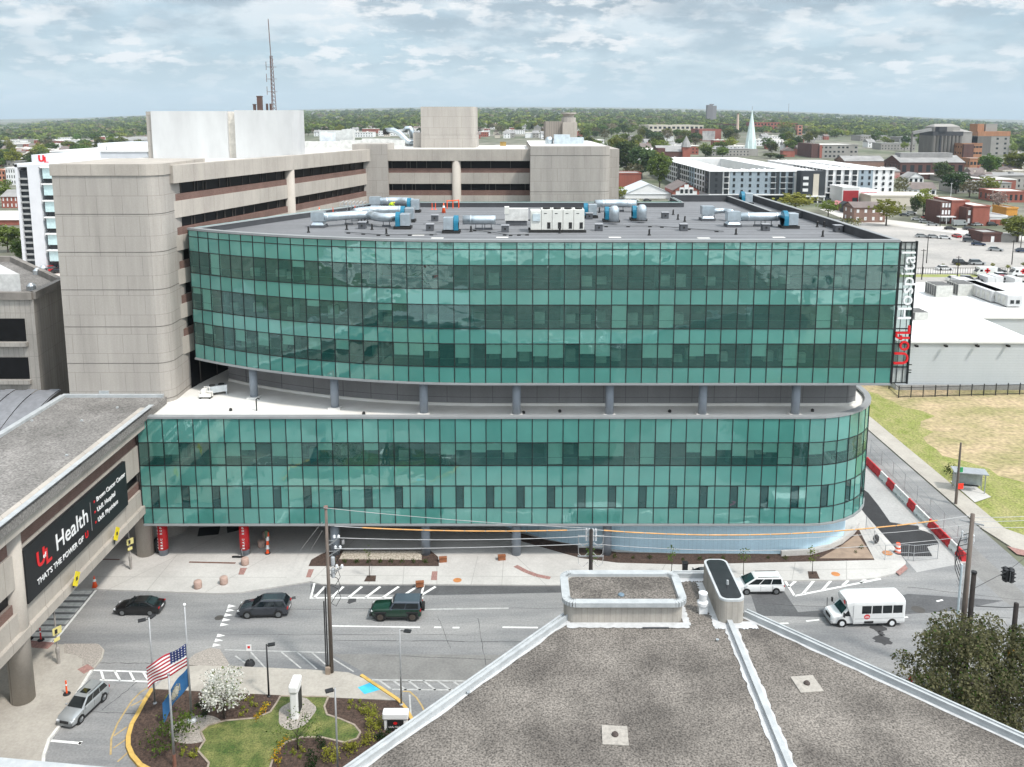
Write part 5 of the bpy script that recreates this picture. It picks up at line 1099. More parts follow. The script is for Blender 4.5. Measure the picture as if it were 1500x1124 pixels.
# ================================================================== VEHICLES
def paint(name, c, rough=0.28, metal=0.0): 
    m = mat(name, c, rough=rough, metal=metal, var=0.06, scale=0.8, spec=0.5); m.node_tree.nodes['Principled BSDF'].inputs['Coat Weight'].default_value = 0.5; m.node_tree.nodes['Principled BSDF'].inputs['Coat Roughness'].default_value = 0.08; return m
M_tyre = mat('tyre_rubber', (0.014, 0.014, 0.014), rough=0.85); M_rim = mat('alloy_rim', (0.30, 0.31, 0.32), rough=0.35, metal=0.8); M_rimb = mat('bronze_rim', (0.12, 0.10, 0.085), rough=0.45, metal=0.6)
M_cgl = mat('car_glass', (0.010, 0.014, 0.016), rough=0.05, var=0.2, spec=0.6); M_cglt = mat('tinted_windshield', (0.008, 0.026, 0.027), rough=0.05, spec=0.6)
M_tail = mat('tail_lamp', (0.42, 0.01, 0.012), rough=0.25, var=0.05); M_head = mat('head_lamp', (0.70, 0.72, 0.74), rough=0.12, var=0.05); M_trimb = mat('black_plastic', (0.018, 0.018, 0.019), rough=0.6)
SPECS = {  # length, half width, height, belt, bottom, hood stations (x from rear 0..1, z), cabin (rear base, rear roof, front roof, front base), wheel xs
 'sedan': dict(L=4.85, w=.92, H=1.44, belt=.98, zb=.2, top=[(0, .82), (.03, .98), (.16, 1.0), (.30, .97), (.66, .96), (.70, .95), (.90, .80), (.97, .68), (1, .50)], cab=(.10, .30, .56, .74), wr=.34, wx=(.2, .8), npil=3),
 'suv': dict(L=4.95, w=.96, H=1.74, belt=1.10, zb=.24, top=[(0, .75), (.02, 1.12), (.3, 1.12), (.68, 1.12), (.74, 1.10), (.92, .98), (.98, .80), (1, .55)], cab=(.015, .09, .55, .73), wr=.38, wx=(.19, .80), npil=4),
 'boxy': dict(L=4.65, w=.97, H=1.85, belt=1.18, zb=.36, top=[(0, .9), (.01, 1.18), (.4, 1.18), (.62, 1.18), (.66, 1.17), (.94, 1.12), (.985, 1.0), (1, .62)], cab=(.012, .03, .55, .64), wr=.44, wx=(.17, .81), npil=3),
 'van': dict(L=5.15, w=.99, H=1.75, belt=1.05, zb=.22, top=[(0, .8), (.015, 1.06), (.5, 1.06), (.76, 1.04), (.80, 1.0), (.94, .86), (.985, .70), (1, .5)], cab=(.01, .05, .60, .83), wr=.34, wx=(.18, .79), npil=4)}
def car(kind, loc, rz, pm, label, cat='car', roofm=None, group=None, glass=None, rim=None, extras=(), sc=.92):
    S = SPECS[kind]; L, w, H, bz, zb = S['L'], S['w'], S['H'], S['belt'], S['zb']; glass = glass or M_cgl; rim = rim or M_rim
    t = thing({'sedan': 'sedan_car', 'suv': 'suv_car', 'boxy': 'off_road_car', 'van': 'minivan'}[kind], label, cat, loc, rz, group)
    X = lambda f: (f - .5) * L
    b = MB(); rings = []
    for f, z in S['top']:
        e = 1 - .16 * max(0, (f - .86) / .14) ** 1.6 - .10 * max(0, (.08 - f) / .08); ww = w * e
        zz = zb + (.06 if f in (0, 1) else 0)
        half = [(ww * .84, zz), (ww * .97, zz + .10), (ww, zz + .30), (ww * .985, z - .20), (ww * .95, z - .06), (ww * .84, z)]
        rings.append([(X(f), y, max(zz, q)) for y, q in half] + [(X(f), -y, max(zz, q)) for y, q in reversed(half)])
    n = 12; vs = [p for r in rings for p in r]; fs = [(i * n + j, (i + 1) * n + j, (i + 1) * n + (j + 1) % n, i * n + (j + 1) % n) for i in range(len(rings) - 1) for j in range(n)]
    fs += [tuple(range(n)), tuple(reversed(range((len(rings) - 1) * n, len(rings) * n)))]
    b.add(vs, fs); body = b.build('body', pm, t, world=False, smooth=True); body.modifiers.new('edge', 'EDGE_SPLIT').split_angle = R(38)
    c0, c1, c2, c3 = S['cab']; wb, wr = w * .93, w * (.86 if kind == 'boxy' else .74)
    base = [(X(c0), -wb), (X(c3), -wb * .96), (X(c3), wb * .96), (X(c0), wb)]; roof = [(X(c1), -wr), (X(c2), -wr * .97), (X(c2), wr * .97), (X(c1), wr)]; zr = H - .07
    g = MB(); top = [(X(c1) + .09, -wr + .12), (X(c2) - .12, -wr + .12), (X(c2) - .12, wr - .12), (X(c1) + .09, wr - .12)]
    v = [(*p, bz - .05) for p in base] + [(*p, zr) for p in roof] + [(*p, H) for p in top]
    g.add(v, [(i, (i + 1) % 4, 4 + (i + 1) % 4, 4 + i) for i in range(4)] + [(4 + i, 4 + (i + 1) % 4, 8 + (i + 1) % 4, 8 + i) for i in range(4)] + [(8, 9, 10, 11)])
    cab = g.build('cabin', roofm or pm, t, world=False); md = cab.modifiers.new('bevel', 'BEVEL'); md.width = .05; md.segments = 2
    def face(i): return Vector((*base[i], bz)), Vector((*base[(i + 1) % 4], bz)), Vector((*roof[(i + 1) % 4], zr)), Vector((*roof[i], zr))
    def pane(i, s0, s1, t0, t1, nm, m):
        A, B, C, E = face(i); nn = (B - A).cross(E - A).normalized() * .022
        P = lambda s, u: A.lerp(B, s).lerp(E.lerp(C, s), u) + nn
        MB().quad(P(s0, t0), P(s1, t0), P(s1, t1), P(s0, t1)).build(nm, m, t, world=False)
    pane(1, .06, .94, .06, .93, 'windshield', glass); pane(3, .07, .93, .2, .92, 'rear_window', M_cgl)
    k = S['npil'] - 1
    for j in range(k):
        s0, s1 = .05 + .90 * j / k, .05 + .90 * (j + 1) / k
        pane(0, s0 + .012, s1 - .012, .10, .90, 'side_window', M_cgl); pane(2, 1 - s1 + .012, 1 - s0 - .012, .10, .90, 'side_window', M_cgl)
    for f in S['wx']:
        for sy in (-1, 1):
            x = X(f); r = S['wr']; y0 = sy * (w - .20); y1 = sy * (w + .025)
            ar = MB(); ar.tube([(x, sy * (w - .3), r), (x, sy * (w + .012), r)], r * 1.16, 20); ar.build('wheel_arch', M_trimb, t, world=False)
            wh_ = MB(); wh_.tube([(x, y0, r), (x, y1, r)], r, 22); o = wh_.build('wheel', M_tyre, t, world=False)
            rm_ = MB(); rm_.tube([(x, y1 - .002 * sy, r), (x, y1 + .012 * sy, r)], r * .64, 16)
            for q in range(5): a = q * 2 * math.pi / 5; rm_.beam((x, y1 + .018 * sy, r), (x + r * .6 * math.cos(a), y1 + .018 * sy, r + r * .6 * math.sin(a)), .05, .02)
            rm_.build('rim', rim, o, world=False)
    hz = S['top'][-2][1] - .08
    for sy in (-1, 1):
        MB().obox((X(.965), sy * w * .70, hz), (.26, .30, .13), sy * -.35).build('headlight', M_head, t, world=False)
        MB().obox((X(.012), sy * w * .78, bz - .16), (.10, .28, .15 if kind != 'suv' else .2)).build('taillight', M_tail, t, world=False)
        MB().obox((X(c3) - .25, sy * (w + .06), bz + .06), (.14, .16, .12)).build('mirror', roofm or pm, t, world=False, bevel=.02)
        for j in range(2): MB().obox((X(c1 + (c2 - c1) * (.30 + .42 * j)), sy * (w + .008), bz - .16), (.16, .03, .03)).build('door_handle', M_trimb if kind == 'boxy' else pm, t, world=False)
    sl = MB()
    for sy in (-1, 1):
        for f in (c0 + (c3 - c0) * .30, c0 + (c3 - c0) * .60, c3 + .005): sl.box(X(f) - .008, X(f) + .008, sy * w * .99 - .012, sy * w * .99 + .012, zb + .2, bz - .06)
        sl.box(X(.28), X(.72), sy * (w * .985) - .02, sy * (w * .985) + .02, zb - .02, zb + .12)
    sl.build('door_seam', M_trimb, t, world=False)
    MB().box(X(.985), X(1) + .012, -w * .45, w * .45, hz - .20, hz + .02).build('grille', M_trimb, t, world=False)
    MB().box(X(0) - .015, X(0) + .01, -.26, .26, .62, .75).build('number_plate', M_wht, t, world=False)
    if 'rails' in extras:
        for sy in (-1, 1): MB().box(X(c1) + .3, X(c2) - .3, sy * (wr - .1) - .02, sy * (wr - .1) + .02, H, H + .06).build('roof_rail', M_trimb if 'dark' in extras else M_rim, t, world=False)
    if 'sunroof' in extras: MB().box(X(c2) - .95, X(c2) - .3, -.38, .38, H + .001, H + .012).build('sunroof', M_cgl, t, world=False)
    if 'spare' in extras:
        s = MB(); s.tube([(X(0) - .26, .1, 1.05), (X(0) - .02, .1, 1.05)], .42, 20); s.build('spare_wheel', M_tyre, t, world=False)
        fl_ = MB()
        for f in S['wx']:
            for sy in (-1, 1): fl_.box(X(f) - .58, X(f) + .58, sy * w - .03, sy * w + .10, .86, .96); 
        fl_.build('fender_flare', M_trimb, t, world=False); MB().box(X(1) - .05, X(1) + .14, -w * .9, w * .9, .45, .72).build('bumper', M_trimb, t, world=False)
    t.scale = (sc, sc, sc); return t
def gp(u, v, z=0.0): p = G(u, v, z); return (p.x, p.y, z)
PI = math.pi
car('sedan', gp(205, 895), PI, paint('black_paint', (0.006, 0.006, 0.007)), 'glossy black sedan driving left, nearest the zebra crossing', sc=.87)
car('suv', gp(388, 898), PI + .05, paint('charcoal_paint', (0.045, 0.05, 0.06), .25, .3), 'charcoal SUV driving left behind the white yield triangles', 'suv', extras=('rails',))
car('boxy', gp(582, 902), PI, paint('green_paint', (0.004, 0.030, 0.016)), 'dark green boxy off-roader with grey roof and spare wheel', 'off-road car', sc=.97, roofm=paint('slate_roof', (0.055, 0.07, 0.09), .4), rim=M_rimb, extras=('spare',))
M_carw = paint('white_paint', (0.72, 0.73, 0.73))
car('van', gp(1110, 864), PI + .02, M_carw, 'white minivan waiting at the far kerb beside the black roof box', 'minivan', sc=.9, glass=M_cglt, extras=('rails', 'dark'))
car('suv', gp(123, 1041), math.atan2((G(97, 1058) - G(146, 1012)).y, (G(97, 1058) - G(146, 1012)).x), paint('silver_paint', (0.40, 0.42, 0.43), .3, .45), 'silver SUV with sunroof parked on the side lane below the bridge', 'suv', sc=.83, extras=('sunroof', 'rails'))
car('sedan', gp(1030, 853), PI, paint('grey_paint', (0.12, 0.13, 0.14), .3, .3), 'grey car mostly hidden behind the foreground roof edge, parked at the far kerb')
def bus(loc, rz, label, group=None):
    t = thing('shuttle_bus', label, 'shuttle bus', loc, rz, group); t.scale = (.92, .92, .92); L, w, H = 7.0, 1.18, 2.9; x0, x1 = -3.4, 1.75
    prof = [(w * .96, .38), (w, .6), (w, 2.35), (w * .97, 2.6), (w * .85, 2.80), (w * .6, 2.88)]; prof = prof + [(-y, z) for y, z in reversed(prof)]
    b = MB(); n = len(prof)
    xs = [(x0, .97), (x0 + .12, 1.0), (x1 - .1, 1.0), (x1 + .55, .93)]
    vs = []
    for i, (x, s) in enumerate(xs):
        for y, z in prof: vs.append((x if not (i == 3 and z < 1.9) else x - .65, y * s, (.38 + (z - .38) * (1 if i in (1, 2) else (.97 if i == 0 else .93)))))
    b.add(vs, [(i * n + j, (i + 1) * n + j, (i + 1) * n + (j + 1) % n, i * n + (j + 1) % n) for i in range(3) for j in range(n)] + [tuple(range(n)), tuple(reversed(range(3 * n, 4 * n)))])
    b.build('body', M_carw, t, world=False)
    c = MB(); cw = 1.02                                      # cutaway cab and bonnet
    sec = [(x1 - .1, 1.98, 1.0), (x1 + .35, 1.96, 1.0), (x1 + 1.02, 1.22, .98), (x1 + 1.75, 1.04, .92), (x1 + 1.92, .82, .84)]
    vs = [p for x, z, s in sec for p in ((x, -cw * s, .36), (x, -cw * s, z * .965), (x, -cw * s * .93, z), (x, cw * s * .93, z), (x, cw * s, z * .965), (x, cw * s, .36))]
    c.add(vs, [(i * 6 + j, (i + 1) * 6 + j, (i + 1) * 6 + (j + 1) % 6, i * 6 + (j + 1) % 6) for i in range(4) for j in range(6)] + [tuple(range(6)), tuple(reversed(range(24, 30)))]); c.build('cab', M_carw, t, world=False, bevel=.04)
    MB().quad((x1 + .46, -.74, 1.87), (x1 + .98, -.84, 1.295), (x1 + .98, .84, 1.295), (x1 + .46, .74, 1.87)).build('windshield', M_cglt, t, world=False); bpy.data.objects[-1] if False else None
    for sy in (-1, 1):
        y = sy * (w + .008)
        for k in range(4): xa = x0 + .3 + k * 1.02; MB().quad((xa, y, 1.45), (xa + .92, y, 1.45), (xa + .92, y, 2.25), (xa, y, 2.25)).build('side_window', M_cgl, t, world=False)
        yc = sy * (cw + .012); MB().poly([(x1 + .02, yc, 1.15), (x1 + .85, yc, 1.15), (x1 + .42, yc * .99, 1.72), (x1 + .02, yc * .99, 1.72)]).build('cab_window', M_cgl, t, world=False)
        s = MB(); nn = 20; s.poly([(x0 + .75 + .3 * math.cos(2 * PI * k / nn) + 3.0, y + sy * .004, 1.12 + .26 * math.sin(2 * PI * k / nn)) for k in range(nn)]); s.build('logo', M_red, t, world=False)
        q = MB(); q.box(x0 + 3.52, x0 + 3.98, y + sy * .006 - .004, y + sy * .006 + .004, 1.06, 1.11); q.box(x0 + 3.6, x0 + 3.9, y + sy * .006 - .004, y + sy * .006 + .004, 1.16, 1.2); q.build('logo_stroke', M_wht, t, world=False)
        MB().box(x0 + 3.1, x0 + 4.0, min(y, y + sy * .01), max(y, y + sy * .01), .45, .68).build('battery_hatch', M_trimb, t, world=False)
        sm_ = MB(); sm_.box(x1 - .05, x1 - .02, y - .006, y + .006, .5, 2.3); sm_.box(x0 + .1, x1 - .2, y - .005, y + .005, .92, .95); sm_.build('body_seam', mat('seam_grey', (0.35, 0.36, 0.37)), t, world=False)
        MB().obox((x1 + 1.75, sy * .72, .86), (.22, .3, .22)).build('headlight', M_head, t, world=False)
        mr_ = MB(); mr_.beam((x1 + .8, sy * 1.0, 1.2), (x1 + .95, sy * 1.35, 1.35), .04, .04); mr_.obox((x1 + .95, sy * 1.38, 1.5), (.12, .2, .42)); mr_.build('mirror', M_trimb, t, world=False)
        MB().obox((x0 - .0, sy * .95, 1.0), (.06, .16, .3)).build('taillight', M_tail, t, world=False)
        for x, r in ((x1 + .95, .40), (x0 + 1.25, .40)):
            ar = MB(); ar.tube([(x, sy * .7, r), (x, sy * (w if x < 0 else cw + .0) + sy * .012, r)], r * 1.15, 20); ar.build('wheel_arch', M_trimb, t, world=False)
            wq = (w if x < 0 else cw) + .02; o = MB().tube([(x, sy * (wq - .3), r), (x, sy * wq, r)], r, 20).build('wheel', M_tyre, t, world=False); MB().tube([(x, sy * wq, r), (x, sy * (wq + .015), r)], r * .6, 14).build('rim', M_head, o, world=False)
    MB().box(x1 + 1.86, x1 + 2.02, -.95, .95, .38, .62).build('bumper', mat('bumper_grey', (0.35, 0.36, 0.37)), t, world=False); MB().box(x1 + 1.88, x1 + 1.94, -.5, .5, .66, .95).build('grille', M_trimb, t, world=False)
    s = MB(); s.poly([(x1 + .62 - .02, .55 + .22 * math.cos(2 * PI * k / 16), 2.35 + .2 * math.sin(2 * PI * k / 16)) for k in range(16)]); s.build('logo', M_red, t, world=False)
    MB().tube([(x1 + 1.6, -1.0, 1.0), (x1 + 1.6, -1.05, 1.9)], .03, 6).build('crossing_mirror', M_trimb, t, world=False)
    return t
bus(gp(1266, 909), PI + .05, 'white shuttle bus with red round logo crossing toward the left, right of the minivan')
bus((8.9, 73.6, 0), PI, 'white shuttle bus hidden by the foreground roof and mirrored in the teal glass')
# far cars, parked and passing: one mesh each, a few pixels long in the picture
FARM = {}
def far_mesh(kind, pm):
    key = (kind, pm.name)
    if key in FARM: return FARM[key]
    b = MB()
    if kind == 'van':
        b.prism([(-2.9, -1), (2.2, -1), (2.2, 1), (-2.9, 1)], .4, 2.5); b.add([(2.2, -1, .4), (3.0, -.95, .4), (3.0, .95, .4), (2.2, 1, .4), (2.2, -1, 2.0), (3.0, -.95, 1.15), (3.0, .95, 1.15), (2.2, 1, 2.0)], [(0, 1, 5, 4), (1, 2, 6, 5), (2, 3, 7, 6)]); b.quad((2.22, -.9, 1.95), (2.95, -.85, 1.2), (2.95, .85, 1.2), (2.22, .9, 1.95), 1)
        for sy in (-1, 1): b.box(1.3, 2.1, sy * 1.01 - .01, sy * 1.01 + .01, 1.3, 1.9, 1)
        wx = (-1.9, 1.9); W = 1.0
    else:
        h = 1.45 if kind == 'car' else 1.75; W = .92
        b.add([(-2.35, -.88, .3), (2.35, -.85, .3), (2.35, .85, .3), (-2.35, .88, .3), (-2.35, -.9, .9), (2.3, -.82, .75), (2.3, .82, .75), (-2.35, .9, .9), (1.1, -.92, .95), (1.1, .92, .95)], [(0, 3, 7, 4), (1, 5, 6, 2), (0, 4, 8, 5, 1), (3, 2, 6, 9, 7), (4, 7, 9, 8), (8, 9, 6, 5)])
        r0 = -1.4 if kind == 'car' else -2.1
        b.add([(-2.0 if kind == 'car' else -2.3, -.85, .92), (1.15, -.85, .95), (1.15, .85, .95), (-2.0 if kind == 'car' else -2.3, .85, .92), (r0, -.66, h - .05), (.3, -.66, h - .05), (.3, .66, h - .05), (r0, .66, h - .05)], [(0, 1, 5, 4), (1, 2, 6, 5), (2, 3, 7, 6), (3, 0, 4, 7)], 1); b.box(r0, .3, -.67, .67, h - .05, h)
        wx = (-1.45, 1.45)
    for x in wx:
        for sy in (-1, 1): b.tube([(x, sy * (W - .2), .34), (x, sy * (W + .01), .34)], .34, 12, 2)
    FARM[key] = b.mesh('far_car', [pm, M_cgl, M_tyre]); return FARM[key]
FC = {'white': M_carw, 'black': paint('black_paint', (0.006, 0.006, 0.007)), 'silver': MATS['silver_paint'], 'red': paint('red_paint', (0.45, 0.015, 0.02)), 'grey': MATS['grey_paint'], 'blue': paint('navy_paint', (0.02, 0.04, 0.09))}
def farcar(u, v, colr, rz, label, kind='car'):
    p = Gt(u, v); o = bpy.data.objects.new('parked_van' if kind == 'van' else 'parked_car', far_mesh(kind, FC[colr])); col.objects.link(o); o.location = (p.x, p.y, p.z + .06); o.rotation_euler = (0, 0, rz)
    tag(o, label, 'van' if kind == 'van' else 'car', 'cars in the streets and lots beyond the hospital'); return o
for (u, v, c, rz, lb, k) in [
    (1407, 388, 'black', 0, 'black car on the road above the ambulance lot', 'suv'), (1431, 388, 'silver', 0, 'silver car following the black car above the ambulance lot', 'suv'), (1383, 396, 'white', 0, 'white car behind the iron fence on the road above the lot', 'car'),
    (1461, 400, 'grey', 0, 'grey car between the two ambulance vans', 'car'), (1468, 408, 'white', .1, 'white car parked right of the left ambulance van', 'suv'), (1492, 427, 'white', .2, 'white car near the right frame edge in the ambulance lot', 'suv'), (1432, 420, 'white', .3, 'white car left of centre in the ambulance lot', 'suv'), (1458, 424, 'blue', -.3, 'dark blue and white car behind the cooling units', 'car'), (1443, 417, 'white', PI / 2, 'white van nose-on in the middle of the ambulance lot', 'van'), (1455, 416, 'white', PI / 2, 'white van nose-on right of the middle of the ambulance lot', 'van'), (1482, 419, 'white', PI / 2, 'tall white van nose-on near the right frame edge', 'van'), (1399, 412, 'white', 0, 'white car roof peeping over the warehouse roof', 'car'),
    (1392, 337, 'black', -.5, 'black car driving down the diagonal road', 'car'), (1420, 355, 'grey', -.45, 'grey car leading two on the diagonal road', 'suv'), (1433, 360, 'blue', -.45, 'dark car just behind the grey car on the diagonal road', 'car'), (1458, 368, 'silver', -.4, 'silver car alone lower down the diagonal road', 'car'), (1498, 370, 'blue', -.3, 'navy car cut by the right frame edge', 'car'),
    (1343, 323, 'white', -.5, 'first of three pale cars parked along the diagonal road', 'car'), (1355, 327, 'silver', -.5, 'second of three pale cars parked along the diagonal road', 'car'), (1366, 331, 'silver', -.5, 'third and nearest of three pale cars parked along the diagonal road', 'car'),
    (1405, 331, 'silver', 0, 'silver van beside the tall red brick house', 'van'), (1421, 330, 'white', 0, 'white car parked between the two red brick blocks', 'car'), (1431, 331, 'silver', .2, 'silver car parked before the lower red brick block', 'car'), (1419, 337, 'black', 0, 'black car in front of the red brick house lot', 'car'), (1453, 331, 'black', 0, 'black SUV right of the lower red brick block', 'suv'), (1325, 317, 'grey', -.6, 'grey car at the top of the diagonal road', 'car'), (1335, 314, 'white', -.6, 'white car at the top of the diagonal road under trees', 'car'),
    (1197, 297, 'black', 0, 'dark car in front of the white apartment block', 'car'), (1212, 293, 'grey', -.3, 'grey car at the corner of the white apartment block', 'car'), (1234, 295, 'black', -.3, 'dark car by the dark red shed', 'car'), (1208, 287, 'grey', -1, 'grey car in the street between the apartment blocks', 'car'),
    (56, 395, 'blue', .5, 'navy car left of the red car beyond the low concrete block', 'car'), (77, 398, 'red', .6, 'bright red car in the pale lot beside the concrete stair tower', 'suv'), (47, 394, 'black', .5, 'black car furthest left in the pale lot', 'car'), (88, 400, 'black', .6, 'black car half hidden by the concrete stair tower', 'car'),
    (912, 295, 'grey', 0, 'grey car behind the roof edge left of the gabled brick hall', 'car'), (930, 295, 'white', 0, 'white car behind the roof edge before the white shed', 'car'), (948, 295, 'black', 0, 'black car behind the roof edge before the white shed', 'car'), (985, 295, 'silver', 0, 'silver car in front of the gabled brick hall', 'car')]: farcar(u, v, c, rz, lb, k)
for (u, v, lb) in ((1443, 404, 'white ambulance van with a red cross, left of the pair'), (1495, 405, 'white ambulance van with a red cross, cut by the right frame edge')):
    p = G(u, v); t = thing('ambulance_van', lb, 'van', (p.x, p.y, .06), PI, 'ambulance vans with red crosses'); o = bpy.data.objects.new('body', far_mesh('van', M_carw)); col.objects.link(o); o.parent = t
    m_ = MB(); m_.box(-.28, .28, 1.02, 1.05, .9, 2.3); m_.box(-.75, .75, 1.02, 1.05, 1.35, 1.85); o2 = m_.build('red_cross', M_red, t, world=False)

# ================================================================== STREET FURNITURE
M_wood = mat('pole_wood', (0.19, 0.155, 0.13), c2=(0.10, 0.08, 0.07), scale=2, stretch=(6, 6, .4), rough=0.9); M_wooddk = mat('tarred_wood', (0.035, 0.028, 0.025), c2=(0.018, 0.015, 0.014), scale=2, rough=0.9)
M_ins = mat('insulator', (0.62, 0.64, 0.66), rough=0.3); M_galv = mat('lamp_grey', (0.36, 0.37, 0.38), rough=0.5, metal=.3); M_dkpole = mat('lamp_black', (0.02, 0.02, 0.022), rough=0.5)
def hz(u, v, p): return D(u, v, p.y).z
# utility pole in front of the forecourt
YW = 62.6
def upole(base, H, label, rb=.17, rt=.11, m=None, arms=()):
    t = thing('utility_pole', label, 'utility pole', tuple(base)); MB().tube([(0, 0, 0), (0, 0, H * .5), (0, 0, H)], [rb, (rb + rt) / 2, rt], 14).build('shaft', m or M_wood, t, world=False, smooth=True); return t
p1 = G(486, 987); H1 = hz(472, 744, p1); u1 = upole(p1, H1, 'tall pale wooden utility pole with double dark conduit by the near pavement')
MB().lathe((0, 0, H1 - .05), [(.17, 0), (.17, .18)], 12).build('cap', mat('cap_rust', (0.2, 0.12, 0.1)), u1, world=False)
for dx, dh in ((-.28, 7.6), (-.42, 6.4)): MB().tube([(dx, -.05, 0), (dx, -.05, dh)], .055, 8).build('conduit', M_dkpole, u1, world=False)
MB().obox((-.25, -.1, .35), (.4, .45, .7)).build('base_cover', mat('base_cover', (0.30, 0.24, 0.19)), u1, world=False)
for (h, sx) in ((H1 - 3.6, 1.0), (H1 - 5.2, 1.1), (H1 - 2.7, .9)):
    a = MB(); a.beam((0, .1, h - .6), (sx, .1, h + .1), .08, .08); a.beam((0, .1, h - .15), (sx * .6, .1, h - .1), .05, .05); o = a.build('bracket_arm', M_galv, u1, world=False)
    for q in (sx, sx * .62): MB().lathe((q, .1, h + .1), [(.06, 0), (.12, .05), (.06, .12), (.12, .17), (.05, .26)], 10).build('insulator', M_ins, o, world=False)
for k, (h, r) in enumerate(((H1 - 5.0, .22), (H1 - 6.0, .2))): MB().lathe((.35, .22, h), [(r * .7, 0), (r * .8, .1), (r * .8, .7), (r * .4, .8)], 12).build('cutout', mat('grey_can', (0.42, 0.44, 0.46)), u1, world=False)
rg = random.Random(9)
for k in range(5):
    z = H1 - 3 - k * .9; MB().tube([(.1, .1, z), (.7, .2, z - .4), (.9, .25, z - 1.2), (.5, .2, z - 1.9), (.15, .1, z - 1.6 - rg.random())], .025, 6).build('jumper_cable', M_dkpole, u1, world=False)
b2_ = D(866, 776, YW); u2 = upole((b2_.x, YW, 0), b2_.z, 'dark crowded utility pole with cutouts rising behind the foreground stair head', m=M_wooddk, rb=.17, rt=.14); H2 = b2_.z
for x in (-.35, -.12, .15, .38): MB().lathe((x, .15, H2 - 1.0), [(.08, 0), (.1, .3), (.07, .5), (.1, .8), (.05, 1.0)], 10).build('cutout', M_ins, u2, world=False)
for h in (H2 - .6, H2 - 1.5, H2 - 2.3): MB().beam((-1.0, .12, h), (1.0, .12, h), .09, .1).build('crossarm', M_galv, u2, world=False)
for sx in (-1, 1):
    for h in (H2 - .5, H2 - 1.4, H2 - 2.2): MB().tube([(sx * 1.0, .12, h), (sx * .95, .15, h - .7), (sx * .6, .15, h - 1.0), (sx * .2, .12, h - .6)], .025, 6).build('jumper_cable', mat('pale_cable', (0.5, 0.5, 0.5)), u2, world=False)
b3_ = D(1425, 753, YW); u3 = upole((b3_.x, YW, 0), b3_.z, 'tall weathered utility pole right of the shuttle bus with a pale conduit', rb=.24, rt=.16); H3 = b3_.z
MB().beam((-.9, .1, H3 - .55), (1.0, .1, H3 - 1.0), .1, .12).build('crossarm', M_galv, u3, world=False)
MB().tube([(-.5, 0, 0), (-.5, 0, H3 - 4.2)], .09, 8).build('conduit', mat('conduit_pale', (0.50, 0.58, 0.62)), u3, world=False)
for k in range(4): MB().lathe((-.55 + .3 * k, .25, H3 - 2.2 - .35 * (k % 2)), [(.07, 0), (.11, .2), (.07, .45), (.1, .6), (.04, .7)], 10).build('cutout', M_ins, u3, world=False)
for k in range(5): z = H3 - 1.6 - k * .45; MB().tube([(.1, .1, z), (-.6 - .1 * k, .2, z - .3), (-.9, .2, z - 1.3), (-.5, .1, z - 2.4)], .028, 6).build('jumper_cable', M_dkpole, u3, world=False)
p4 = D(1427, 838, 58.5); u4 = upole((p4.x, 58.5, 0), p4.z, 'black tarred pole just right of the tall weathered pole', rb=.2, rt=.17, m=M_wooddk); MB().lathe((0, 0, p4.z - .1), [(.2, 0), (.2, .15)], 10).build('cap', M_dkpole, u4, world=False); MB().tube([(.1, 0, p4.z - 5), (.5, 0, p4.z - 5.3), (.7, 0, p4.z - 5.6), (.5, 0, p4.z - 5.9), (.2, 0, p4.z - 5.5)], .04, 6).build('cable_loop', M_dkpole, u4, world=False)
p5 = D(1489, 884, 59.0); u5 = upole((p5.x, 59.0, 0), p5.z, 'black tarred pole with blue street sign and orange box at the right frame edge', rb=.2, rt=.17, m=M_wooddk)
zs_ = D(1492, 950, 59).z; MB().obox((.55, -.25, zs_ - .1), (.9, .04, .22), -.3).build('street_sign', mat('sign_blue', (0.03, 0.16, 0.48), rough=.5), u5, world=False); MB().obox((-.25, -.25, zs_ - .15), (.55, .3, .4), .2).build('signal_box', mat('signal_yellow', (0.65, 0.33, 0.03)), u5, world=False); MB().tube([(-.3, -.1, 0), (-.3, -.1, zs_ - .4)], .07, 8).build('conduit', M_galv, u5, world=False)
# wires
M_wire = mat('wire_grey', (0.42, 0.42, 0.42), rough=.5); M_worange = mat('wire_cover_orange', (0.62, 0.33, 0.12), rough=.5)
def wire(pts, lb, r=.026, m=None, Y=YW, covers=None):
    P = [D(u, v, Y) for u, v in pts]; t = thing('power_line', lb, 'power line', tuple(P[0])); MB().tube(P, r, 6).build('cable', m or M_wire, t)
    for i, c in enumerate(covers or []):
        Q = [D(u, v, Y) for u, v in c]; o = MB().tube(Q, .05, 8).build('orange_cover', M_worange, t)
    return t
def span(a, b, sag, n=10): return [(a[0] + (b[0] - a[0]) * i / n, a[1] + (b[1] - a[1]) * i / n + sag * 4 * (i / n) * (1 - i / n)) for i in range(n + 1)]
def chop(pts, k0, step, gap=.06): return None
W1 = span((490, 771), (862, 776), 4.5); cov1 = []
def along(W, s):
    k = min(len(W) - 2, int(s * (len(W) - 1))); f = s * (len(W) - 1) - k; return (W[k][0] + (W[k + 1][0] - W[k][0]) * f, W[k][1] + (W[k + 1][1] - W[k][1]) * f)
for i in range(10): s0 = .11 + i * .081; cov1.append([along(W1, s0), along(W1, s0 + .037), along(W1, s0 + .077)])
wire(W1, 'upper wire with orange covers from the pale pole to the dark crowded pole', covers=cov1)
W2 = span((868, 776), (1425, 755), 17); cov2 = []
for i in range(16): s0 = .03 + i * .055; cov2.append([along(W2, s0), along(W2, s0 + .025), along(W2, s0 + .052)])
wire(W2, 'upper wire with orange covers from the dark crowded pole to the right pole', covers=cov2)
wire(span((474, 744), (864, 774), 3), 'topmost thin wire from the pale pole top to the dark crowded pole', .018)
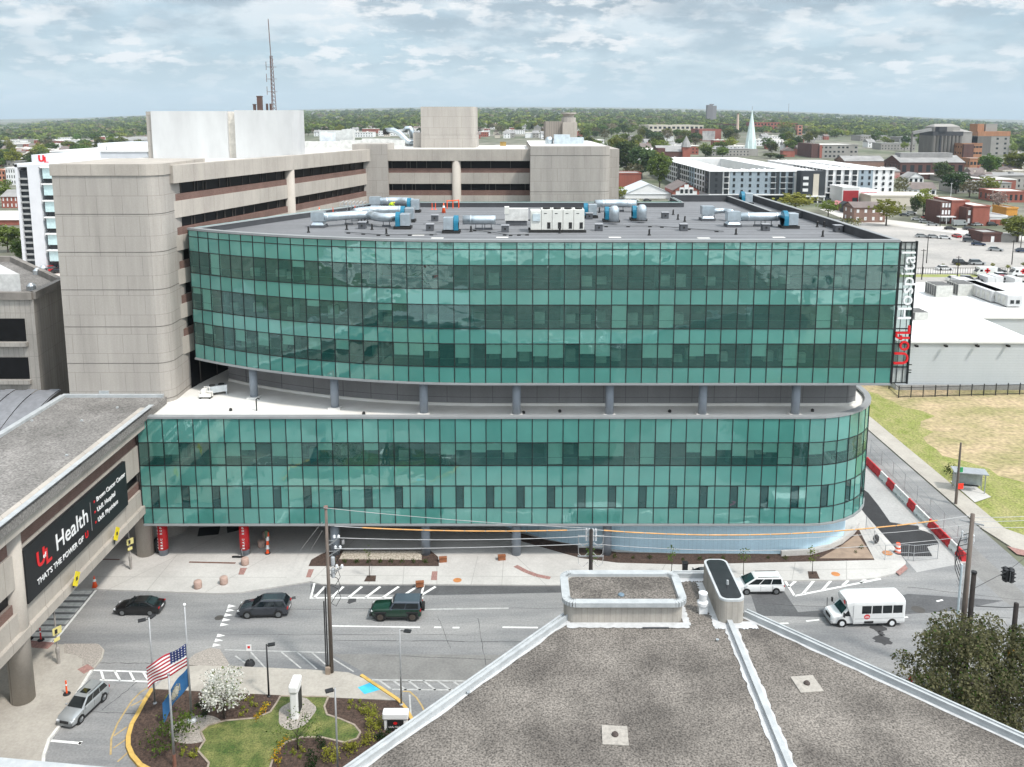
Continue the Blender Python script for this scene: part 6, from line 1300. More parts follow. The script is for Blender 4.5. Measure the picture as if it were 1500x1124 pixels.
wire(span((493, 788), (862, 786), 4), 'bare middle wire left of the dark crowded pole'); wire(span((493, 804), (862, 797), 2), 'bare lower wire left of the dark crowded pole')
wire(span((868, 785), (1425, 768), 13), 'bare middle wire right of the dark crowded pole', .02); wire(span((868, 797), (1425, 785), 15), 'bare lower wire right of the dark crowded pole', .02)
wire(span((1425, 758), (1560, 752), 2), 'uppermost wire leaving the right pole toward the field', .02); wire(span((1428, 764), (1560, 758), 2), 'middle wire leaving the right pole toward the field', .02); wire(span((1428, 772), (1560, 770), 2), 'lowest wire leaving the right pole toward the field', .02)
for k, (a, b) in enumerate((((472, 765), (440, 806)), ((472, 778), (455, 806)))):
    A = D(*a, p1.y); B = G(*b, .2); t = thing('guy_wire', 'slanting guy wire of the pale utility pole, %s of two' % ('upper', 'lower')[k], 'guy wire', tuple(B)); MB().tube([A, B], .02, 6).build('cable', M_wire, t)
# traffic signal on its span wire
sgp = D(1477, 842, 66); sg = thing('traffic_signal', 'black four-way traffic signal hanging from a span wire at the right', 'traffic signal', (sgp.x, 66, sgp.z - .5))
for a in range(4):
    q = MB(); c = Vector((.28 * math.cos(a * PI / 2 + .4), .28 * math.sin(a * PI / 2 + .4), 0)); q.obox(c + Vector((0, 0, .5)), (.3, .32, 1.05), a * PI / 2 + .4)
    for j in range(3): d = c.normalized(); q.obox(c + d * .22 + Vector((0, 0, .18 + .33 * j)), (.22, .26, .05), a * PI / 2 + .4)
    q.build('signal_head', M_dkpole, sg, world=False)
MB().obox((.0, -.34, .5), (.1, .04, .9)).build('back_plate', M_galv, sg, world=False)
wpt = [(1427, 880), (1450, 862), (1477, 838), (1500, 818), (1540, 785)]; t = thing('span_wire', 'thin span wire carrying the hanging traffic signal', 'wire', tuple(D(1427, 880, 60))); MB().tube([D(1427, 862, 60), D(1477, 836, 66), D(1530, 795, 74)], .02, 6).build('cable', M_dkpole, t)
t = thing('span_wire', 'dark cable looping right from the black tarred pole', 'wire', tuple(D(1430, 890, 58.5))); MB().tube([D(1430, 888, 58.5), D(1470, 890, 59), D(1560, 888, 62)], .03, 6).build('cable', M_dkpole, t)
# lamp posts
def lamp(bu, bv, tu, tv, label, m, heads=((.5, 0),), r=.075, bz=.13):
    p = G(bu, bv, bz); H = hz(tu, tv, p) - bz; t = thing('lamp_post', label, 'lamp post', tuple(p)); MB().tube([(0, 0, 0), (0, 0, H)], [r, r * .75], 10).build('pole', m, t, world=False, smooth=True); MB().lathe((0, 0, 0), [(r * 2, 0), (r * 2, .08), (r * 1.2, .14)], 10).build('base', m, t, world=False)
    for dx, dy in heads:
        h = MB(); h.beam((0, 0, H - .12), (dx * .6, dy * .6, H - .1), .06, .06); h.obox((dx, dy, H - .08), (.55, .36, .12), math.atan2(dy, dx)); h.build('lamp_head', M_dkpole, t, world=False, bevel=.03)
    return t
lamp(227, 1031, 214, 905, 'grey lamp post with twin heads at the yellow kerb corner of the bed', M_galv, ((-.45, -.2), (.1, .3)))
lamp(394, 1021, 388, 944, 'slim black lamp post behind the flowering white tree', M_dkpole, ((.35, .1),))
lamp(495, 1132, 481, 1008, 'grey lamp post rising from the front of the island lawn', M_galv, ((-.35, -.15),))
lamp(588, 1033, 583, 922, 'grey lamp post beside the blue ramp marking', M_galv, ((.6, -.1),))
# flags
p = G(281, 1056, .16); FH = hz(258, 887, p); fp = thing('flagpole', 'tall silver flagpole with a ball top in the pebble circle', 'flagpole', tuple(p)); MB().tube([(0, 0, 0), (0, 0, FH - .16)], [.09, .05], 12).build('pole', M_galv, fp, world=False, smooth=True); MB().blob((0, 0, FH - .1), .11, 1, 0, 2, 0).build('finial', M_wht, fp, world=False, smooth=True); MB().lathe((0, 0, 0), [(.35, 0), (.3, .1), (.15, .2)], 16).build('collar', M_ins, fp, world=False)
fx, fy = p.x, p.y
def flag(name, label, cat, top, w, h, paintf, mats, droop, seed, d=(-.93, -.36)):
    n, mrow = 39, 26; V = []; z0 = top
    for j in range(mrow + 1):
        for i in range(n + 1):
            s = i / n; wav = .16 * math.sin(s * 9 + seed + j * .10) * (s ** .6)
            V.append((fx - .08 + d[0] * w * s * .95 - d[1] * wav, fy + d[1] * w * s * .95 + d[0] * wav, z0 - h * j / mrow - droop * s * w * (1 + .15 * math.sin(s * 6 + seed))))
    F = [(j * (n + 1) + i, j * (n + 1) + i + 1, (j + 1) * (n + 1) + i + 1, (j + 1) * (n + 1) + i) for j in range(mrow) for i in range(n)]
    b = MB(); b.v = V; b.f = F; b.m = [paintf(i / n, j / mrow, i, j) for j in range(mrow) for i in range(n)]
    t = thing(name, label, cat, (fx, fy, z0)); o = b.build('cloth', mats, t, smooth=True); o.modifiers.new('thick', 'SOLIDIFY').thickness = .01; return t
M_fr = mat('flag_red', (0.36, 0.012, 0.03), rough=.8); M_fw = mat('flag_white', (0.78, 0.78, 0.78), rough=.8, var=.04); M_fb = mat('flag_navy', (0.02, 0.035, 0.13), rough=.8); M_fsb = mat('flag_blue', (0.025, 0.11, 0.26), rough=.8)
def us(s, t, i, j):
    if s < .40 and t < 14 / 26: return 1 if (i % 3 == 1 and j % 3 == 1) else 2
    return 0 if (j // 2) % 2 == 0 else 1
zf = D(257, 943, fy).z
flag('national_flag', 'striped red and white flag with starred navy corner flying left', 'flag', zf, 2.9, 1.75, us, [M_fr, M_fw, M_fb], .42, .5)
def seal(s, t, i, j):
    r = math.hypot((s - .5) * 1.6, t - .5); return 1 if r < .26 else (2 if .30 < r < .35 and i % 2 == 0 else (3 if r < .29 else 0))
flag('state_flag', 'blue flag with a round pale seal hanging below the striped flag', 'flag', zf - 1.95, 2.3, 1.5, seal, [M_fsb, mat('seal_cream', (0.55, 0.52, 0.42), c2=(0.25, 0.24, 0.2), scale=6), mat('seal_gold', (0.4, 0.32, 0.1)), mat('seal_ring', (0.04, 0.1, 0.2))], .95, 2.2, d=(-.80, -.3))
p = G(256, 1122, .16); H = hz(242, 992, p); t = thing('flagpole', 'bare weathered pole in front of the blue flag, at the bottom of the bed', 'flagpole', tuple(p)); MB().tube([(0, 0, 0), (0, 0, H)], [.085, .06], 10).build('pole', M_galv, t, world=False, smooth=True); MB().lathe((0, 0, 0), [(.14, 0), (.1, .9)], 10).build('rusty_foot', mat('rust_foot', (0.22, 0.10, 0.07)), t, world=False); MB().lathe((0, 0, H), [(.1, 0), (.1, .1)], 10).build('cap', M_galv, t, world=False)
# pedestrian crossing posts
M_ylw = mat('fluor_sign', (0.62, 0.55, 0.22), rough=.5)
for (bu, bv, tu, tv, sv, lb) in ((192, 834, 188, 757, 796, 'grey pole with pale yellow crossing signs on the forecourt by the bridge'), (86, 972, 78, 877, 927, 'grey pole with pale yellow crossing signs at the near end of the zebra crossing')):
    p = G(bu, bv, .13); H = hz(tu, tv, p); zs2 = hz(bu - 2, sv, p); t = thing('crossing_sign', lb, 'road sign', tuple(p)); MB().tube([(0, 0, 0), (0, 0, H)], .07, 10).build('pole', mat('galv_pole', (0.30, 0.28, 0.26)), t, world=False)
    for dy, dz, s in ((-.12, .1, .62), (.12, .0, .62)): MB().obox((.1, dy, zs2 + dz), (.62, .03, .62), R(60) , 0, 0).build('sign_plate', M_ylw, t, world=False)
    MB().obox((.12, -.16, zs2 - .62), (.5, .04, .3), R(60)).build('arrow_plate', M_ylw, t, world=False); MB().obox((.14, -.19, zs2 + .1), (.2, .03, .36), R(60)).build('symbol', M_dkpole, t, world=False)
    MB().lathe((0, 0, .0), [(.12, 0), (.12, .9), (.16, .95), (.16, 1.4), (.1, 1.5)], 10).build('push_button_box', mat('galv_pole', (0.3, 0.28, 0.26)), t, world=False)
p = G(366, 974, .0); t = thing('parking_sign', 'small white parking sign on a thin post with a dark round foot', 'road sign', tuple(p)); MB().tube([(0, 0, 0), (0, 0, 1.6)], .03, 8).build('post', M_galv, t, world=False); MB().obox((0, -.04, 1.55), (.42, .03, .55)).build('plate', M_wht, t, world=False); MB().lathe((0, 0, 0), [(.42, 0), (.42, .1), (.3, .35), (.1, .42)], 14).build('foot', M_dkpole, t, world=False); MB().obox((0, -.06, 1.62), (.2, .015, .2)).build('symbol', M_red, t, world=False)
# cones, delineators, bollards
def gcone(u, v, lb, h=.95): p = G(u, v, .13); cone((p.x, p.y, .13), lb, h, 'orange traffic cones on the ground')
gcone(139, 860, 'orange cone with white bands by the far end of the zebra crossing', 1.1)
for k, (u, v, m, lb) in enumerate(((98, 1017, M_or, 'orange delineator post on a black foot beside the silver SUV'), (60, 938, mat('post_red', (0.55, 0.04, 0.04)), 'red delineator post at the near end of the zebra crossing'), (44, 936, mat('post_yellow', (0.7, 0.42, 0.03)), 'yellow delineator post under the bridge at the near kerb'))):
    p = G(u, v, .13); t = thing('delineator_post', lb, 'delineator', tuple(p)); MB().lathe((0, 0, 0), [(.07, 0), (.06, 1.15)], 10).build('post', m, t, world=False); MB().lathe((0, 0, 0), [(.28, 0), (.28, .06), (.1, .1)], 12).build('foot', M_dkpole, t, world=False); MB().lathe((0, 0, .75), [(.072, 0), (.07, .12)], 10).build('band', M_wht, t, world=False)
M_pkst = mat('pink_stone', (0.46, 0.33, 0.28), c2=(0.34, 0.24, 0.20), scale=4, rough=.9)
for k, (u, v, lb) in enumerate(((290, 861, 'pink stone bollard drum at the forecourt kerb, left of the pair'), (328, 855, 'pink stone bollard drum at the forecourt kerb, right of the pair'), (359, 827, 'pink stone bollard drum in front of the right red banner column'), (383, 801, 'pink stone bollard drum in the shade right of the red banner column'), (390, 788, 'pink stone bollard drum deepest in the shade under the block'))):
    p = G(u, v, .13); t = MB().lathe((0, 0, 0), [(.36, 0), (.38, .1), (.38, .62), (.33, .7), (.2, .74)], 20).build('stone_bollard', M_pkst, None, smooth=True); t.location = p; tag(t, lb, 'bollard', 'pink stone bollard drums')
for k, (bu, bv, lb) in enumerate(((-36.0, 82.4, 'left'), (-27.6, 82.4 , 'right'))):
    t = thing('column_banner', 'red banner with white upright letters wrapped round the %s grey column under the block' % lb, 'banner', (bu, 82.4, .9)); MB().lathe((bu, 82.4, .75), [(.50, 0), (.50, 2.75)], 24).build('wrap', M_red, t, smooth=True)
    for j, ch in enumerate('FOR CARE'): 
        if ch != ' ': text('letter', ch, .30, M_wht, (bu + .06, 82.4 - .51, 3.25 - j * .32), (PI / 2, -PI / 2, 0), t, ext=.01, align='CENTER', bold=.012)
    for j, ch in enumerate('FOR CARE'):
        if ch != ' ' and k == 0: text('letter', ch, .26, M_wht, (bu - .40, 82.4 - .33, 3.2 - j * .32), (PI / 2, -PI / 2, -R(50)), t, ext=.01, align='CENTER', bold=.012)
p = G(233, 808, .13); t = thing('litter_bin', 'black ribbed litter bin beside the left red banner column', 'litter bin', tuple(p)); MB().lathe((0, 0, 0), [(.38, 0), (.42, .1), (.42, 1.15), (.36, 1.25)], 16).build('bin', M_dkpole, t, world=False); MB().lathe((0, 0, 1.25), [(.46, 0), (.46, .1), (.2, .3)], 16).build('lid', M_dkpole, t, world=False)
p = G(392, 811, .13); t = thing('cone_stack', 'leaning stack of orange and white cones beside the right red banner column', 'traffic cones', tuple(p)); b = MB()
for j in range(5): b.lathe((0, .08 * j, .1 + .42 * j), [(.2, 0), (.16, .05), (.1, .42)], 12, j % 2)
b.build('cones', [M_or, M_wht], t, world=False); MB().lathe((0, 0, 0), [(.3, 0), (.3, .08)], 12).build('foot', M_dkpole, t, world=False); MB().obox((-.1, .3, 2.0), (.3, .3, .8)).build('bundle', mat('bundle_green', (0.06, 0.09, 0.05), var=.4), t, world=False)
p = G(357, 817, .13); t = thing('kick_scooter', 'grey kick scooter lying by the foot of the right red banner column', 'scooter', tuple(p)); MB().beam((-1.1, 0, .12), (-.1, 0, .08), .25, .06).build('deck', M_dkpole, t, world=False); MB().tube([(-.05, 0, .1), (-.2, 0, 1.0)], .03, 8).build('stem', M_galv, t, world=False); MB().tube([(-.2, -.25, 1.0), (-.2, .25, 1.0)], .025, 8).build('handlebar', M_dkpole, t, world=False)
for x in (-1.1, .0): MB().tube([(x, -.03, .1), (x, .03, .1)], .1, 12).build('wheel', M_tyre, t, world=False)
p = G(503, 806, .2); t = thing('yard_sign', 'small white notice board on a post beside the stone strip', 'sign', tuple(p)); MB().obox((0, 0, .9), (.28, .04, .5), .4).build('plate', M_wht, t, world=False); MB().tube([(0, 0, 0), (0, 0, .8)], .03, 6).build('post', M_galv, t, world=False)
sm2 = MB(); sm2.poly(px([(292, 773), (323, 771), (320, 783), (289, 786)], .14)); sm2.poly(px([(332, 770), (356, 769), (355, 776), (333, 781)], .14)); struct(sm2.build('entrance_mat', M_trimb))
p = G(1003, 843, .13); t = thing('black_bin', 'slim black square bin on the far pavement beyond the foreground roof', 'litter bin', tuple(p)); MB().box(-.24, .24, -.24, .24, 0, 1.3).build('body', M_dkpole, t, world=False, bevel=.03); MB().box(-.28, .28, -.28, .28, 1.3, 1.38).build('lid', M_dkpole, t, world=False)
for k, (u, v, lb) in enumerate(((615, 859, 'at the right end of the hatched bay'), (649, 823, 'at the right tip of the planting bed'), (735, 820, 'near the column by the drive'))):
    p = G(u, v, .13); t = MB().obox((0, 0, .22), (.75, .4, .42), .15).obox((0, 0, .46), (.8, .45, .06), .15).build('rusty_box', mat('rusty_box', (0.24, 0.09, 0.04), var=.35), None); t.location = p; tag(t, 'small rusty brown box %s' % lb, 'box', 'rusty boxes on the forecourt')
# monument signs on the island
p = G(433, 1049, .2); t = thing('monument_sign', 'slim white pylon sign seen edge-on in a pebble circle on the lawn', 'sign', tuple(p)); Hm = hz(434, 1000, p)
MB().prism([(-.28, -.4), (.28, -.4), (.28, .9), (-.28, .9)], 0, Hm - .5).build('pylon', M_wht, t, world=False, bevel=.1); MB().box(-.34, .34, -.5, 1.0, Hm - .8, Hm - .2).build('head', M_wht, t, world=False, bevel=.12); MB().box(.29, .32, -.1, .8, .2, Hm - 1.0).build('panel', M_trimb, t, world=False)
struct(MB().poly([(p.x + (1.35 + .1 * math.sin(5 * a)) * math.cos(a), p.y + .3 + (1.7 + .1 * math.cos(4 * a)) * math.sin(a), .206) for a in [2 * PI * k / 28 for k in range(28)]]).build('pebble_paving.002', M_agg))
p = G(580, 1068, .16); t = thing('monument_sign', 'white framed sign with black panel in the mulch by the yellow kerb', 'sign', tuple(p)); Hm = hz(580, 1043, p) - .1
MB().box(-.85, .85, -.2, .3, 0, Hm - .1).build('frame', M_wht, t, world=False, bevel=.08); MB().box(-.95, .95, -.28, .4, Hm - .55, Hm).build('head', M_wht, t, world=False, bevel=.1); MB().box(-.6, .6, -.24, -.2, .05, Hm * .62).build('panel', M_trimb, t, world=False)
c = MB(); c.poly([(.15 * math.cos(2 * PI * k / 14), -.25, Hm * .45 + .12 * math.sin(2 * PI * k / 14)) for k in range(14)]); c.build('logo', M_red, t, world=False); ltext('lettering', 'UofL Health', .2, M_wht, (0, -.25, Hm * .24), (PI / 2, 0, 0), t, align='CENTER', ext=.005); ltext('arrow', 'v', .22, M_wht, (0, -.25, Hm * .1), (PI / 2, 0, 0), t, align='CENTER', ext=.005)
# works area: barriers, mesh fence, drum
M_bred = mat('barrier_red', (0.52, 0.03, 0.035), var=.15, scale=2); M_bwht = mat('barrier_white', (0.70, 0.68, 0.66), var=.1, scale=2)
yb0, yb1 = G(1271, 681).y, G(1412, 822).y; nseg = 14; seq = 'RRWRWWRWWRRRWR'
for i in range(nseg):
    v0 = 679 + (824 - 679) * (i / nseg) ** 1.0; f0, f1 = i / nseg, (i + 1) / nseg
    A = G(1270 + 143 * f0, 680 + 143 * f0); B = G(1270 + 143 * f1, 680 + 143 * f1); d = (B - A); L_ = d.length; d.normalize(); c_ = (A + B) / 2; red = seq[i] == 'R'
    t = thing('road_barrier', '%s plastic road barrier, %s from the far end of the row' % ('red' if red else 'white', ORD[i]), 'barrier', (c_.x, c_.y, .005), math.atan2(d.y, d.x), 'plastic barriers along the works strip')
    b = MB(); prof = [(-.28, 0), (-.28, .25), (-.12, .5), (-.09, .95), (.09, .95), (.12, .5), (.28, .25), (.28, 0)]; hl = L_ / 2 - .03
    b.add([(-hl, y, z) for y, z in prof] + [(hl, y, z) for y, z in prof], [(k, k + 1, 8 + k + 1, 8 + k) for k in range(7)] + [tuple(range(8)), tuple(range(15, 7, -1))]); b.build('shell', M_bred if red else M_bwht, t, world=False, bevel=.03); MB().box(-.12, .12, -.295, .295, .1, .2).build('fork_slot', M_trimb, t, world=False)
def meshfence(pts, lb, h=1.9):
    P = [G(u, v, .02) for u, v in pts]; t = thing('mesh_fence', lb, 'fence', tuple(P[0])); b = MB()
    for i in range(len(P) - 1):
        a, c = P[i], P[i + 1]
        for z in (.1, h * .5, h): b.tube([a + Vector((0, 0, z)), c + Vector((0, 0, z))], .022, 6)
        k = max(2, int((c - a).length / .22))
        for j in range(k): q = a.lerp(c, j / k); b.box(q.x - .004, q.x + .004, q.y - .004, q.y + .004, .1, h)
    b.build('mesh_panel', M_galv, t)
    for q in P: MB().tube([q, q + Vector((0, 0, h + .05))], .035, 8).build('post', M_galv, t)
meshfence([(1275, 664), (1291, 681), (1308, 698), (1325, 716), (1343, 735), (1362, 754), (1382, 775), (1402, 795), (1420, 812)], 'silver mesh fence standing along the red and white barriers')
meshfence([(1268, 778), (1280, 800), (1296, 822), (1330, 821), (1338, 822), (1373, 819)], 'silver mesh fence panels closing the corner of the works strip', 1.7)
p = G(1315, 810, .13); t = thing('traffic_drum', 'orange and white striped traffic drum behind the mesh fence', 'traffic drum', tuple(p)); b = MB()
for j in range(5): b.lathe((0, 0, .08 + .2 * j), [(.30 - .02 * j, 0), (.285 - .02 * j, .2)], 16, j % 2)
b.build('drum', [M_or, M_wht], t, world=False); MB().lathe((0, 0, 0), [(.42, 0), (.42, .08)], 16).build('foot', M_dkpole, t, world=False)
p = G(1283, 796, .13); t = MB().blob((0, 0, .5), (.32, .3, .5), 4, 0, 2, .1).tube([(0, 0, 0), (0, 0, .6)], .05, 6).build('covered_sign', M_dkpole, None, smooth=True); t.location = p; tag(t, 'black bagged sign on the mesh fence at the works corner', 'covered sign')
rw = MB(); R0 = [G(u, v, .17) for u, v in ((1144, 814), (1186, 812), (1212, 805), (1232, 796), (1249, 782), (1257, 772))]
for i in range(5): rw.beam(R0[i] + Vector((0, 0, .25)), R0[i + 1] + Vector((0, 0, .25)), .3, .6)
tag(rw.build('low_wall', M_conc, None, loc=tuple(R0[0])), 'low pale concrete wall curving round the pale blue ground storey', 'wall')
# bus shelter and stop
p = G(1418, 718, .12); t = thing('bus_shelter', 'small grey bus shelter with bench on the pavement by the field', 'bus shelter', (p.x, p.y, .12), -.25)
for x in (-1.6, 1.6):
    for y in (-.7, .7): MB().box(x - .05, x + .05, y - .05, y + .05, 0, 2.4).build('post', M_galv, t, world=False)
MB().box(-1.9, 1.9, -.95, .95, 2.4, 2.5).build('roof', mat('shelter_roof', (0.30, 0.32, 0.34), rough=.4), t, world=False); MB().box(-1.6, 1.6, .68, .72, .4, 2.2).build('glass_panel', mat('shelter_glass', (0.30, 0.34, 0.34), rough=.15), t, world=False); MB().box(-1.2, 1.2, .2, .55, .42, .5).build('bench', M_dkpole, t, world=False); MB().box(-1.64, -1.56, -.6, .6, .5, 2.0).build('poster_case', mat('poster', (0.5, 0.52, 0.5)), t, world=False)
struct(MB().poly(px([(1392, 705), (1415, 703), (1452, 728), (1428, 736)], .124)).build('concrete_pad', M_conc))
p = G(1400, 738, .12); H = hz(1415, 650, p); t = thing('utility_pole', 'slim weathered pole beside the bus shelter with a red sign', 'utility pole', tuple(p)); MB().tube([(0, 0, 0), (0, 0, 3), (0, 0, H)], [.17, .15, .1], 10).build('shaft', M_wood, t, world=False); MB().obox((.35, -.1, 2.2), (.7, .04, .7), .15).build('red_plate', mat('flat_red', (0.75, 0.04, 0.02)), t, world=False); MB().obox((.3, -.05, 4.2), (.35, .04, .6)).build('green_plate', mat('flat_green', (0.03, 0.30, 0.10)), t, world=False)
p = G(1334, 1003, 0); t = thing('fire_hydrant', 'red fire hydrant half hidden under the dark street tree', 'fire hydrant', tuple(p)); MB().lathe((0, 0, 0), [(.16, 0), (.16, .1), (.11, .12), (.11, .6), (.14, .62), (.1, .75), (.03, .82)], 12).build('barrel', M_bred, t, world=False); MB().tube([(-.2, 0, .48), (.2, 0, .48)], .06, 8).build('nozzle', M_bred, t, world=False)
# worker on the roof, bending over
p = RZ(571, 311); t = thing('person', 'worker in a fluorescent yellow jacket bending over by the rear roof duct', 'person', (p.x, p.y, ZR), -.4)
legs = mat('work_trousers', (0.05, 0.06, 0.09)); hv = mat('fluor_jacket', (0.55, 0.75, 0.03), rough=.8); skin = mat('skin', (0.45, 0.28, 0.20), rough=.6)
def limb(m, P, Rr, mi): m.tube(P, Rr, 10, mi)
b = MB(); 
for sy in (-1, 1):
    limb(b, [(-.02, sy * .10, .90), (.04, sy * .12, .5), (-.02, sy * .13, .08)], [.10, .075, .05], 0); limb(b, [(-.04, sy * .13, .05), (.18, sy * .14, .04)], [.055, .04], 3)
    limb(b, [(.42, sy * .19, 1.18), (.55, sy * .24, .90), (.68, sy * .18, .68)], [.065, .055, .045], 1); limb(b, [(.68, sy * .18, .68), (.74, sy * .16, .60)], [.045, .03], 2)
b.tube([(-.05, 0, .85), (.05, 0, 1.02), (.28, 0, 1.18), (.46, 0, 1.22), (.55, 0, 1.24)], [.15, .17, .19, .18, .08], 12, 1); b.tube([(.52, 0, 1.24), (.62, 0, 1.26)], [.06, .06], 10, 2); b.blob((.70, 0, 1.27), (.12, .085, .11), 2, 2, 2, 0)
b.build('body', [legs, hv, skin, M_dkpole], t, world=False, smooth=True); MB().blob((.71, 0, 1.33), (.14, .11, .09), 3, 0, 2, 0).build('hard_hat', mat('hat_yellow', (0.75, 0.65, 0.05)), t, world=False, smooth=True)

# ================================================================== PLANTS NEAR BY
M_bark = mat('bark', (0.10, 0.078, 0.062), c2=(0.05, 0.04, 0.032), scale=3, stretch=(3, 3, .6), rough=.95)
L_olive = leafmat('leaf_olive', (0.075, 0.078, 0.038), (0.20, 0.19, 0.105), .35, .0, .8); L_shrub = leafmat('leaf_shrub', (0.03, 0.05, 0.012), (0.08, 0.12, 0.03), .25, .15, 2); L_lime = leafmat('leaf_lime', (0.16, 0.19, 0.03), (0.30, 0.32, 0.06), .3, .12, 2); L_fresh = leafmat('leaf_fresh', (0.07, 0.12, 0.022), (0.15, 0.23, 0.05), .35, .12, 1.5); L_dark = leafmat('leaf_dark', (0.012, 0.03, 0.012), (0.035, 0.06, 0.02), .2, .1, 2); L_blos = leafmat('blossom_white', (0.50, 0.50, 0.44), (0.78, 0.78, 0.74), .25, .0, 3); L_flow = leafmat('flower_yellow', (0.55, 0.22, 0.01), (0.70, 0.50, 0.02), .2, .1, 5)
def crownmesh(name, seed, clumps, rx, rz, per, leaf, mats, size_c=(.25, .45), hollow=.35, second=None):
    rg = np.random.default_rng(seed); d = rg.normal(size=(clumps, 3)); d /= np.linalg.norm(d, axis=1)[:, None]
    rr = (hollow + (1 - hollow) * rg.uniform(0, 1, (clumps, 1)) ** .5) * rg.uniform(.72, 1.08, (clumps, 1)); c = d * rr * np.array([rx, rx, rz]); c[:, 2] = np.where(c[:, 2] < -rz * .75, -rz * .6, c[:, 2])
    q = leaf_cloud(rg, c, rg.uniform(size_c[0], size_c[1], clumps) * rx, per, leaf); mi = None
    if second: mi = (rg.random(len(q)) < second).astype(np.int32)
    return fast_quads(name, q, mats, mi)
def trunk(H, r, top, seed, n=7, spread=1.0, z0=0):
    rg = random.Random(seed); b = MB(); b.tube([(0, 0, 0), (.05 * H * rg.uniform(-.3, .3), .04, H * .45), (0, 0, H * .8)], [r, r * .8, r * .45], 10)
    for k in range(n):
        a = 2 * PI * k / n + rg.uniform(-.4, .4); h0 = H * rg.uniform(.4, .75); L_ = top * rg.uniform(.6, .95) * spread
        b.tube([(0, 0, h0), (L_ * .45 * math.cos(a), L_ * .45 * math.sin(a), h0 + L_ * .35), (L_ * math.cos(a), L_ * math.sin(a), h0 + L_ * .62)], [r * .45, r * .3, r * .1], 7)
    return b
def plant(name, label, cat, loc, crown, cz, trunkb=None, group=None, rz=0, sc_=(1, 1, 1), leafname='crown'):
    t = thing(name, label, cat, loc, rz, group)
    o = bpy.data.objects.new(leafname, crown); col.objects.link(o); o.parent = t; o.location = (0, 0, cz); o.scale = sc_
    if trunkb: trunkb.build('trunk', M_bark, t, world=False, smooth=True)
    return t
plant('street_tree', 'large dark olive street tree spilling past the right edge of the foreground roof', 'tree', (34.2, 55.4, 0), crownmesh('big_crown', 21, 175, 6.0, 3.9, 185, .10, [L_olive, L_shrub], (.12, .22), .35, .12), 4.9, trunk(5.6, .3, 4.6, 3, 9))
pl1 = G(328, 1052, .16); plant('blossom_tree', 'small tree covered in white blossom on the mulch island', 'tree', tuple(pl1), crownmesh('blossom_crown', 5, 70, 1.8, 1.3, 90, .085, [L_blos, L_fresh], (.2, .34), .4, .14), 2.5, trunk(2.0, .09, 1.5, 5, 6))
pl2 = G(252, 1090, .16); plant('shrub', 'loose sprawling green shrub around the foot of the flagpoles', 'shrub', tuple(pl2), crownmesh('loose_shrub', 8, 44, 1.9, 1.0, 44, .085, [L_shrub, L_fresh], (.2, .3), .3, .3), 1.1, trunk(1.2, .06, 1.5, 6, 8))
pl3 = G(278, 1068, .16); plant('shrub', 'green shrub beside the pebble circle under the silver flagpole', 'shrub', tuple(pl3), crownmesh('green_shrub', 9, 18, 1.1, .8, 40, .08, [L_fresh], (.25, .4), .3), .8, trunk(.7, .04, .8, 7, 5))
struct(MB().poly([(G(287, 1068, .165).x + 1.9 * math.cos(a), G(287, 1068, .165).y + 1.5 * math.sin(a), .168) for a in [2 * PI * k / 26 for k in range(26)]]).build('pebble_paving.003', M_agg))
pl4 = G(436, 1098, .16); plant('young_tree', 'airy young green tree at the front edge of the lawn', 'tree', tuple(pl4), crownmesh('airy_crown', 12, 40, 1.9, 1.2, 26, .07, [L_shrub, L_fresh], (.18, .3), .3, .4), 1.75, trunk(1.9, .05, 1.3, 8, 7))
limec = crownmesh('lime_shrub', 31, 22, .62, .42, 110, .055, [L_lime], (.3, .5), .3); darkc = crownmesh('dark_shrub', 32, 20, .6, .42, 110, .055, [L_dark], (.3, .5), .3); tuft = crownmesh('lime_tuft', 33, 9, .28, .16, 110, .05, [L_lime], (.35, .6), .2); ylc = crownmesh('flower_clump', 34, 9, .33, .22, 120, .05, [L_flow, L_lime], (.35, .6), .2, .4)
for (u, v, cm, nm, s, lb) in ((548, 1064, limec, 'shrub', 1.15, 'round lime-yellow shrub left of the white framed sign'), (542, 1045, limec, 'shrub', 1.0, 'round lime-yellow shrub nearest the pavement on the right mulch'), (540, 1087, limec, 'shrub', .95, 'lime-yellow shrub midway down the right mulch'), (513, 1101, limec, 'shrub', 1.1, 'lime-yellow shrub right of the front lamp post'), (485, 1109, limec, 'shrub', 1.15, 'lime-yellow shrub just left of the front lamp post'), (562, 1083, darkc, 'shrub', 1.0, 'dark green shrub below the white framed sign'), (470, 1092, darkc, 'shrub', .85, 'dark green shrub right of the airy young tree'), (457, 1119, darkc, 'shrub', 1.1, 'dark green shrub at the bottom of the island'), (300, 1046, darkc, 'shrub', .7, 'dark shrub left of the blossom tree'), (292, 1035, darkc, 'shrub', .55, 'small dark shrub by the pavement left of the blossom tree')):
    p = G(u, v, .16); o = bpy.data.objects.new(nm, cm); col.objects.link(o); o.location = (p.x, p.y, p.z + .35 * s); o.scale = (s, s, s); o.rotation_euler = (0, 0, u); tag(o, lb, 'shrub', 'rounded shrubs on the mulch island')
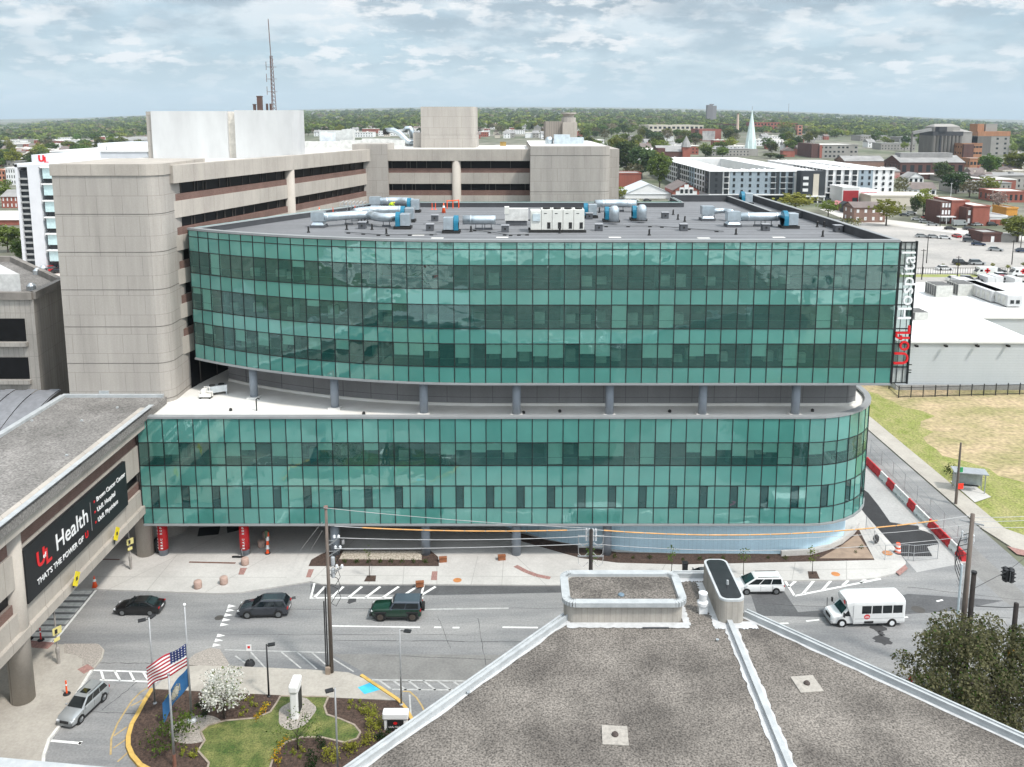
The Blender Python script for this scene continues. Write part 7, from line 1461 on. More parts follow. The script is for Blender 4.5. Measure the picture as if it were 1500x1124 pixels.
tl = [(245, 1022, 'left'), (252, 1018, 'left'), (258, 1016, 'left'), (262, 1020, 'left'), (248, 1027, 'left'), (363, 1026, 'mid'), (370, 1023, 'mid'), (366, 1032, 'mid'), (372, 1036, 'mid'), (355, 1040, 'mid'), (363, 1044, 'mid'), (356, 1048, 'mid'), (513, 1037, 'right'), (520, 1036, 'right'), (524, 1042, 'right'), (531, 1036, 'right'), (528, 1030, 'right'), (516, 1030, 'right'), (533, 1044, 'right'), (428, 1100, 'front'), (438, 1097, 'front'), (442, 1104, 'front'), (432, 1107, 'front'), (441, 1111, 'front'), (272, 1100, 'flag'), (280, 1104, 'flag'), (286, 1100, 'flag'), (276, 1110, 'flag'), (284, 1112, 'flag'), (268, 1108, 'flag'), (288, 1107, 'flag')]
ph_ = {'left': 'low lime plant in the patch beside the twin-headed lamp post', 'mid': 'low lime plant in the patch right of the blossom tree', 'right': 'low lime plant in the patch below the blue ramp marking', 'front': 'low lime plant in the patch under the airy young tree', 'flag': 'low lime plant in the patch at the foot of the flagpoles'}
for k, (u, v, g) in enumerate(tl):
    p = G(u, v, .16); o = bpy.data.objects.new('perennial', tuft); col.objects.link(o); s = .8 + .4 * ((k * 37) % 10) / 10; o.location = (p.x, p.y, p.z + .14); o.scale = (s, s, s); o.rotation_euler = (0, 0, k); tag(o, ph_[g], 'plant', 'lime plants, patch %s' % {'left': 'by the lamp post', 'mid': 'by the blossom tree', 'right': 'by the blue marking', 'front': 'under the young tree', 'flag': 'by the flagpoles'}[g])
fl_ = [(390, 1036, 1), (386, 1043, 1), (380, 1049, 1), (376, 1053, 1), (418, 1086, 2), (412, 1094, 2), (406, 1103, 2), (402, 1111, 2), (407, 1118, 2)]
for k, (u, v, g) in enumerate(fl_):
    p = G(u, v, .17); o = bpy.data.objects.new('flower_clump', ylc); col.objects.link(o); o.location = (p.x, p.y, p.z + .16); o.rotation_euler = (0, 0, k * 1.3); tag(o, 'orange and yellow flower clump along the upper lawn edge' if g == 1 else 'orange and yellow flower clump along the lower lawn edge', 'flowers', 'flower clumps, %s lawn edge' % ('upper' if g == 1 else 'lower'))
# small shrubs of the forecourt beds
shc = crownmesh('box_shrub', 36, 10, .3, .24, 120, .05, [L_shrub], (.35, .6), .2)
for k in range(9):
    p = G(489 + 16.8 * k, 824, .17); o = bpy.data.objects.new('box_shrub', shc); col.objects.link(o); o.location = (p.x, p.y, p.z + .2); o.rotation_euler = (0, 0, k); tag(o, 'small clipped green shrub, %s from the left in the stone strip bed' % ORD[k], 'shrub', 'clipped shrubs in the stone strip bed')
for k, (u, v) in enumerate(((901, 817), (927, 818), (951, 818), (1001, 821), (1025, 820), (1040, 820), (1060, 820), (1125, 818), (1150, 819), (1254, 810), (1261, 803))):
    p = G(u, v, .17); o = bpy.data.objects.new('box_shrub', shc); col.objects.link(o); s = 1.0 - .3 * (k % 2); o.scale = (s, s, s); o.location = (p.x, p.y, p.z + .2 * s); o.rotation_euler = (0, 0, k * 2.1); tag(o, 'small green shrub, %s from the left in the bed along the pale blue wall' % ORD[k], 'shrub', 'shrubs in the bed along the blue wall')
for k, (u, v, tv, lb) in enumerate(((541, 846, 796, 'spindly young tree in front of the stone strip'), (868, 846, 797, 'young tree beside the dark crowded utility pole'), (983, 846, 800, 'young tree on the pavement left of the black bin'), (1089, 842, 801, 'young tree on the pavement right of the black roof box'), (1190, 841, 800, 'young tree on the pavement above the shuttle bus'))):
    p = G(u, v, .14); H = hz(u, tv, p); c = crownmesh('sapling_crown', 50 + k, 16 if k else 12, .62 if k else .45, 1.0, 42 if k else 18, .075, [L_fresh, L_shrub], (.35, .6), .2, .3)
    plant('young_tree', lb, 'tree', tuple(p), c, H - 1.05, trunk(H * .85, .035, .5, k, 4), 'young pavement trees', sc_=(1, 1, 1.0))
# reeds/hedge by the shelter
p = G(1388, 695, .03); o = bpy.data.objects.new('hedge', crownmesh('hedge_leaf', 40, 40, 2.2, .5, 16, .12, [L_dark, L_shrub], (.2, .3), .2, .5)); col.objects.link(o); o.location = (p.x + .6, p.y, .6); o.scale = (.45, 1.0, 1); tag(o, 'low dark green bush at the pavement edge beside the bus shelter', 'bush')
pk = MB(); P_ = [(1176, 935), (1184, 936), (1192, 941), (1199, 947)]
for i in range(3): line(pk, P_[i], P_[i + 1], .35, .012)
line(pk, (1188, 941), (1194, 945), .3, .012, 1); struct(pk.build('chalk_marks', [mat('chalk_pink', (0.62, 0.20, 0.32)), mat('chalk_green', (0.3, 0.5, 0.3))]))

# ================================================================== THE TOWN BEHIND
M_rbrick = brickmat('red_brick', (0.36, 0.10, 0.07), (0.31, 0.085, 0.06), (0.26, 0.15, 0.12), 0.6, 0.25, msize=0.03, stain=0.2)
M_dbrick = brickmat('dark_brick', (0.13, 0.055, 0.045), (0.10, 0.045, 0.04), (0.12, 0.09, 0.08), 0.6, 0.25, msize=0.03, stain=0.2)
M_bbrick = brickmat('brown_house_brick', (0.27, 0.16, 0.125), (0.23, 0.135, 0.105), (0.26, 0.2, 0.17), 0.6, 0.25, msize=0.03, stain=0.2)
M_cream = mat('cream_wall', (0.55, 0.50, 0.42), var=0.1, scale=.1); M_greyw = mat('grey_stucco', (0.29, 0.275, 0.255), var=0.12, scale=.1); M_whw = mat('white_wall', (0.72, 0.72, 0.72), var=0.06, scale=.1)
M_slate = mat('slate_blue_siding', (0.27, 0.325, 0.37), var=0.07, scale=.2); M_char = mat('charcoal_siding', (0.035, 0.04, 0.046), var=0.1, scale=.2); M_rfg = mat('grey_roof', (0.27, 0.265, 0.26), var=0.2, scale=.15, rough=.9); M_rfb = mat('brown_roof', (0.17, 0.14, 0.13), var=0.2, scale=.2, rough=.9); M_rfw = mat('pale_roof', (0.72, 0.70, 0.66), c2=(0.55, 0.53, 0.50), scale=.06, rough=.9)
M_concd = brickmat('silo_concrete', (0.18, 0.168, 0.155), (0.17, 0.16, 0.147), (0.12, 0.112, 0.104), 1.4, 60, msize=.1, off=0, stain=.3, vscale=(.1, .1, .02)); M_orbr = brickmat('orange_brick', (0.42, 0.205, 0.115), (0.39, 0.19, 0.10), (0.3, 0.16, 0.1), .8, .3, msize=.03, stain=.2); M_redpan = mat('red_panel', (0.30, 0.02, 0.025), var=.15, scale=.3); M_copper = mat('copper_green', (0.66, 0.76, 0.74), c2=(0.54, 0.67, 0.66), scale=.3, rough=.7)
M_wfar = mat('far_window', (0.02, 0.024, 0.028), rough=.25, var=.3)
def bld(name, label, cat, u0, u1, vb, vt, depth, wall, roof, rows=0, cols=0, gable=None, gh=3.0, ww=.5, wh=.55, side=True, wm=None, wtop=.12, rz=0.0, parapet=.4, ground=0.0, wskip=0.0, seed=0, noroof=False):
    """block whose front foot runs from (u0,vb) to (u1,vb) in the picture and whose eaves reach vt"""
    pc = Gt((u0 + u1) / 2, vb); s = 1 / pxm(pc); W = (u1 - u0) * s; z0 = pc.z; H = D((u0 + u1) / 2, vt, pc.y).z - z0; rg = random.Random(seed)
    t = thing(name, label, cat, tuple(pc), rz); w = W / 2
    MB().box(-w, w, 0, depth, -2, H).build('wall', wall, t, world=False)
    if noroof: pass
    elif gable == 'x':
        b = MB(); o = .5; b.add([(-w - o, -o, H - .1), (w + o, -o, H - .1), (w + o, depth + o, H - .1), (-w - o, depth + o, H - .1), (-w - o, depth / 2, H + gh), (w + o, depth / 2, H + gh)], [(0, 1, 5, 4), (2, 3, 4, 5), (0, 3, 2, 1)]); b.build('roof', roof, t, world=False)
        b = MB(); b.poly([(-w, 0, H - .1), (-w, depth / 2, H + gh - .15), (-w, depth, H - .1)]); b.poly([(w, 0, H - .1), (w, depth, H - .1), (w, depth / 2, H + gh - .15)]); b.build('gable', wall, t, world=False)
    elif gable == 'y':
        b = MB(); o = .5; b.add([(-w - o, -o, H - .1), (w + o, -o, H - .1), (w + o, depth + o, H - .1), (-w - o, depth + o, H - .1), (0, -o, H + gh), (0, depth + o, H + gh)], [(0, 4, 5, 3), (4, 1, 2, 5), (0, 3, 2, 1)]); b.build('roof', roof, t, world=False)
        b = MB(); b.poly([(-w, -.02, H - .1), (w, -.02, H - .1), (0, -.02, H + gh - .12)]); b.build('gable', wall, t, world=False)
    else:
        MB().box(-w - .15, w + .15, -.15, depth + .15, H, H + .3).build('roof', roof, t, world=False)
        if parapet:
            b = MB()
            for (x0, x1, y0, y1) in ((-w - .25, w + .25, -.25, .15), (-w - .25, w + .25, depth - .15, depth + .25), (-w - .25, -w + .15, .15, depth - .15), (w - .15, w + .25, .15, depth - .15)): b.box(x0, x1, y0, y1, H - .1, H + .3 + parapet)
            b.build('parapet', wall, t, world=False)
    wm = wm or M_wfar; fh = (H - ground) / max(1, rows)
    for r in range(rows):
        zc = ground + fh * (r + .5); 
        for c in range(cols):
            if rg.random() < wskip: continue
            xc = -w + W * (c + .5) / cols; hw = W / cols * ww / 2; hh = fh * wh / 2
            MB().box(xc - hw, xc + hw, -.08, .02, zc - hh, zc + hh).build('window', wm, t, world=False)
        if side:
            k = max(1, min(6, int(depth / 5)))
            for sx in ((-1,) if pc.x > 0 else (1,)):
                for c in range(k): yc = depth * (c + .5) / k; MB().box(sx * w - .08, sx * w + .08, yc - .7, yc + .7, zc - fh * wh / 2, zc + fh * wh / 2).build('window', wm, t, world=False)
    t['_dim'] = (W, H, depth); return t, W, H
# apartment blocks
def apart(label, x0, x1, y0, y1, H, bays, leftbays):
    t = thing('apartment_block', label, 'apartment block', (x0, y0, 0)); MB().box(0, x1 - x0, .6, 16, 0, H - .3).build('front_wing', M_whw, t, world=False); MB().box(0, 16, 16, y1 - y0, 0, H - .3).build('side_wing', M_whw, t, world=False); MB().box(16, x1 - x0, y1 - y0 - 16, y1 - y0, 0, H - .3).build('rear_wing', M_whw, t, world=False); MB().box(x1 - x0 - 16, x1 - x0, 16, y1 - y0 - 16, 0, H - .3).build('side_wing', M_whw, t, world=False)
    rf = MB(); rf.box(-.5, x1 - x0 + .5, 0, 16.3, H - .3, H); rf.box(-.5, 16.3, 16.3, y1 - y0, H - .3, H); rf.box(16.3, x1 - x0, y1 - y0 - 16, y1 - y0 + .3, H - .3, H + .0); rf.box(x1 - x0 - 16, x1 - x0 + .3, 16.3, y1 - y0 - 16, H - .3, H); rf = rf.build('roof', M_roofbw, t, world=False)
    rg = random.Random(int(x0)); ac = MB()
    for k in range(70): x, y = (rg.uniform(3, x1 - x0 - 3), rg.uniform(4, 13)) if k % 2 else (rg.uniform(3, 13), rg.uniform(18, y1 - y0 - 4)); ac.box(x - .5, x + .5, y - .5, y + .5, H, H + rg.uniform(.6, 1.1))
    o = ac.build('roof_units', M_whw, rf, world=False); o['kind'] = 'stuff'
    W = x1 - x0; fh = (H - 4) / 4; nW = 0
    MB().box(.3, W - .3, .2, .62, 0, 3.8).build('shopfront', MATS['dark_glass'], t, world=False)
    MB().box(-.6, W + .4, -1.2, .6, 3.8, 4.3).build('canopy', M_whw, t, world=False)
    x = 0
    for (wid, m, kind) in bays:
        if m is not M_whw: MB().box(x, x + wid, .35, .6, 4.4, H - .4).build('cladding', m, t, world=False)
        n = max(1, int(wid / 4))
        for f in range(4):
            for c in range(n):
                xc = x + wid * (c + .5) / n; z = 4 + fh * f
                if kind == 'b': MB().box(xc - 1.2, xc + 1.2, .15, .34, z + .3, z + fh - .4).build('window', M_wfar, t, world=False); MB().box(xc - 1.5, xc + 1.5, -.7, .34, z + .02, z + .2).build('balcony', M_whw, t, world=False)
                elif kind == 'w': MB().box(xc - .62, xc + .62, .2, .34, z + .9, z + fh - .55).build('window', M_wfar, t, world=False)
        x += wid
    y = 2
    for (wid, m, kind) in leftbays:
        if m is not M_whw: MB().box(-.25, 0, y, y + wid, 4.4, H - .4).build('cladding', m, t, world=False)
        n = max(1, int(wid / 6))
        for f in range(4):
            for c in range(n): yc = y + wid * (c + .5) / n; z = 4 + fh * f; MB().box(-.4, -.26 if m is not M_whw else 0, yc - 1.4, yc + 1.4, z + .5, z + fh - .5).build('window', M_wfar, t, world=False)
        y += wid
    return t
H1a = D(1130, 251, 466).z
apart('long white and slate-blue apartment block with a charcoal corner beyond the roof', 108, 168, 466, 640, H1a, [(7, M_char, 'w'), (4, M_whw, 'b'), (22, M_slate, 'w'), (3, M_slate, 'b'), (2, M_char, 'n'), (8, M_slate, 'b'), (14, M_whw, 'w')], [(10, M_char, 'w'), (28, M_whw, 'w'), (14, M_slate, 'w'), (30, M_whw, 'w'), (8, M_char, 'w'), (40, M_whw, 'w'), (16, M_char, 'w')])
apart('white apartment block with a grey-blue bay beside the dark red shed', 176, 214, 478, 590, H1a + .3, [(9, M_whw, 'b'), (9, M_whw, 'b'), (8, M_slate, 'w'), (12, M_whw, 'w')], [(8, M_char, 'w'), (24, M_whw, 'w'), (24, M_whw, 'w')])
p = D(1197, 262, 463); t = thing('apartment_tower', 'charcoal stair block with a pale brick strip at the end of the slate-blue apartments', 'apartment block', (159, 458, 0)); MB().box(-4, 9, 0, 7.5, 4.2, H1a + .5).build('cladding', M_char, t, world=False); MB().box(2.5, 5.5, -.2, 0, 4.2, H1a - 1).build('brick_strip', M_cream, t, world=False); MB().box(-4, 9, -1.5, 7, 3.6, 4.2).build('canopy', M_whw, t, world=False)
for k in range(3): MB().box(-3 + 4.6 * 0, -.2, -.5, 0, 6.4 + 3.2 * k, 8.0 + 3.2 * k).build('balcony', M_whw, t, world=False)
for x in (-3.5, 1, 5, 8.4): MB().box(x - .25, x + .25, -1.3, -.8, 0, 3.6).build('column', M_whw, t, world=False)
# named buildings, nearest first
t, W, H = bld('brick_hall', 'gabled red brick hall with tall white window frames and red doors beyond the roof', 'hall', 986, 1024, 293, 279, 26, M_rbrick, M_rfb, gable='y', gh=4.2)
for x in (-.33, .33): MB().box(x * W - 1.1, x * W + 1.1, -.2, .0, .4, H - .3).build('side_window', M_whw, t, world=False); MB().box(x * W - .7, x * W + .7, -.26, -.2, .3, 2.0).build('door', M_redpan, t, world=False)
for x in (-2.6, 0, 2.6): o = MB().box(x - 1.2, x + 1.2, -.3, -.03, .3, H + 1.6 + (1.6 if x == 0 else 0)).build('centre_window', M_whw, t, world=False); MB().box(x - .8, x + .8, -.36, -.3, .8, 2.8).build('pane', M_wfar, o, world=False); MB().box(x - .8, x + .8, -.36, -.3, 3.6, H + .6).build('pane', M_wfar, o, world=False)
t, W, H = bld('shed', 'white shed with a pale hipped metal roof left of the gabled brick hall', 'shed', 916, 984, 291, 284, 30, M_whw, mat('pale_tin', (0.55, 0.59, 0.62), var=.08, scale=.2), gable='y', gh=5.5)
bld('brick_wall_building', 'windowless low red brick building between the dark trees', 'building', 905, 939, 274, 255, 20, M_rbrick, M_rfg)
bld('brick_building', 'small low red brick building hard against the concrete stair tower', 'building', 888, 903, 276, 256, 16, M_rbrick, M_rfg)
t, W, H = bld('theatre', 'long dark red brick theatre with grey hipped roof and a conical corner turret', 'building', 964, 1010, 237, 222, 34, M_dbrick, M_rfg, 0, 0, gable='x', gh=5); MB().box(-W / 2 - 1, -W / 2 + 6, -1.5, 10, -2, H + 3).build('chimney_block', M_dbrick, t, world=False)
m_ = MB(); m_.box(W / 2 - 7, W / 2 + 0, -3, 4, -2, H + 4); o = m_.build('turret', M_rbrick, t, world=False); MB().lathe((W / 2 - 3.5, .5, H + 4), [(5, 0), (3.4, 4), (.05, 10.5)], 8).build('spire', M_rfg, o, world=False)
bld('long_shed', 'long pale-roofed shed left of the theatre', 'shed', 938, 966, 229, 222, 40, M_cream, M_rfw, gable='x', gh=3)
# church with a copper spire
p = Gt(1099, 228); pz = p.z; ch_ = thing('church', 'stone church with a very tall pale copper-green spire', 'church', tuple(p)); s = 1 / pxm(p); ht = D(1099, 218, p.y).z - pz; tip = D(1098.5, 160, p.y).z - pz; r = 8.0 * s; sh = D(1099, 205, p.y).z - pz
MB().box(-r * 1.1, r * 1.1, -r, r, -2, ht).build('tower', M_greyw, ch_, world=False)
b = MB(); b.lathe((0, 0, ht - .5), [(r * .98, 0), (r * .9, sh - ht), (r * .55, (tip - ht) * .55), (r * .2, (tip - ht) * .85), (.1, tip - ht)], 8); sp_o = b.build('spire', M_copper, ch_, world=False)
MB().tube([(0, 0, tip - 1), (0, 0, tip + 3)], .15, 6).build('finial', M_greyw, sp_o, world=False)
for a in range(4): 
    x, y = r * .95 * math.cos(a * PI / 2 + PI / 4), r * .95 * math.sin(a * PI / 2 + PI / 4); MB().lathe((x, y, ht - 1), [(r * .18, 0), (r * .16, 5), (.05, 10)], 8).build('pinnacle', M_copper, ch_, world=False)
b = MB(); b.box(-40 * s, 0, 3, 24, -2, ht * .55); b.build('nave', M_greyw, ch_, world=False); b = MB(); b.add([(-40 * s, 2, ht * .55), (-r, 2, ht * .55), (-r, 25, ht * .55), (-40 * s, 25, ht * .55), (-40 * s, 13.5, ht * .95), (-r, 13.5, ht * .95)], [(0, 1, 5, 4), (2, 3, 4, 5), (0, 4, 3), (1, 2, 5)]); b.build('nave_roof', M_rfg, ch_, world=False)
t, W, H = bld('mural_building', 'flat red brick building with a large grey abstract mural facing the hospital', 'building', 1024, 1056, 207, 190, 60, M_rbrick, M_rfg); MB().box(-W * .36, W * .22, -.3, -.05, 1, H - 2).build('mural', mat('mural_grey', (0.16, 0.15, 0.17), c2=(0.55, 0.54, 0.52), scale=.12, stretch=(1, 1, .6)), t, world=False); MB().box(-W / 2 - 2, -W / 2, -.3, 20, -2, H).build('dark_corner', M_dbrick, t, world=False)
bld('long_warehouse', 'very long cream warehouse with pale roof behind the mural building', 'warehouse', 950, 1030, 197, 184, 120, M_cream, M_rfw, 2, 12, ww=.6, wh=.5)
bld('brick_mill', 'dark red brick mill left of the copper spire', 'mill', 1050, 1082, 192, 182, 60, M_dbrick, M_rfg, 2, 8)
p = Gt(1080, 196); t = thing('chimney_stack', 'tall pale brick factory chimney beside the copper spire', 'chimney', tuple(p)); Hc = D(1080, 168, p.y).z - p.z; MB().lathe((0, 0, -1), [(3.0, 0), (1.9, Hc), (2.2, Hc + .5), (2.2, Hc + 1.5)], 14).build('shaft', mat('chimney_cream', (0.55, 0.42, 0.34), var=.1), t, world=False); MB().lathe((0, 0, Hc + .5), [(2.3, 0), (2.0, 1.6)], 14).build('cap', M_dbrick, t, world=False)
bld('brick_factory', 'large red brick factory right of the copper spire', 'factory', 1104, 1152, 194, 180, 60, M_rbrick, M_rfg, 3, 10); bld('brick_tower', 'square salmon brick tower at the right end of the red factory', 'tower', 1168, 1175, 198, 184, 14, mat('salmon_brick', (0.48, 0.22, 0.16), var=.1), M_cream, 3, 1); bld('brick_factory_wing', 'long red brick factory wing behind a yellow-green tree', 'factory', 1136, 1168, 190, 181, 50, M_rbrick, M_rfg, 2, 8)
p = Gt(1043, 178); pz = terr(p.x, 2600); X = ray(1043, 165).x / ray(1043, 165).y * 2600; t = thing('tower_block', 'lone dark slab tower block standing above the far tree line', 'tower block', (X, 2600, pz)); Hh = D(1043, 154, 2600).z - pz; MB().box(-14.5, 2, 0, 18, -2, Hh).build('slab', mat('far_concrete', (0.17, 0.16, 0.165)), t, world=False); MB().box(2, 14.5, 4, 20, -2, Hh - 2).build('slab', mat('far_concrete2', (0.21, 0.20, 0.205)), t, world=False); MB().box(-6, 6, 4, 12, Hh, Hh + 3).build('roof_house', mat('far_concrete', (0.2, 0.2, 0.2)), t, world=False)
X = ray(1155, 165).x / ray(1155, 165).y * 3200; t = thing('radio_mast', 'needle-thin far radio mast above the right tree line', 'mast', (X, 3200, terr(X, 3200))); MB().tube([(0, 0, 0), (0, 0, D(1155, 152, 3200).z - terr(X, 3200))], .6, 5).build('shaft', MATS['mast_brown'], t, world=False); MB().lathe((0, 0, 0), [(2, 0), (.5, 8)], 6).build('foot', MATS['mast_brown'], t, world=False)
t, W, H = bld('grey_warehouse', 'grey flat-roofed building with a dark brick end and square windows, mid right', 'warehouse', 1200, 1256, 232, 213, 50, M_greyw, M_rfw, 3, 9, ww=.5, wh=.4, side=False, wskip=.3, seed=3); MB().box(-W / 2 - 8, -W / 2 - .1, 1, 45, -2, H + 1.5).build('brick_end', M_dbrick, t, world=False); MB().box(-W / 2 - .1, -W / 2 + 2.5, -.4, .1, -2, H).build('red_pier', M_rbrick, t, world=False)
bld('gabled_warehouse', 'dark-gabled warehouse with a pale roof left of the long brick works', 'warehouse', 1237, 1296, 247, 236, 24, M_bbrick, M_rfg, gable='x', gh=4); 
t, W, H = bld('brick_works', 'long red brick works with a grey monitor roof below the grain silos', 'works', 1318, 1412, 256, 238, 30, M_dbrick, M_rfg, 1, 8, gable='x', gh=5); MB().box(-W / 2 + 4, W / 2 - 5, 10, 20, H + 2, H + 7).build('monitor', M_rfg, t, world=False)
bld('pale_shed', 'long pale-roofed shed in front of the red brick works', 'shed', 1338, 1404, 263, 257, 22, M_dbrick, M_rfw); bld('white_shed', 'low white-roofed shed behind the dark leafy trees, mid right', 'shed', 1378, 1418, 266, 259, 18, M_greyw, M_rfw)
t, W, H = bld('mural_house', 'low brick building with a pink blotched wall by the dark gabled warehouse', 'building', 1290, 1318, 261, 251, 22, mat('pink_mural', (0.42, 0.13, 0.12), c2=(0.45, 0.38, 0.34), scale=.35), M_rfg, gable='x', gh=2.5)
bld('white_house', 'tall white gabled house behind the white apartment block', 'house', 1330, 1352, 277, 260, 12, M_whw, M_rfg, 2, 3, gable='y', gh=3); bld('white_house', 'low wide white house in front of the tall white gabled house', 'house', 1336, 1371, 287, 277, 12, M_whw, M_rfb, 1, 4, gable='x', gh=3.5)
bld('long_flat_building', 'long low cream building with a bright white roof left of the red brick house', 'building', 1275, 1372, 302, 288, 22, M_cream, M_roofbw)
t, W, H = bld('red_shed', 'dark red boxy shop with red panels in front of the white apartments', 'shop', 1233, 1258, 298, 276, 18, M_whw, M_rfw); MB().box(-W / 2 + .5, W / 2 - .5, -.2, 0, .3, H - 1.2).build('red_front', M_redpan, t, world=False); MB().box(W * .1, W / 2 - 1, -.3, -.2, .2, 3).build('dark_opening', M_wfar, t, world=False)
t, W, H = bld('red_shed', 'white framed shop with bright red panels right of the dark red shop', 'shop', 1258, 1285, 297, 280, 14, M_whw, M_rfw); MB().box(-W / 2 + .6, W / 2 - .6, -.2, 0, .2, H - .8).build('red_front', mat('red_panel2', (0.40, 0.02, 0.03)), t, world=False)
bld('small_brick_house', 'little dark red hut with a pink gable beside the brown brick house', 'hut', 1227, 1240, 309, 300, 8, M_dbrick, mat('pink_roof', (0.5, 0.2, 0.2)), gable='y', gh=1.5); bld('dark_arched_hut', 'black arched hut attached to the brown brick house', 'hut', 1240, 1250, 313, 301, 9, M_char, M_char, gable='y', gh=1.4)
t, W, H = bld('brown_brick_house', 'two-storey brown brick house behind the round hedge', 'house', 1250, 1296, 326, 304, 12, M_bbrick, M_rfb, 2, 4, ww=.32, wh=.45, wm=M_whw, gable='x', gh=2.0)
t, W, H = bld('red_brick_house', 'tall three-storey red brick house with white-framed side windows and a flat white roof', 'house', 1392, 1417, 328, 295, 16, M_rbrick, M_rfw, parapet=.2)
MB().box(-W / 2 - 4.5, -W / 2, .5, 14, -1, H - .3).build('side_bay', M_dbrick, t, world=False)
for f in range(3):
    for c in range(3): x = -W / 2 - 3.8 + 1.35 * c; MB().box(x, x + .8, .35, .5, 1 + f * H / 3.2, 2.8 + f * H / 3.2).build('window', M_whw, t, world=False)
MB().box(-W / 2 - 6, -W / 2 + 1, -2.5, .3, 3.0, 3.4).build('porch_roof', M_whw, t, world=False); b = MB(); 
for x in (-5.6, -3, -.6): b.box(-W / 2 + x, -W / 2 + x + .25, -2.3, -2.05, 0, 3.0)
b.build('porch_post', M_whw, t, world=False)
MB().box(W / 2 - 1.6, W / 2 + .2, -.15, 0, H * .45, H - .6).build('bay_window', M_whw, t, world=False)
t, W, H = bld('red_brick_block', 'two-storey red brick block with a white roof right of the tall brick house', 'house', 1424, 1448, 331, 303, 15, M_rbrick, M_rfw, parapet=.2); MB().box(-W / 2 - 2.2, -W / 2, 1, 14, -1, H - .5).build('link', M_dbrick, t, world=False); MB().box(-W / 2 - 1.6, -W / 2 - .6, .85, 1, 1, 3).build('window', M_whw, t, world=False); MB().box(-W / 2 - 1.6, -W / 2 - .6, .85, 1, 4.5, 6.5).build('window', M_whw, t, world=False)
t, W, H = bld('white_garage', 'white flat garage range right of the red brick block', 'garage', 1449, 1474, 330, 318, 14, M_whw, M_rfg); 
for x in (-.3, 0, .3): MB().box(x * W - 1.2, x * W + 1.2, -.1, 0, 0, 2.4).build('door', M_rbrick, t, world=False)
bld('orange_shop', 'bright orange-yellow shop beyond the white garages', 'shop', 1474, 1490, 316, 306, 12, mat('orange_wall', (0.60, 0.28, 0.05)), M_rfg)
t, W, H = bld('brick_outbuilding', 'low dark brick outbuilding with a grey lean-to roof by the diagonal road', 'outbuilding', 1439, 1466, 355, 343, 10, M_dbrick, M_rfg); MB().box(-W * .05, W * .12, -.1, 0, 0, 2.2).build('door', M_whw, t, world=False); MB().box(W / 2, W / 2 + 7, .5, 9, -.5, H - .5).build('extension', M_greyw, t, world=False)
bld('brick_row', 'long red brick row near the right frame edge', 'building', 1462, 1506, 297, 282, 20, M_rbrick, M_rfw, 1, 6); bld('gabled_brick_house', 'brown gabled brick house above the long brick row', 'house', 1460, 1490, 275, 264, 16, M_bbrick, M_rfb, 1, 2, gable='y', gh=3); bld('white_stucco_house', 'pale stucco building at the right frame edge below the orange works', 'house', 1468, 1510, 262, 251, 18, M_cream, M_rfw)
# grain silos and works on the right
p = Gt(1393, 236); s = 1 / pxm(p); z0 = p.z; t = thing('grain_silo', 'massive grey concrete grain silo with a pale ridge house on top', 'silo', tuple(p)); H = D(1393, 199, p.y).z - z0; x0, x1 = -29 * s, 15 * s
b = MB(); n = 8; 
for k in range(n): rr = (x1 - x0) / n / 2; b.lathe((x0 + rr * (2 * k + 1), rr, -2), [(rr * 1.06, 0), (rr * 1.06, H + 2)], 14)
b.box(x0, x1, rr, 30, -2, H); b.build('silo_bank', M_concd, t, world=False); MB().box(x0, x1, 0, 30, H, H + 6 * s).build('head_house', mat('dark_concrete', (0.045, 0.045, 0.05), var=.2, scale=.1), t, world=False)
MB().box(x0 + 8 * s, x0 + 19 * s, -1, 8, H + 6 * s, H + 13 * s).build('lift_house', mat('dark_concrete', (0.08, 0.08, 0.08)), t, world=False); MB().box(x0 + 10 * s, x0 + 12 * s, -1.2, 0, 0, H).build('lift_leg', mat('dark_concrete', (0.08, 0.08, 0.08)), t, world=False)
MB().box(x1, x1 + 16 * s, 4, 40, -2, H + 5 * s).build('annex', M_greyw, t, world=False); b = MB(); b.add([(x0 + 8 * s, 10, H + 13 * s), (x1 + 2 * s, 10, H + 13 * s), (x1 + 2 * s, 30, H + 13 * s), (x0 + 8 * s, 30, H + 13 * s), (x0 + 14 * s, 20, H + 17 * s), (x1 - 4 * s, 20, H + 17 * s)], [(0, 1, 5, 4), (2, 3, 4, 5), (0, 4, 3), (1, 2, 5)]); b.box(x0 + 8 * s, x1 + 2 * s, 10, 30, H, H + 13 * s); b.build('ridge_house', M_greyw, t, world=False)
p2 = MB(); p2.add([(x1 - 10 * s, 3.5, H + 5 * s), (x1 + 17 * s, 3.5, H + 5 * s), (x1 + 17 * s, 41, H + 5 * s), (x1 - 10 * s, 41, H + 5 * s), (x1 - 6 * s, 20, H + 10 * s), (x1 + 10 * s, 20, H + 10 * s)], [(0, 1, 5, 4), (2, 3, 4, 5), (0, 4, 3), (1, 2, 5)]); p2.build('annex_roof', M_greyw, t, world=False)
MB().beam((x0 - 27 * s, 5, H + 4 * s), (x0, 5, H + 9 * s), 3, 3).build('conveyor', M_rfg, t, world=False); MB().box(x0 - 28 * s, x0 - 26.5 * s, 4, 6, -2, H + 4 * s).build('conveyor_leg', M_concd, t, world=False)
t, W, H = bld('orange_works', 'orange and brown brick works with ribbon windows between the two grey towers', 'works', 1408, 1437, 238, 211, 30, M_orbr, M_rfg, 3, 6, ww=.85, wh=.3); MB().box(-W / 2, W * .0, -3, 0, -2, H * .98).build('dark_wing', M_dbrick, t, world=False)  # left half of the front is a wing in dark brick
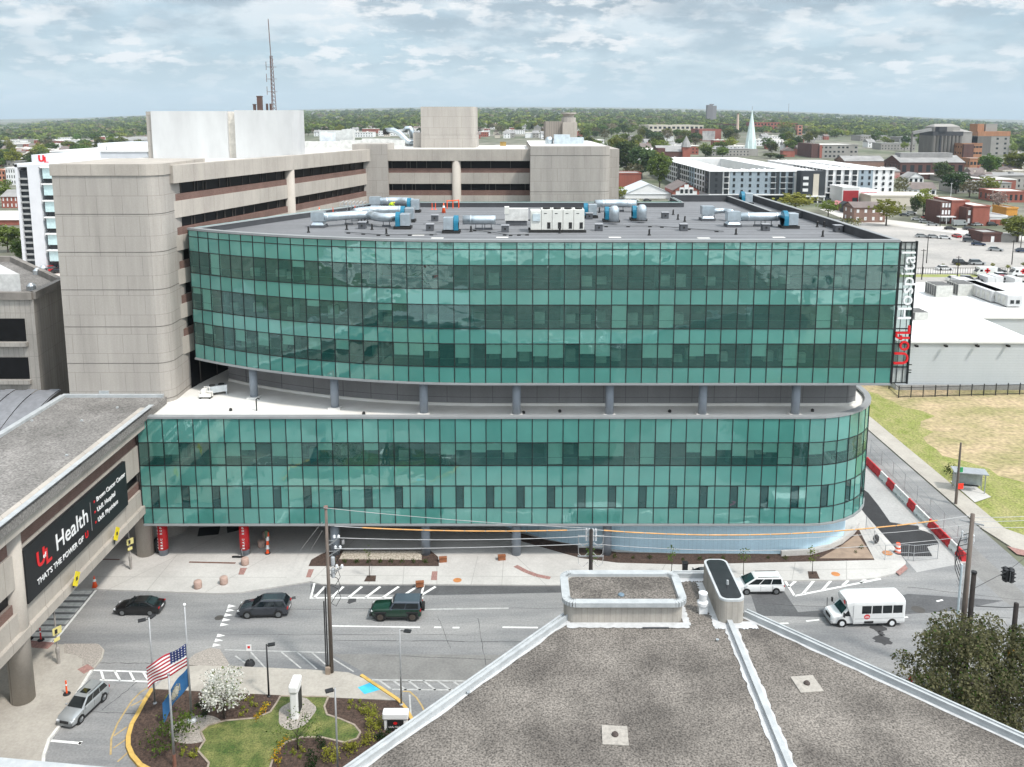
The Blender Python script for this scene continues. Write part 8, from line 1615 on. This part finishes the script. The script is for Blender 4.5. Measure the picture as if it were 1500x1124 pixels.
t, W, H = bld('orange_works', 'low orange brick range below the right grey tower', 'works', 1420, 1456, 246, 233, 20, M_orbr, M_rfg, 1, 7, ww=.7, wh=.35)
t, W, H = bld('mill_tower', 'grey concrete mill tower with an orange brick crown, far right', 'mill', 1430, 1477, 228, 200, 34, M_greyw, M_rfg, 4, 4, ww=.28, wh=.4, side=False); MB().box(-W / 2 - .2, W / 2 + .2, -.3, 33, H + .3, H + 6).build('crown', M_orbr, t, world=False); MB().box(-W / 2, -W / 2 + W * .42, -.35, 32, -2, H + .1).build('painted_shade_bay', M_concd, t, world=False); MB().box(-W * .22, W * .14, 4, 24, H + 6, H + 15).build('tank_house', M_greyw, t, world=False); MB().box(-W / 2, -W * .3, 2, 20, H + 6, H + 15).build('lift_tower', M_orbr, t, world=False)  # the tower's dark left shading is put into darker concrete
# left: the white laboratory, the long pale block and smaller ones
Yl = 250; z_ = D(60, 245, Yl).z; lx = lambda u: D(u, 300, Yl).x
lab = thing('laboratory_building', 'white panelled laboratory tower with louvred stair and stacked glass bays, red letters on its top', 'building', (lx(60), Yl, 0)); wp = mat('white_panel', (0.60, 0.62, 0.65), var=.06, scale=.2)
MB().box(lx(44), lx(61), Yl + 0, Yl + 40, 0, z_).build('stair_wall', wp, lab); MB().box(lx(26), lx(30), Yl, Yl + 30, 0, z_ + 1).build('fin_wall', wp, lab); MB().box(lx(30), lx(44), Yl + 1, Yl + 30, 0, z_ - 1).build('louvred_stair', MATS['louvre_black'], lab)
b = MB()
for k in range(15): z = 3 + k * (z_ - 5) / 15; b.box(lx(29), lx(44.5), Yl + .4, Yl + 1, z, z + .55)
b.build('louvre', mat('louvre_grey', (0.30, 0.31, 0.31)), lab); MB().box(lx(62), lx(72), Yl + 5, Yl + 40, 0, z_).build('painted_shade_wall', mat('painted_shade_panel', (0.25, 0.28, 0.32)), lab); MB().box(lx(26), lx(100), Yl, Yl + 40, z_, z_ + .8).build('roof', wp, lab)  # strip left of the bays: its shadow is put into a darker wall colour
for k in range(6):
    z = 1.5 + 4.9 * k; o = MB().box(lx(66), lx(100), Yl, Yl + 7, z + 1.5, z + 4.6).build('glass_bay', mat('bay_glass', (0.50, 0.66, 0.68), rough=.15, var=.1), lab); MB().box(lx(64), lx(100), Yl - .6, Yl + 7, z + 4.6, z + 5.0).build('bay_sill', M_whw, o); MB().box(lx(66.5), lx(100), Yl + .6, Yl + 7, z, z + 1.5).build('dark_band', M_wfar, o)
zt = D(60, 229, Yl).z; lx = lambda u: D(u, 300, Yl + 10).x; MB().box(lx(52), lx(84), Yl + 10, Yl + 40, z_, zt).build('top_block', wp, lab); text('logo', 'U', 2.6, M_red, (lx(62), Yl + 9.9, D(66, 235, Yl).z), (PI / 2, 0, 0), lab, bold=.1, ext=.1); text('logo', 'L', 2.6, M_red, (lx(70), Yl + 9.9, D(66, 235, Yl).z - .5), (PI / 2, 0, 0), lab, bold=.1, ext=.1)
Yb = 300; t = thing('pale_long_building', 'very long plain silver-white building behind the concrete stair tower', 'building', (D(180, 230, Yb).x, Yb, 0)); zt = D(180, 223, Yb).z; b = MB(); b.box(D(76, 230, Yb).x, D(216, 230, Yb).x, Yb, Yb + 60, 0, zt); b.build('wall', wp, t); MB().box(D(76, 230, Yb).x - .5, D(220, 230, Yb).x, Yb - .3, Yb + 60, zt, zt + .5).build('roof', M_roofbw, t); MB().box(D(128, 230, Yb).x, D(165, 230, Yb).x, Yb + 8, Yb + 35, zt, D(140, 211, Yb).z).build('plant_screen', wp, t)
for k, u in enumerate((144, 154, 163, 196, 204, 212)): p = D(u, 220, Yb); MB().lathe((p.x, Yb + 4, zt + .5), [(1.2, 0), (1.2, 1.6), (.3, 2.4)], 10).build('roof_fan', M_whw, t)
text('logo', 'U', 1.4, M_red, (D(123, 230, Yb).x, Yb - .2, D(123, 230, Yb).z), (PI / 2, 0, 0), t, bold=.1, ext=.05)
bld('brick_house', 'two-storey red brick house with a pale hipped roof left of the laboratory', 'house', 3, 27, 305, 288, 14, M_rbrick, M_rfg, 2, 4, gable='x', gh=3, wm=M_whw, ww=.3); bld('brick_apartments', 'salmon and white apartment building at the left frame edge', 'apartment block', -6, 9, 271, 250, 20, mat('salmon_wall', (0.45, 0.20, 0.13)), M_rfw, 3, 3); bld('white_apartments', 'white apartment building with small windows beside the salmon one', 'apartment block', 10, 24, 271, 247, 20, M_whw, M_rfw, 3, 4, ww=.35)
bld('pale_roof_hall', 'low hall with a big pale roof below the brick house, left frame edge', 'hall', -14, 27, 330, 322, 16, M_rbrick, M_rfw, gable='x', gh=3)
bld('brick_offices', 'long brown office range beyond the white roofs, left', 'offices', 150, 213, 213, 206, 60, M_bbrick, M_rfg, 1, 12, gable='x', gh=5); bld('dark_offices', 'dark red old factory on the left skyline', 'factory', -8, 58, 209, 202, 60, M_dbrick, M_rfg, 2, 16)
bld('white_hall', 'white flat hall in front of the left forest', 'hall', 61, 91, 213, 206, 60, M_whw, M_rfw, 1, 4)
# small houses and sheds of the town, copied
def houseproto(w, d, h, g, wall, roof, flat=False):
    b = MB(); b.box(-w / 2, w / 2, -d / 2, d / 2, -2, h, 0)
    if flat: b.box(-w / 2 - .3, w / 2 + .3, -d / 2 - .3, d / 2 + .3, h, h + .5, 1); [b.box(x - 1, x + 1, -1, 1, h + .5, h + 1.6, 1) for x in (-w / 4, w / 5)]
    else:
        b.add([(-w / 2 - .4, -d / 2 - .4, h), (w / 2 + .4, -d / 2 - .4, h), (w / 2 + .4, d / 2 + .4, h), (-w / 2 - .4, d / 2 + .4, h), (-w / 2 - .4, 0, h + g), (w / 2 + .4, 0, h + g)], [(0, 1, 5, 4), (2, 3, 4, 5), (0, 4, 3), (1, 2, 5)], 1); b.box(w * .2, w * .2 + .8, -.4, .4, h, h + g + 1, 0)
    n = max(2, int(w / 3.2))
    for f in range(max(1, int(h / 3))):
        for c in range(n): x = -w / 2 + w * (c + .5) / n; b.box(x - .5, x + .5, -d / 2 - .06, d / 2 + .06, .9 + 3 * f, 2.3 + 3 * f, 2)
    return b.mesh('town_house', [wall, roof, M_wfar])
PR = [(houseproto(9, 11, 6, 3.2, M_whw, M_rfg), 'house', 'small white gabled house among the town trees', 'house'), (houseproto(9, 12, 6, 3.4, M_rbrick, M_rfb), 'house', 'small red brick gabled house among the town trees', 'house'), (houseproto(11, 9, 5.5, 3, M_cream, M_rfb), 'house', 'small cream house with brown roof among the town trees', 'house'), (houseproto(8, 12, 6, 3.5, M_greyw, M_rfg), 'house', 'small grey house among the town trees', 'house'),
      (houseproto(30, 22, 6, 0, M_whw, M_rfw, True), 'low_building', 'low white flat-roofed building in the town', 'building'), (houseproto(26, 18, 7, 0, M_rbrick, M_rfw, True), 'low_building', 'low brick building with pale flat roof in the town', 'building'), (houseproto(38, 24, 7, 0, M_greyw, M_rfg, True), 'low_building', 'low grey flat building in the town', 'building')]
rg = random.Random(77)
BLOCK = [(960, 236, 1310, 300), (1085, 150, 1115, 235), (1355, 175, 1480, 250), (1195, 208, 1262, 236), (1230, 225, 1420, 300), (1020, 185, 1060, 210), (1370, 285, 1500, 420), (885, 265, 1030, 300), (1100, 176, 1178, 200), (1225, 295, 1300, 330)]
def clear(u, v, pad=0): return not any(a - pad < u < c + pad and b - pad < v < d + pad for a, b, c, d in BLOCK)
def put(me, name, label, cat, grp, u, v, rz, s):
    p = Gt(u, v); o = bpy.data.objects.new(name, me); col.objects.link(o); o.location = p; o.rotation_euler = (0, 0, rz); o.scale = (s, s, s); tag(o, label, cat, grp); return o
nh = 0; tries = 0
while nh < 290 and tries < 8000:
    tries += 1; q = rg.random()
    if q < .30: u, v = rg.uniform(-10, 215), 205 + 45 * rg.random() ** .8; k = rg.choice([4, 4, 5, 5, 6, 1])
    elif q < .50: u, v = rg.uniform(440, 800), rg.uniform(183, 204); k = rg.choice([0, 0, 1, 2, 3, 4, 5])
    elif q < .85: u, v = rg.uniform(840, 1500), 182 + 62 * rg.random(); k = rg.choice([0, 0, 1, 2, 3, 4, 4, 5, 6])
    else: u, v = rg.uniform(1300, 1500), rg.uniform(240, 290); k = rg.choice([0, 1, 2, 5, 6])
    if not clear(u, v, 2): continue
    me, nm, lb, ct = PR[k]; reg = 'left of the stair tower' if u < 300 else ('behind the old hospital' if u < 850 else 'on the right')
    put(me, nm, lb + ', ' + reg, ct, '%s %s' % (lb.split(' among')[0].split(' in the')[0], reg), u, v, rg.choice([0, 0, PI / 2, .15]), rg.uniform(.85, 1.25)); nh += 1
# ------------------------------------------------------------------ trees of the town
L_g1 = leafmat('town_leaf_green', (0.070, 0.108, 0.030), (0.185, 0.24, 0.065), .3, .30, .16); L_g2 = leafmat('town_leaf_dark', (0.045, 0.072, 0.032), (0.115, 0.15, 0.06), .25, .25, .16); L_g3 = leafmat('town_leaf_lime', (0.14, 0.17, 0.035), (0.26, 0.30, 0.075), .35, .2, .16); L_g4 = leafmat('town_leaf_brown', (0.11, 0.105, 0.062), (0.20, 0.18, 0.11), .25, .2, .16); L_g5 = leafmat('town_leaf_pink', (0.28, 0.21, 0.18), (0.42, 0.34, 0.30), .2, .1, .16)
def townproto(seed, leaf, H=12.0, rx=4.6, rz=4.4, n=72, per=16, lsize=.46):
    rgn = np.random.default_rng(seed); d = rgn.normal(size=(n, 3)); d /= np.linalg.norm(d, axis=1)[:, None]; c = d * (.4 + .6 * rgn.uniform(0, 1, (n, 1)) ** .5) * rgn.uniform(.7, 1.08, (n, 1)) * np.array([rx, rx, rz]); c[:, 2] += H - rz
    q = leaf_cloud(rgn, c, rgn.uniform(.9, 1.6, n), per, lsize); nq = len(q); tb = trunk(H * .7, .26, 3.0, seed, 5); tv = np.array(tb.v); tq = np.array([[tv[f[0]], tv[f[1]], tv[f[2]], tv[f[3]]] for f in tb.f if len(f) == 4])
    return fast_quads('town_tree', np.concatenate([q, tq]), [leaf, M_bark], np.concatenate([np.zeros(nq, np.int32), np.ones(len(tq), np.int32)]))
TP = [[townproto(100 + k, L_g1, rx=4.6 + .5 * (k % 2), rz=4.2 + .5 * (k % 3)) for k in range(4)], [townproto(110 + k, L_g2, rx=4.8, rz=4.8) for k in range(2)], [townproto(120 + k, L_g3, rx=4.4, rz=3.9, per=8) for k in range(2)], [townproto(130 + k, L_g4, rx=4.6, rz=4.4, per=6) for k in range(2)], [townproto(140, L_g5, rx=4.2, rz=3.8, per=6)]]
TN = ['mid green broadleaf tree', 'dark green tree', 'yellow-green spring tree', 'brownish budding tree', 'pink-grey blossoming tree']
def tree(u, vb, vt, wpx, kind, label, k=0, grp=None):
    p = Gt(u, vb); H = D(u, vt, p.y).z - p.z; wm = wpx / pxm(p); o = bpy.data.objects.new('tree', TP[kind][k % len(TP[kind])]); col.objects.link(o); o.location = p; o.rotation_euler = (0, 0, u * 1.7); o.scale = (wm / 9.6, wm / 9.6, H / 12.0); tag(o, label, 'tree', grp); return o
for a in [(918, 258, 205, 52, 1, 'broad dark green tree right of the concrete stair tower'), (905, 240, 200, 34, 0, 'green tree rising behind the blank concrete stair tower'), (940, 262, 214, 46, 1, 'big dark tree in the middle of the clump right of the stair tower'), (966, 277, 225, 40, 0, 'tall green tree in front of the apartment side wall'), (925, 268, 238, 34, 3, 'brown budding tree in front of the dark clump'), (907, 296, 272, 27, 2, 'yellow-green tree beside the white shed'), (1048, 296, 288, 10, 2, 'small bright bush at the roof edge by the brick hall'), (1010, 263, 254, 22, 1, 'dark tree at the foot of the apartment side wall'),
          (1165, 312, 282, 58, 2, 'wide pale yellow-green tree beside the parapet'), (1213, 319, 293, 32, 2, 'bright green tree right of the wide pale one'), (1298, 331, 291, 46, 2, 'pale olive tree in front of the brown brick house'), (1317, 288, 258, 28, 3, 'dark brown tree at the end of the white apartments'), (1352, 316, 275, 28, 2, 'thin yellow-green tree on the diagonal road'), (1340, 316, 287, 16, 1, 'narrow dark evergreen on the diagonal road'), (1362, 318, 297, 26, 1, 'dark bushy tree left of the tall brick house'), (1400, 284, 250, 38, 1, 'dark green tree behind the tall brick house'), (1420, 290, 262, 36, 3, 'brown budding tree behind the red brick block'), (1446, 290, 258, 36, 2, 'lime tree behind the white garages'), (1462, 312, 280, 30, 4, 'pink-grey blossom tree behind the white garages'), (1380, 268, 236, 30, 1, 'dark tree below the red brick works'), (1448, 262, 226, 32, 0, 'green tree below the right grey mill tower'), (1486, 258, 222, 36, 0, 'green tree at the right edge below the mill tower'), (1490, 355, 316, 46, 0, 'green tree beside the brick outbuilding at the right edge'), (1150, 196, 178, 26, 2, 'yellow-green tree before the red factory'), (1128, 232, 224, 22, 1, 'dark tree pair right of the copper spire'), (1142, 234, 226, 18, 1, 'small dark tree right of the copper spire'), (1000, 205, 190, 24, 0, 'green tree left of the mural building'), (1067, 200, 188, 16, 0, 'green tree right of the mural building'),
          (12, 370, 330, 40, 0, 'green tree at the left frame edge below the brick house'), (30, 385, 350, 26, 0, 'green tree in front of the laboratory louvres'), (58, 390, 362, 26, 1, 'small dark tree by the laboratory foot'), (30, 378, 362, 20, 1, 'dark bush by the pale lot'), (8, 300, 272, 22, 0, 'green tree left of the brick house'), (10, 282, 262, 18, 2, 'lime tree beside the salmon apartments'), (42, 252, 238, 26, 2, 'lime tree left of the laboratory top'), (100, 214, 207, 18, 0, 'green tree beside the white hall')]: tree(*a)
rg = random.Random(15)
for k in range(16):
    u, v = ((1350 + 17 * k, 348 + 1.2 * (k % 3)) if k < 5 else (1310 + 9 * k, 316 + k * .9)) if k < 9 else (1405 + 14 * (k - 9), 413 + 3 * (k % 2)); c = rg.choice(['white', 'silver', 'grey', 'black', 'white', 'red']); farcar(u, v, c, rg.choice([0, PI / 2, -.4]), '%s car parked in the pale lots right of the sign blade' % c, rg.choice(['car', 'suv']))
rg = random.Random(4)
for k in range(22):
    o = bpy.data.objects.new('parked_car', far_mesh('suv' if k % 3 else 'car', FC[('white', 'silver', 'white', 'black', 'red')[k % 5]])); col.objects.link(o); o.location = (-100 + 200 * rg.random(), -52 - 31 * (k % 6) - 13, .03); o.rotation_euler = (0, 0, PI / 2); tag(o, 'car parked in the lot behind the viewer, seen only mirrored in the upper teal glass', 'car', 'cars mirrored in the upper glass')
hd = bpy.data.objects.new('hedge', crownmesh('round_hedge', 60, 60, 5.5, 1.6, 10, .22, [L_g1, L_dark], (.16, .28), .3, .4)); col.objects.link(hd); p = Gt(1246, 331); hd.location = (p.x, p.y, 1.7); hd.scale = (1.05, .6, 1.15); tag(hd, 'rounded clipped green hedge beyond the right parapet', 'hedge')
for k, (u, v) in enumerate(((1381, 394), (1403, 393), (1454, 393), (1476, 396), (1499, 392))): tree(u, v, v - 8, 7, 2, 'tiny young tree along the ambulance lot, %s from the left' % ORD[k], k, 'young trees along the ambulance lot')
# two thin lamp columns and poles in the lots
for k, (u, vb, vt, lb) in enumerate(((1350, 410, 365, 'thin dark pole just right of the sign blade'), (1357, 386, 346, 'leaning-looking dark utility pole in the pale lot'), (1402, 408, 375, 'thin dark pole in the ambulance lot'), (1482, 388, 352, 'dark pole at the foot of the diagonal road'), (1495, 364, 332, 'grey pole near the right frame edge'), (1377, 332, 306, 'pale pole left of the tall brick house'), (1392, 296, 268, 'white tapering pole behind the tall brick house'), (44, 392, 344, 'lamp column in the pale lot beside the concrete stair tower'))):
    p = Gt(u, vb); H = D(u, vt, p.y).z - p.z; t = thing('lot_pole', lb, 'pole', tuple(p)); MB().tube([(0, 0, -.2), (0, 0, H)], [.16, .1], 8).build('shaft', M_wooddk if k != 6 else M_whw, t, world=False); MB().beam((-.7, 0, H - .4), (.7, 0, H - .4), .12, .12).build('arm', M_wooddk if k != 6 else M_whw, t, world=False)
p = G(1380, 386); ff = thing('iron_fence', 'long thin black iron fence between the road and the ambulance lot', 'fence', (p.x, p.y, 0)); b = MB(); xa, xb = 64, 150; yy = 244.6
for z in (.3, 1.9): b.box(xa, xb, yy - .04, yy + .04, z, z + .08)
for k in range(120): x = xa + (xb - xa) * k / 119; b.box(x - .03, x + .03, yy - .03, yy + .03, 0, 2.0)
b.build('pickets', M_mull, ff)
for k in range(18): x = xa + (xb - xa) * k / 17; MB().box(x - .08, x + .08, yy - .08, yy + .08, 0, 2.2).build('post', M_mull, ff)
# the town's other trees one by one, then the far woods as one mass
rg = random.Random(12); nt = 0; tries = 0; grp_ = ['%s standing among the town roofs' % s for s in TN]
while nt < 300 and tries < 9000:
    tries += 1; q = rg.random()
    if q < .10: u, v = rg.uniform(-10, 215), rg.uniform(206, 250)
    elif q < .32: u, v = rg.uniform(436, 805), 176 + 24 * rg.random()
    else: u, v = rg.uniform(842, 1520), 180 + 70 * rg.random() ** 1.1
    if not clear(u, v, 3): continue
    kd = rg.choices([0, 1, 2, 3], [.52, .22, .12, .14])[0]; p = Gt(u, v); h = rg.uniform(11, 19); wm = rg.uniform(12, 20)
    reg = 'left of the stair tower' if u < 300 else ('behind the old hospital' if u < 842 else 'beyond the glass block')
    o = bpy.data.objects.new('tree', rg.choice(TP[kd])); col.objects.link(o); o.location = p; o.rotation_euler = (0, 0, rg.uniform(0, 6)); o.scale = (wm / 9.6, wm / 9.6, h / 12); tag(o, TN[kd] + ' among the town roofs ' + reg, 'tree', TN[kd] + 's ' + reg); nt += 1
def woods(name, seed, n, ufun, vfun, rlo, rhi, quads, mats):
    rgn = np.random.default_rng(seed); Q = []; mi = []
    for i in range(n):
        u = ufun(rgn); v = vfun(rgn, u); p = Gt(u, v)
        if p.y > 8800: p = Vector((p.x, p.y, p.z))
        r = rgn.uniform(rlo, rhi) * (1 + p.y / 9000); c = np.array([p.x, p.y, p.z + r * .75]); d = rgn.normal(size=(quads, 3)); d /= np.linalg.norm(d, axis=1)[:, None]; d[:, 2] = np.abs(d[:, 2]) * .9 - .2
        pt = c + d * r * np.array([1.15, 1.15, .95]) * rgn.uniform(.7, 1.05, (quads, 1)); a = rgn.normal(size=(quads, 3)); a /= np.linalg.norm(a, axis=1)[:, None]; b = np.cross(a, d); b /= np.linalg.norm(b, axis=1)[:, None] + 1e-9; s = r * rgn.uniform(.22, .5, (quads, 1))
        Q.append(np.stack([pt - a * s, pt - b * s, pt + a * s, pt + b * s], axis=1)); mi += [rgn.choice(len(mats), p=[.3, .55, .08, .07])] * quads
    me = fast_quads(name, np.concatenate(Q), mats, mi); o = bpy.data.objects.new(name, me); col.objects.link(o); o['kind'] = 'stuff'; tag(o, 'far tree canopy covering the ground up to the horizon', 'woods'); return o
def vtop(u): return 183 - 22.5 * max(0, 1 - ((u - 750) / 750) ** 2)
woods('far_woods', 3, 7000, lambda r: r.uniform(-140, 1640), lambda r, u: vtop(u) + 1.5 + (27 if u < 230 else 30) * r.random() ** 1.3, 5.0, 8.5, 34, [L_g1, L_g2, L_g4, L_g3])
# ------------------------------------------------------------------ the air
hz_ = MB().box(-9600, 9600, -1600, 12500, -1.5, 420).build('haze', [bpy.data.materials.new('haze_air')]); hz_['kind'] = 'stuff'; tag(hz_, 'thin pale haze filling the air out to the horizon', 'haze')
hm = hz_.data.materials[0]; hm.use_nodes = True; hm.node_tree.nodes.clear(); ho = hm.node_tree.nodes.new('ShaderNodeOutputMaterial'); hv_ = hm.node_tree.nodes.new('ShaderNodeVolumePrincipled')
hv_.inputs['Color'].default_value = (0.74, 0.87, 1.0, 1); hv_.inputs['Density'].default_value = 0.00006; hv_.inputs['Anisotropy'].default_value = 0.0; hm.node_tree.links.new(hv_.outputs[0], ho.inputs['Volume'])
hm.cycles.homogeneous_volume = True if hasattr(hm, 'cycles') and hasattr(hm.cycles, 'homogeneous_volume') else False
for o in bpy.data.objects:
    if '_dim' in o: del o['_dim']
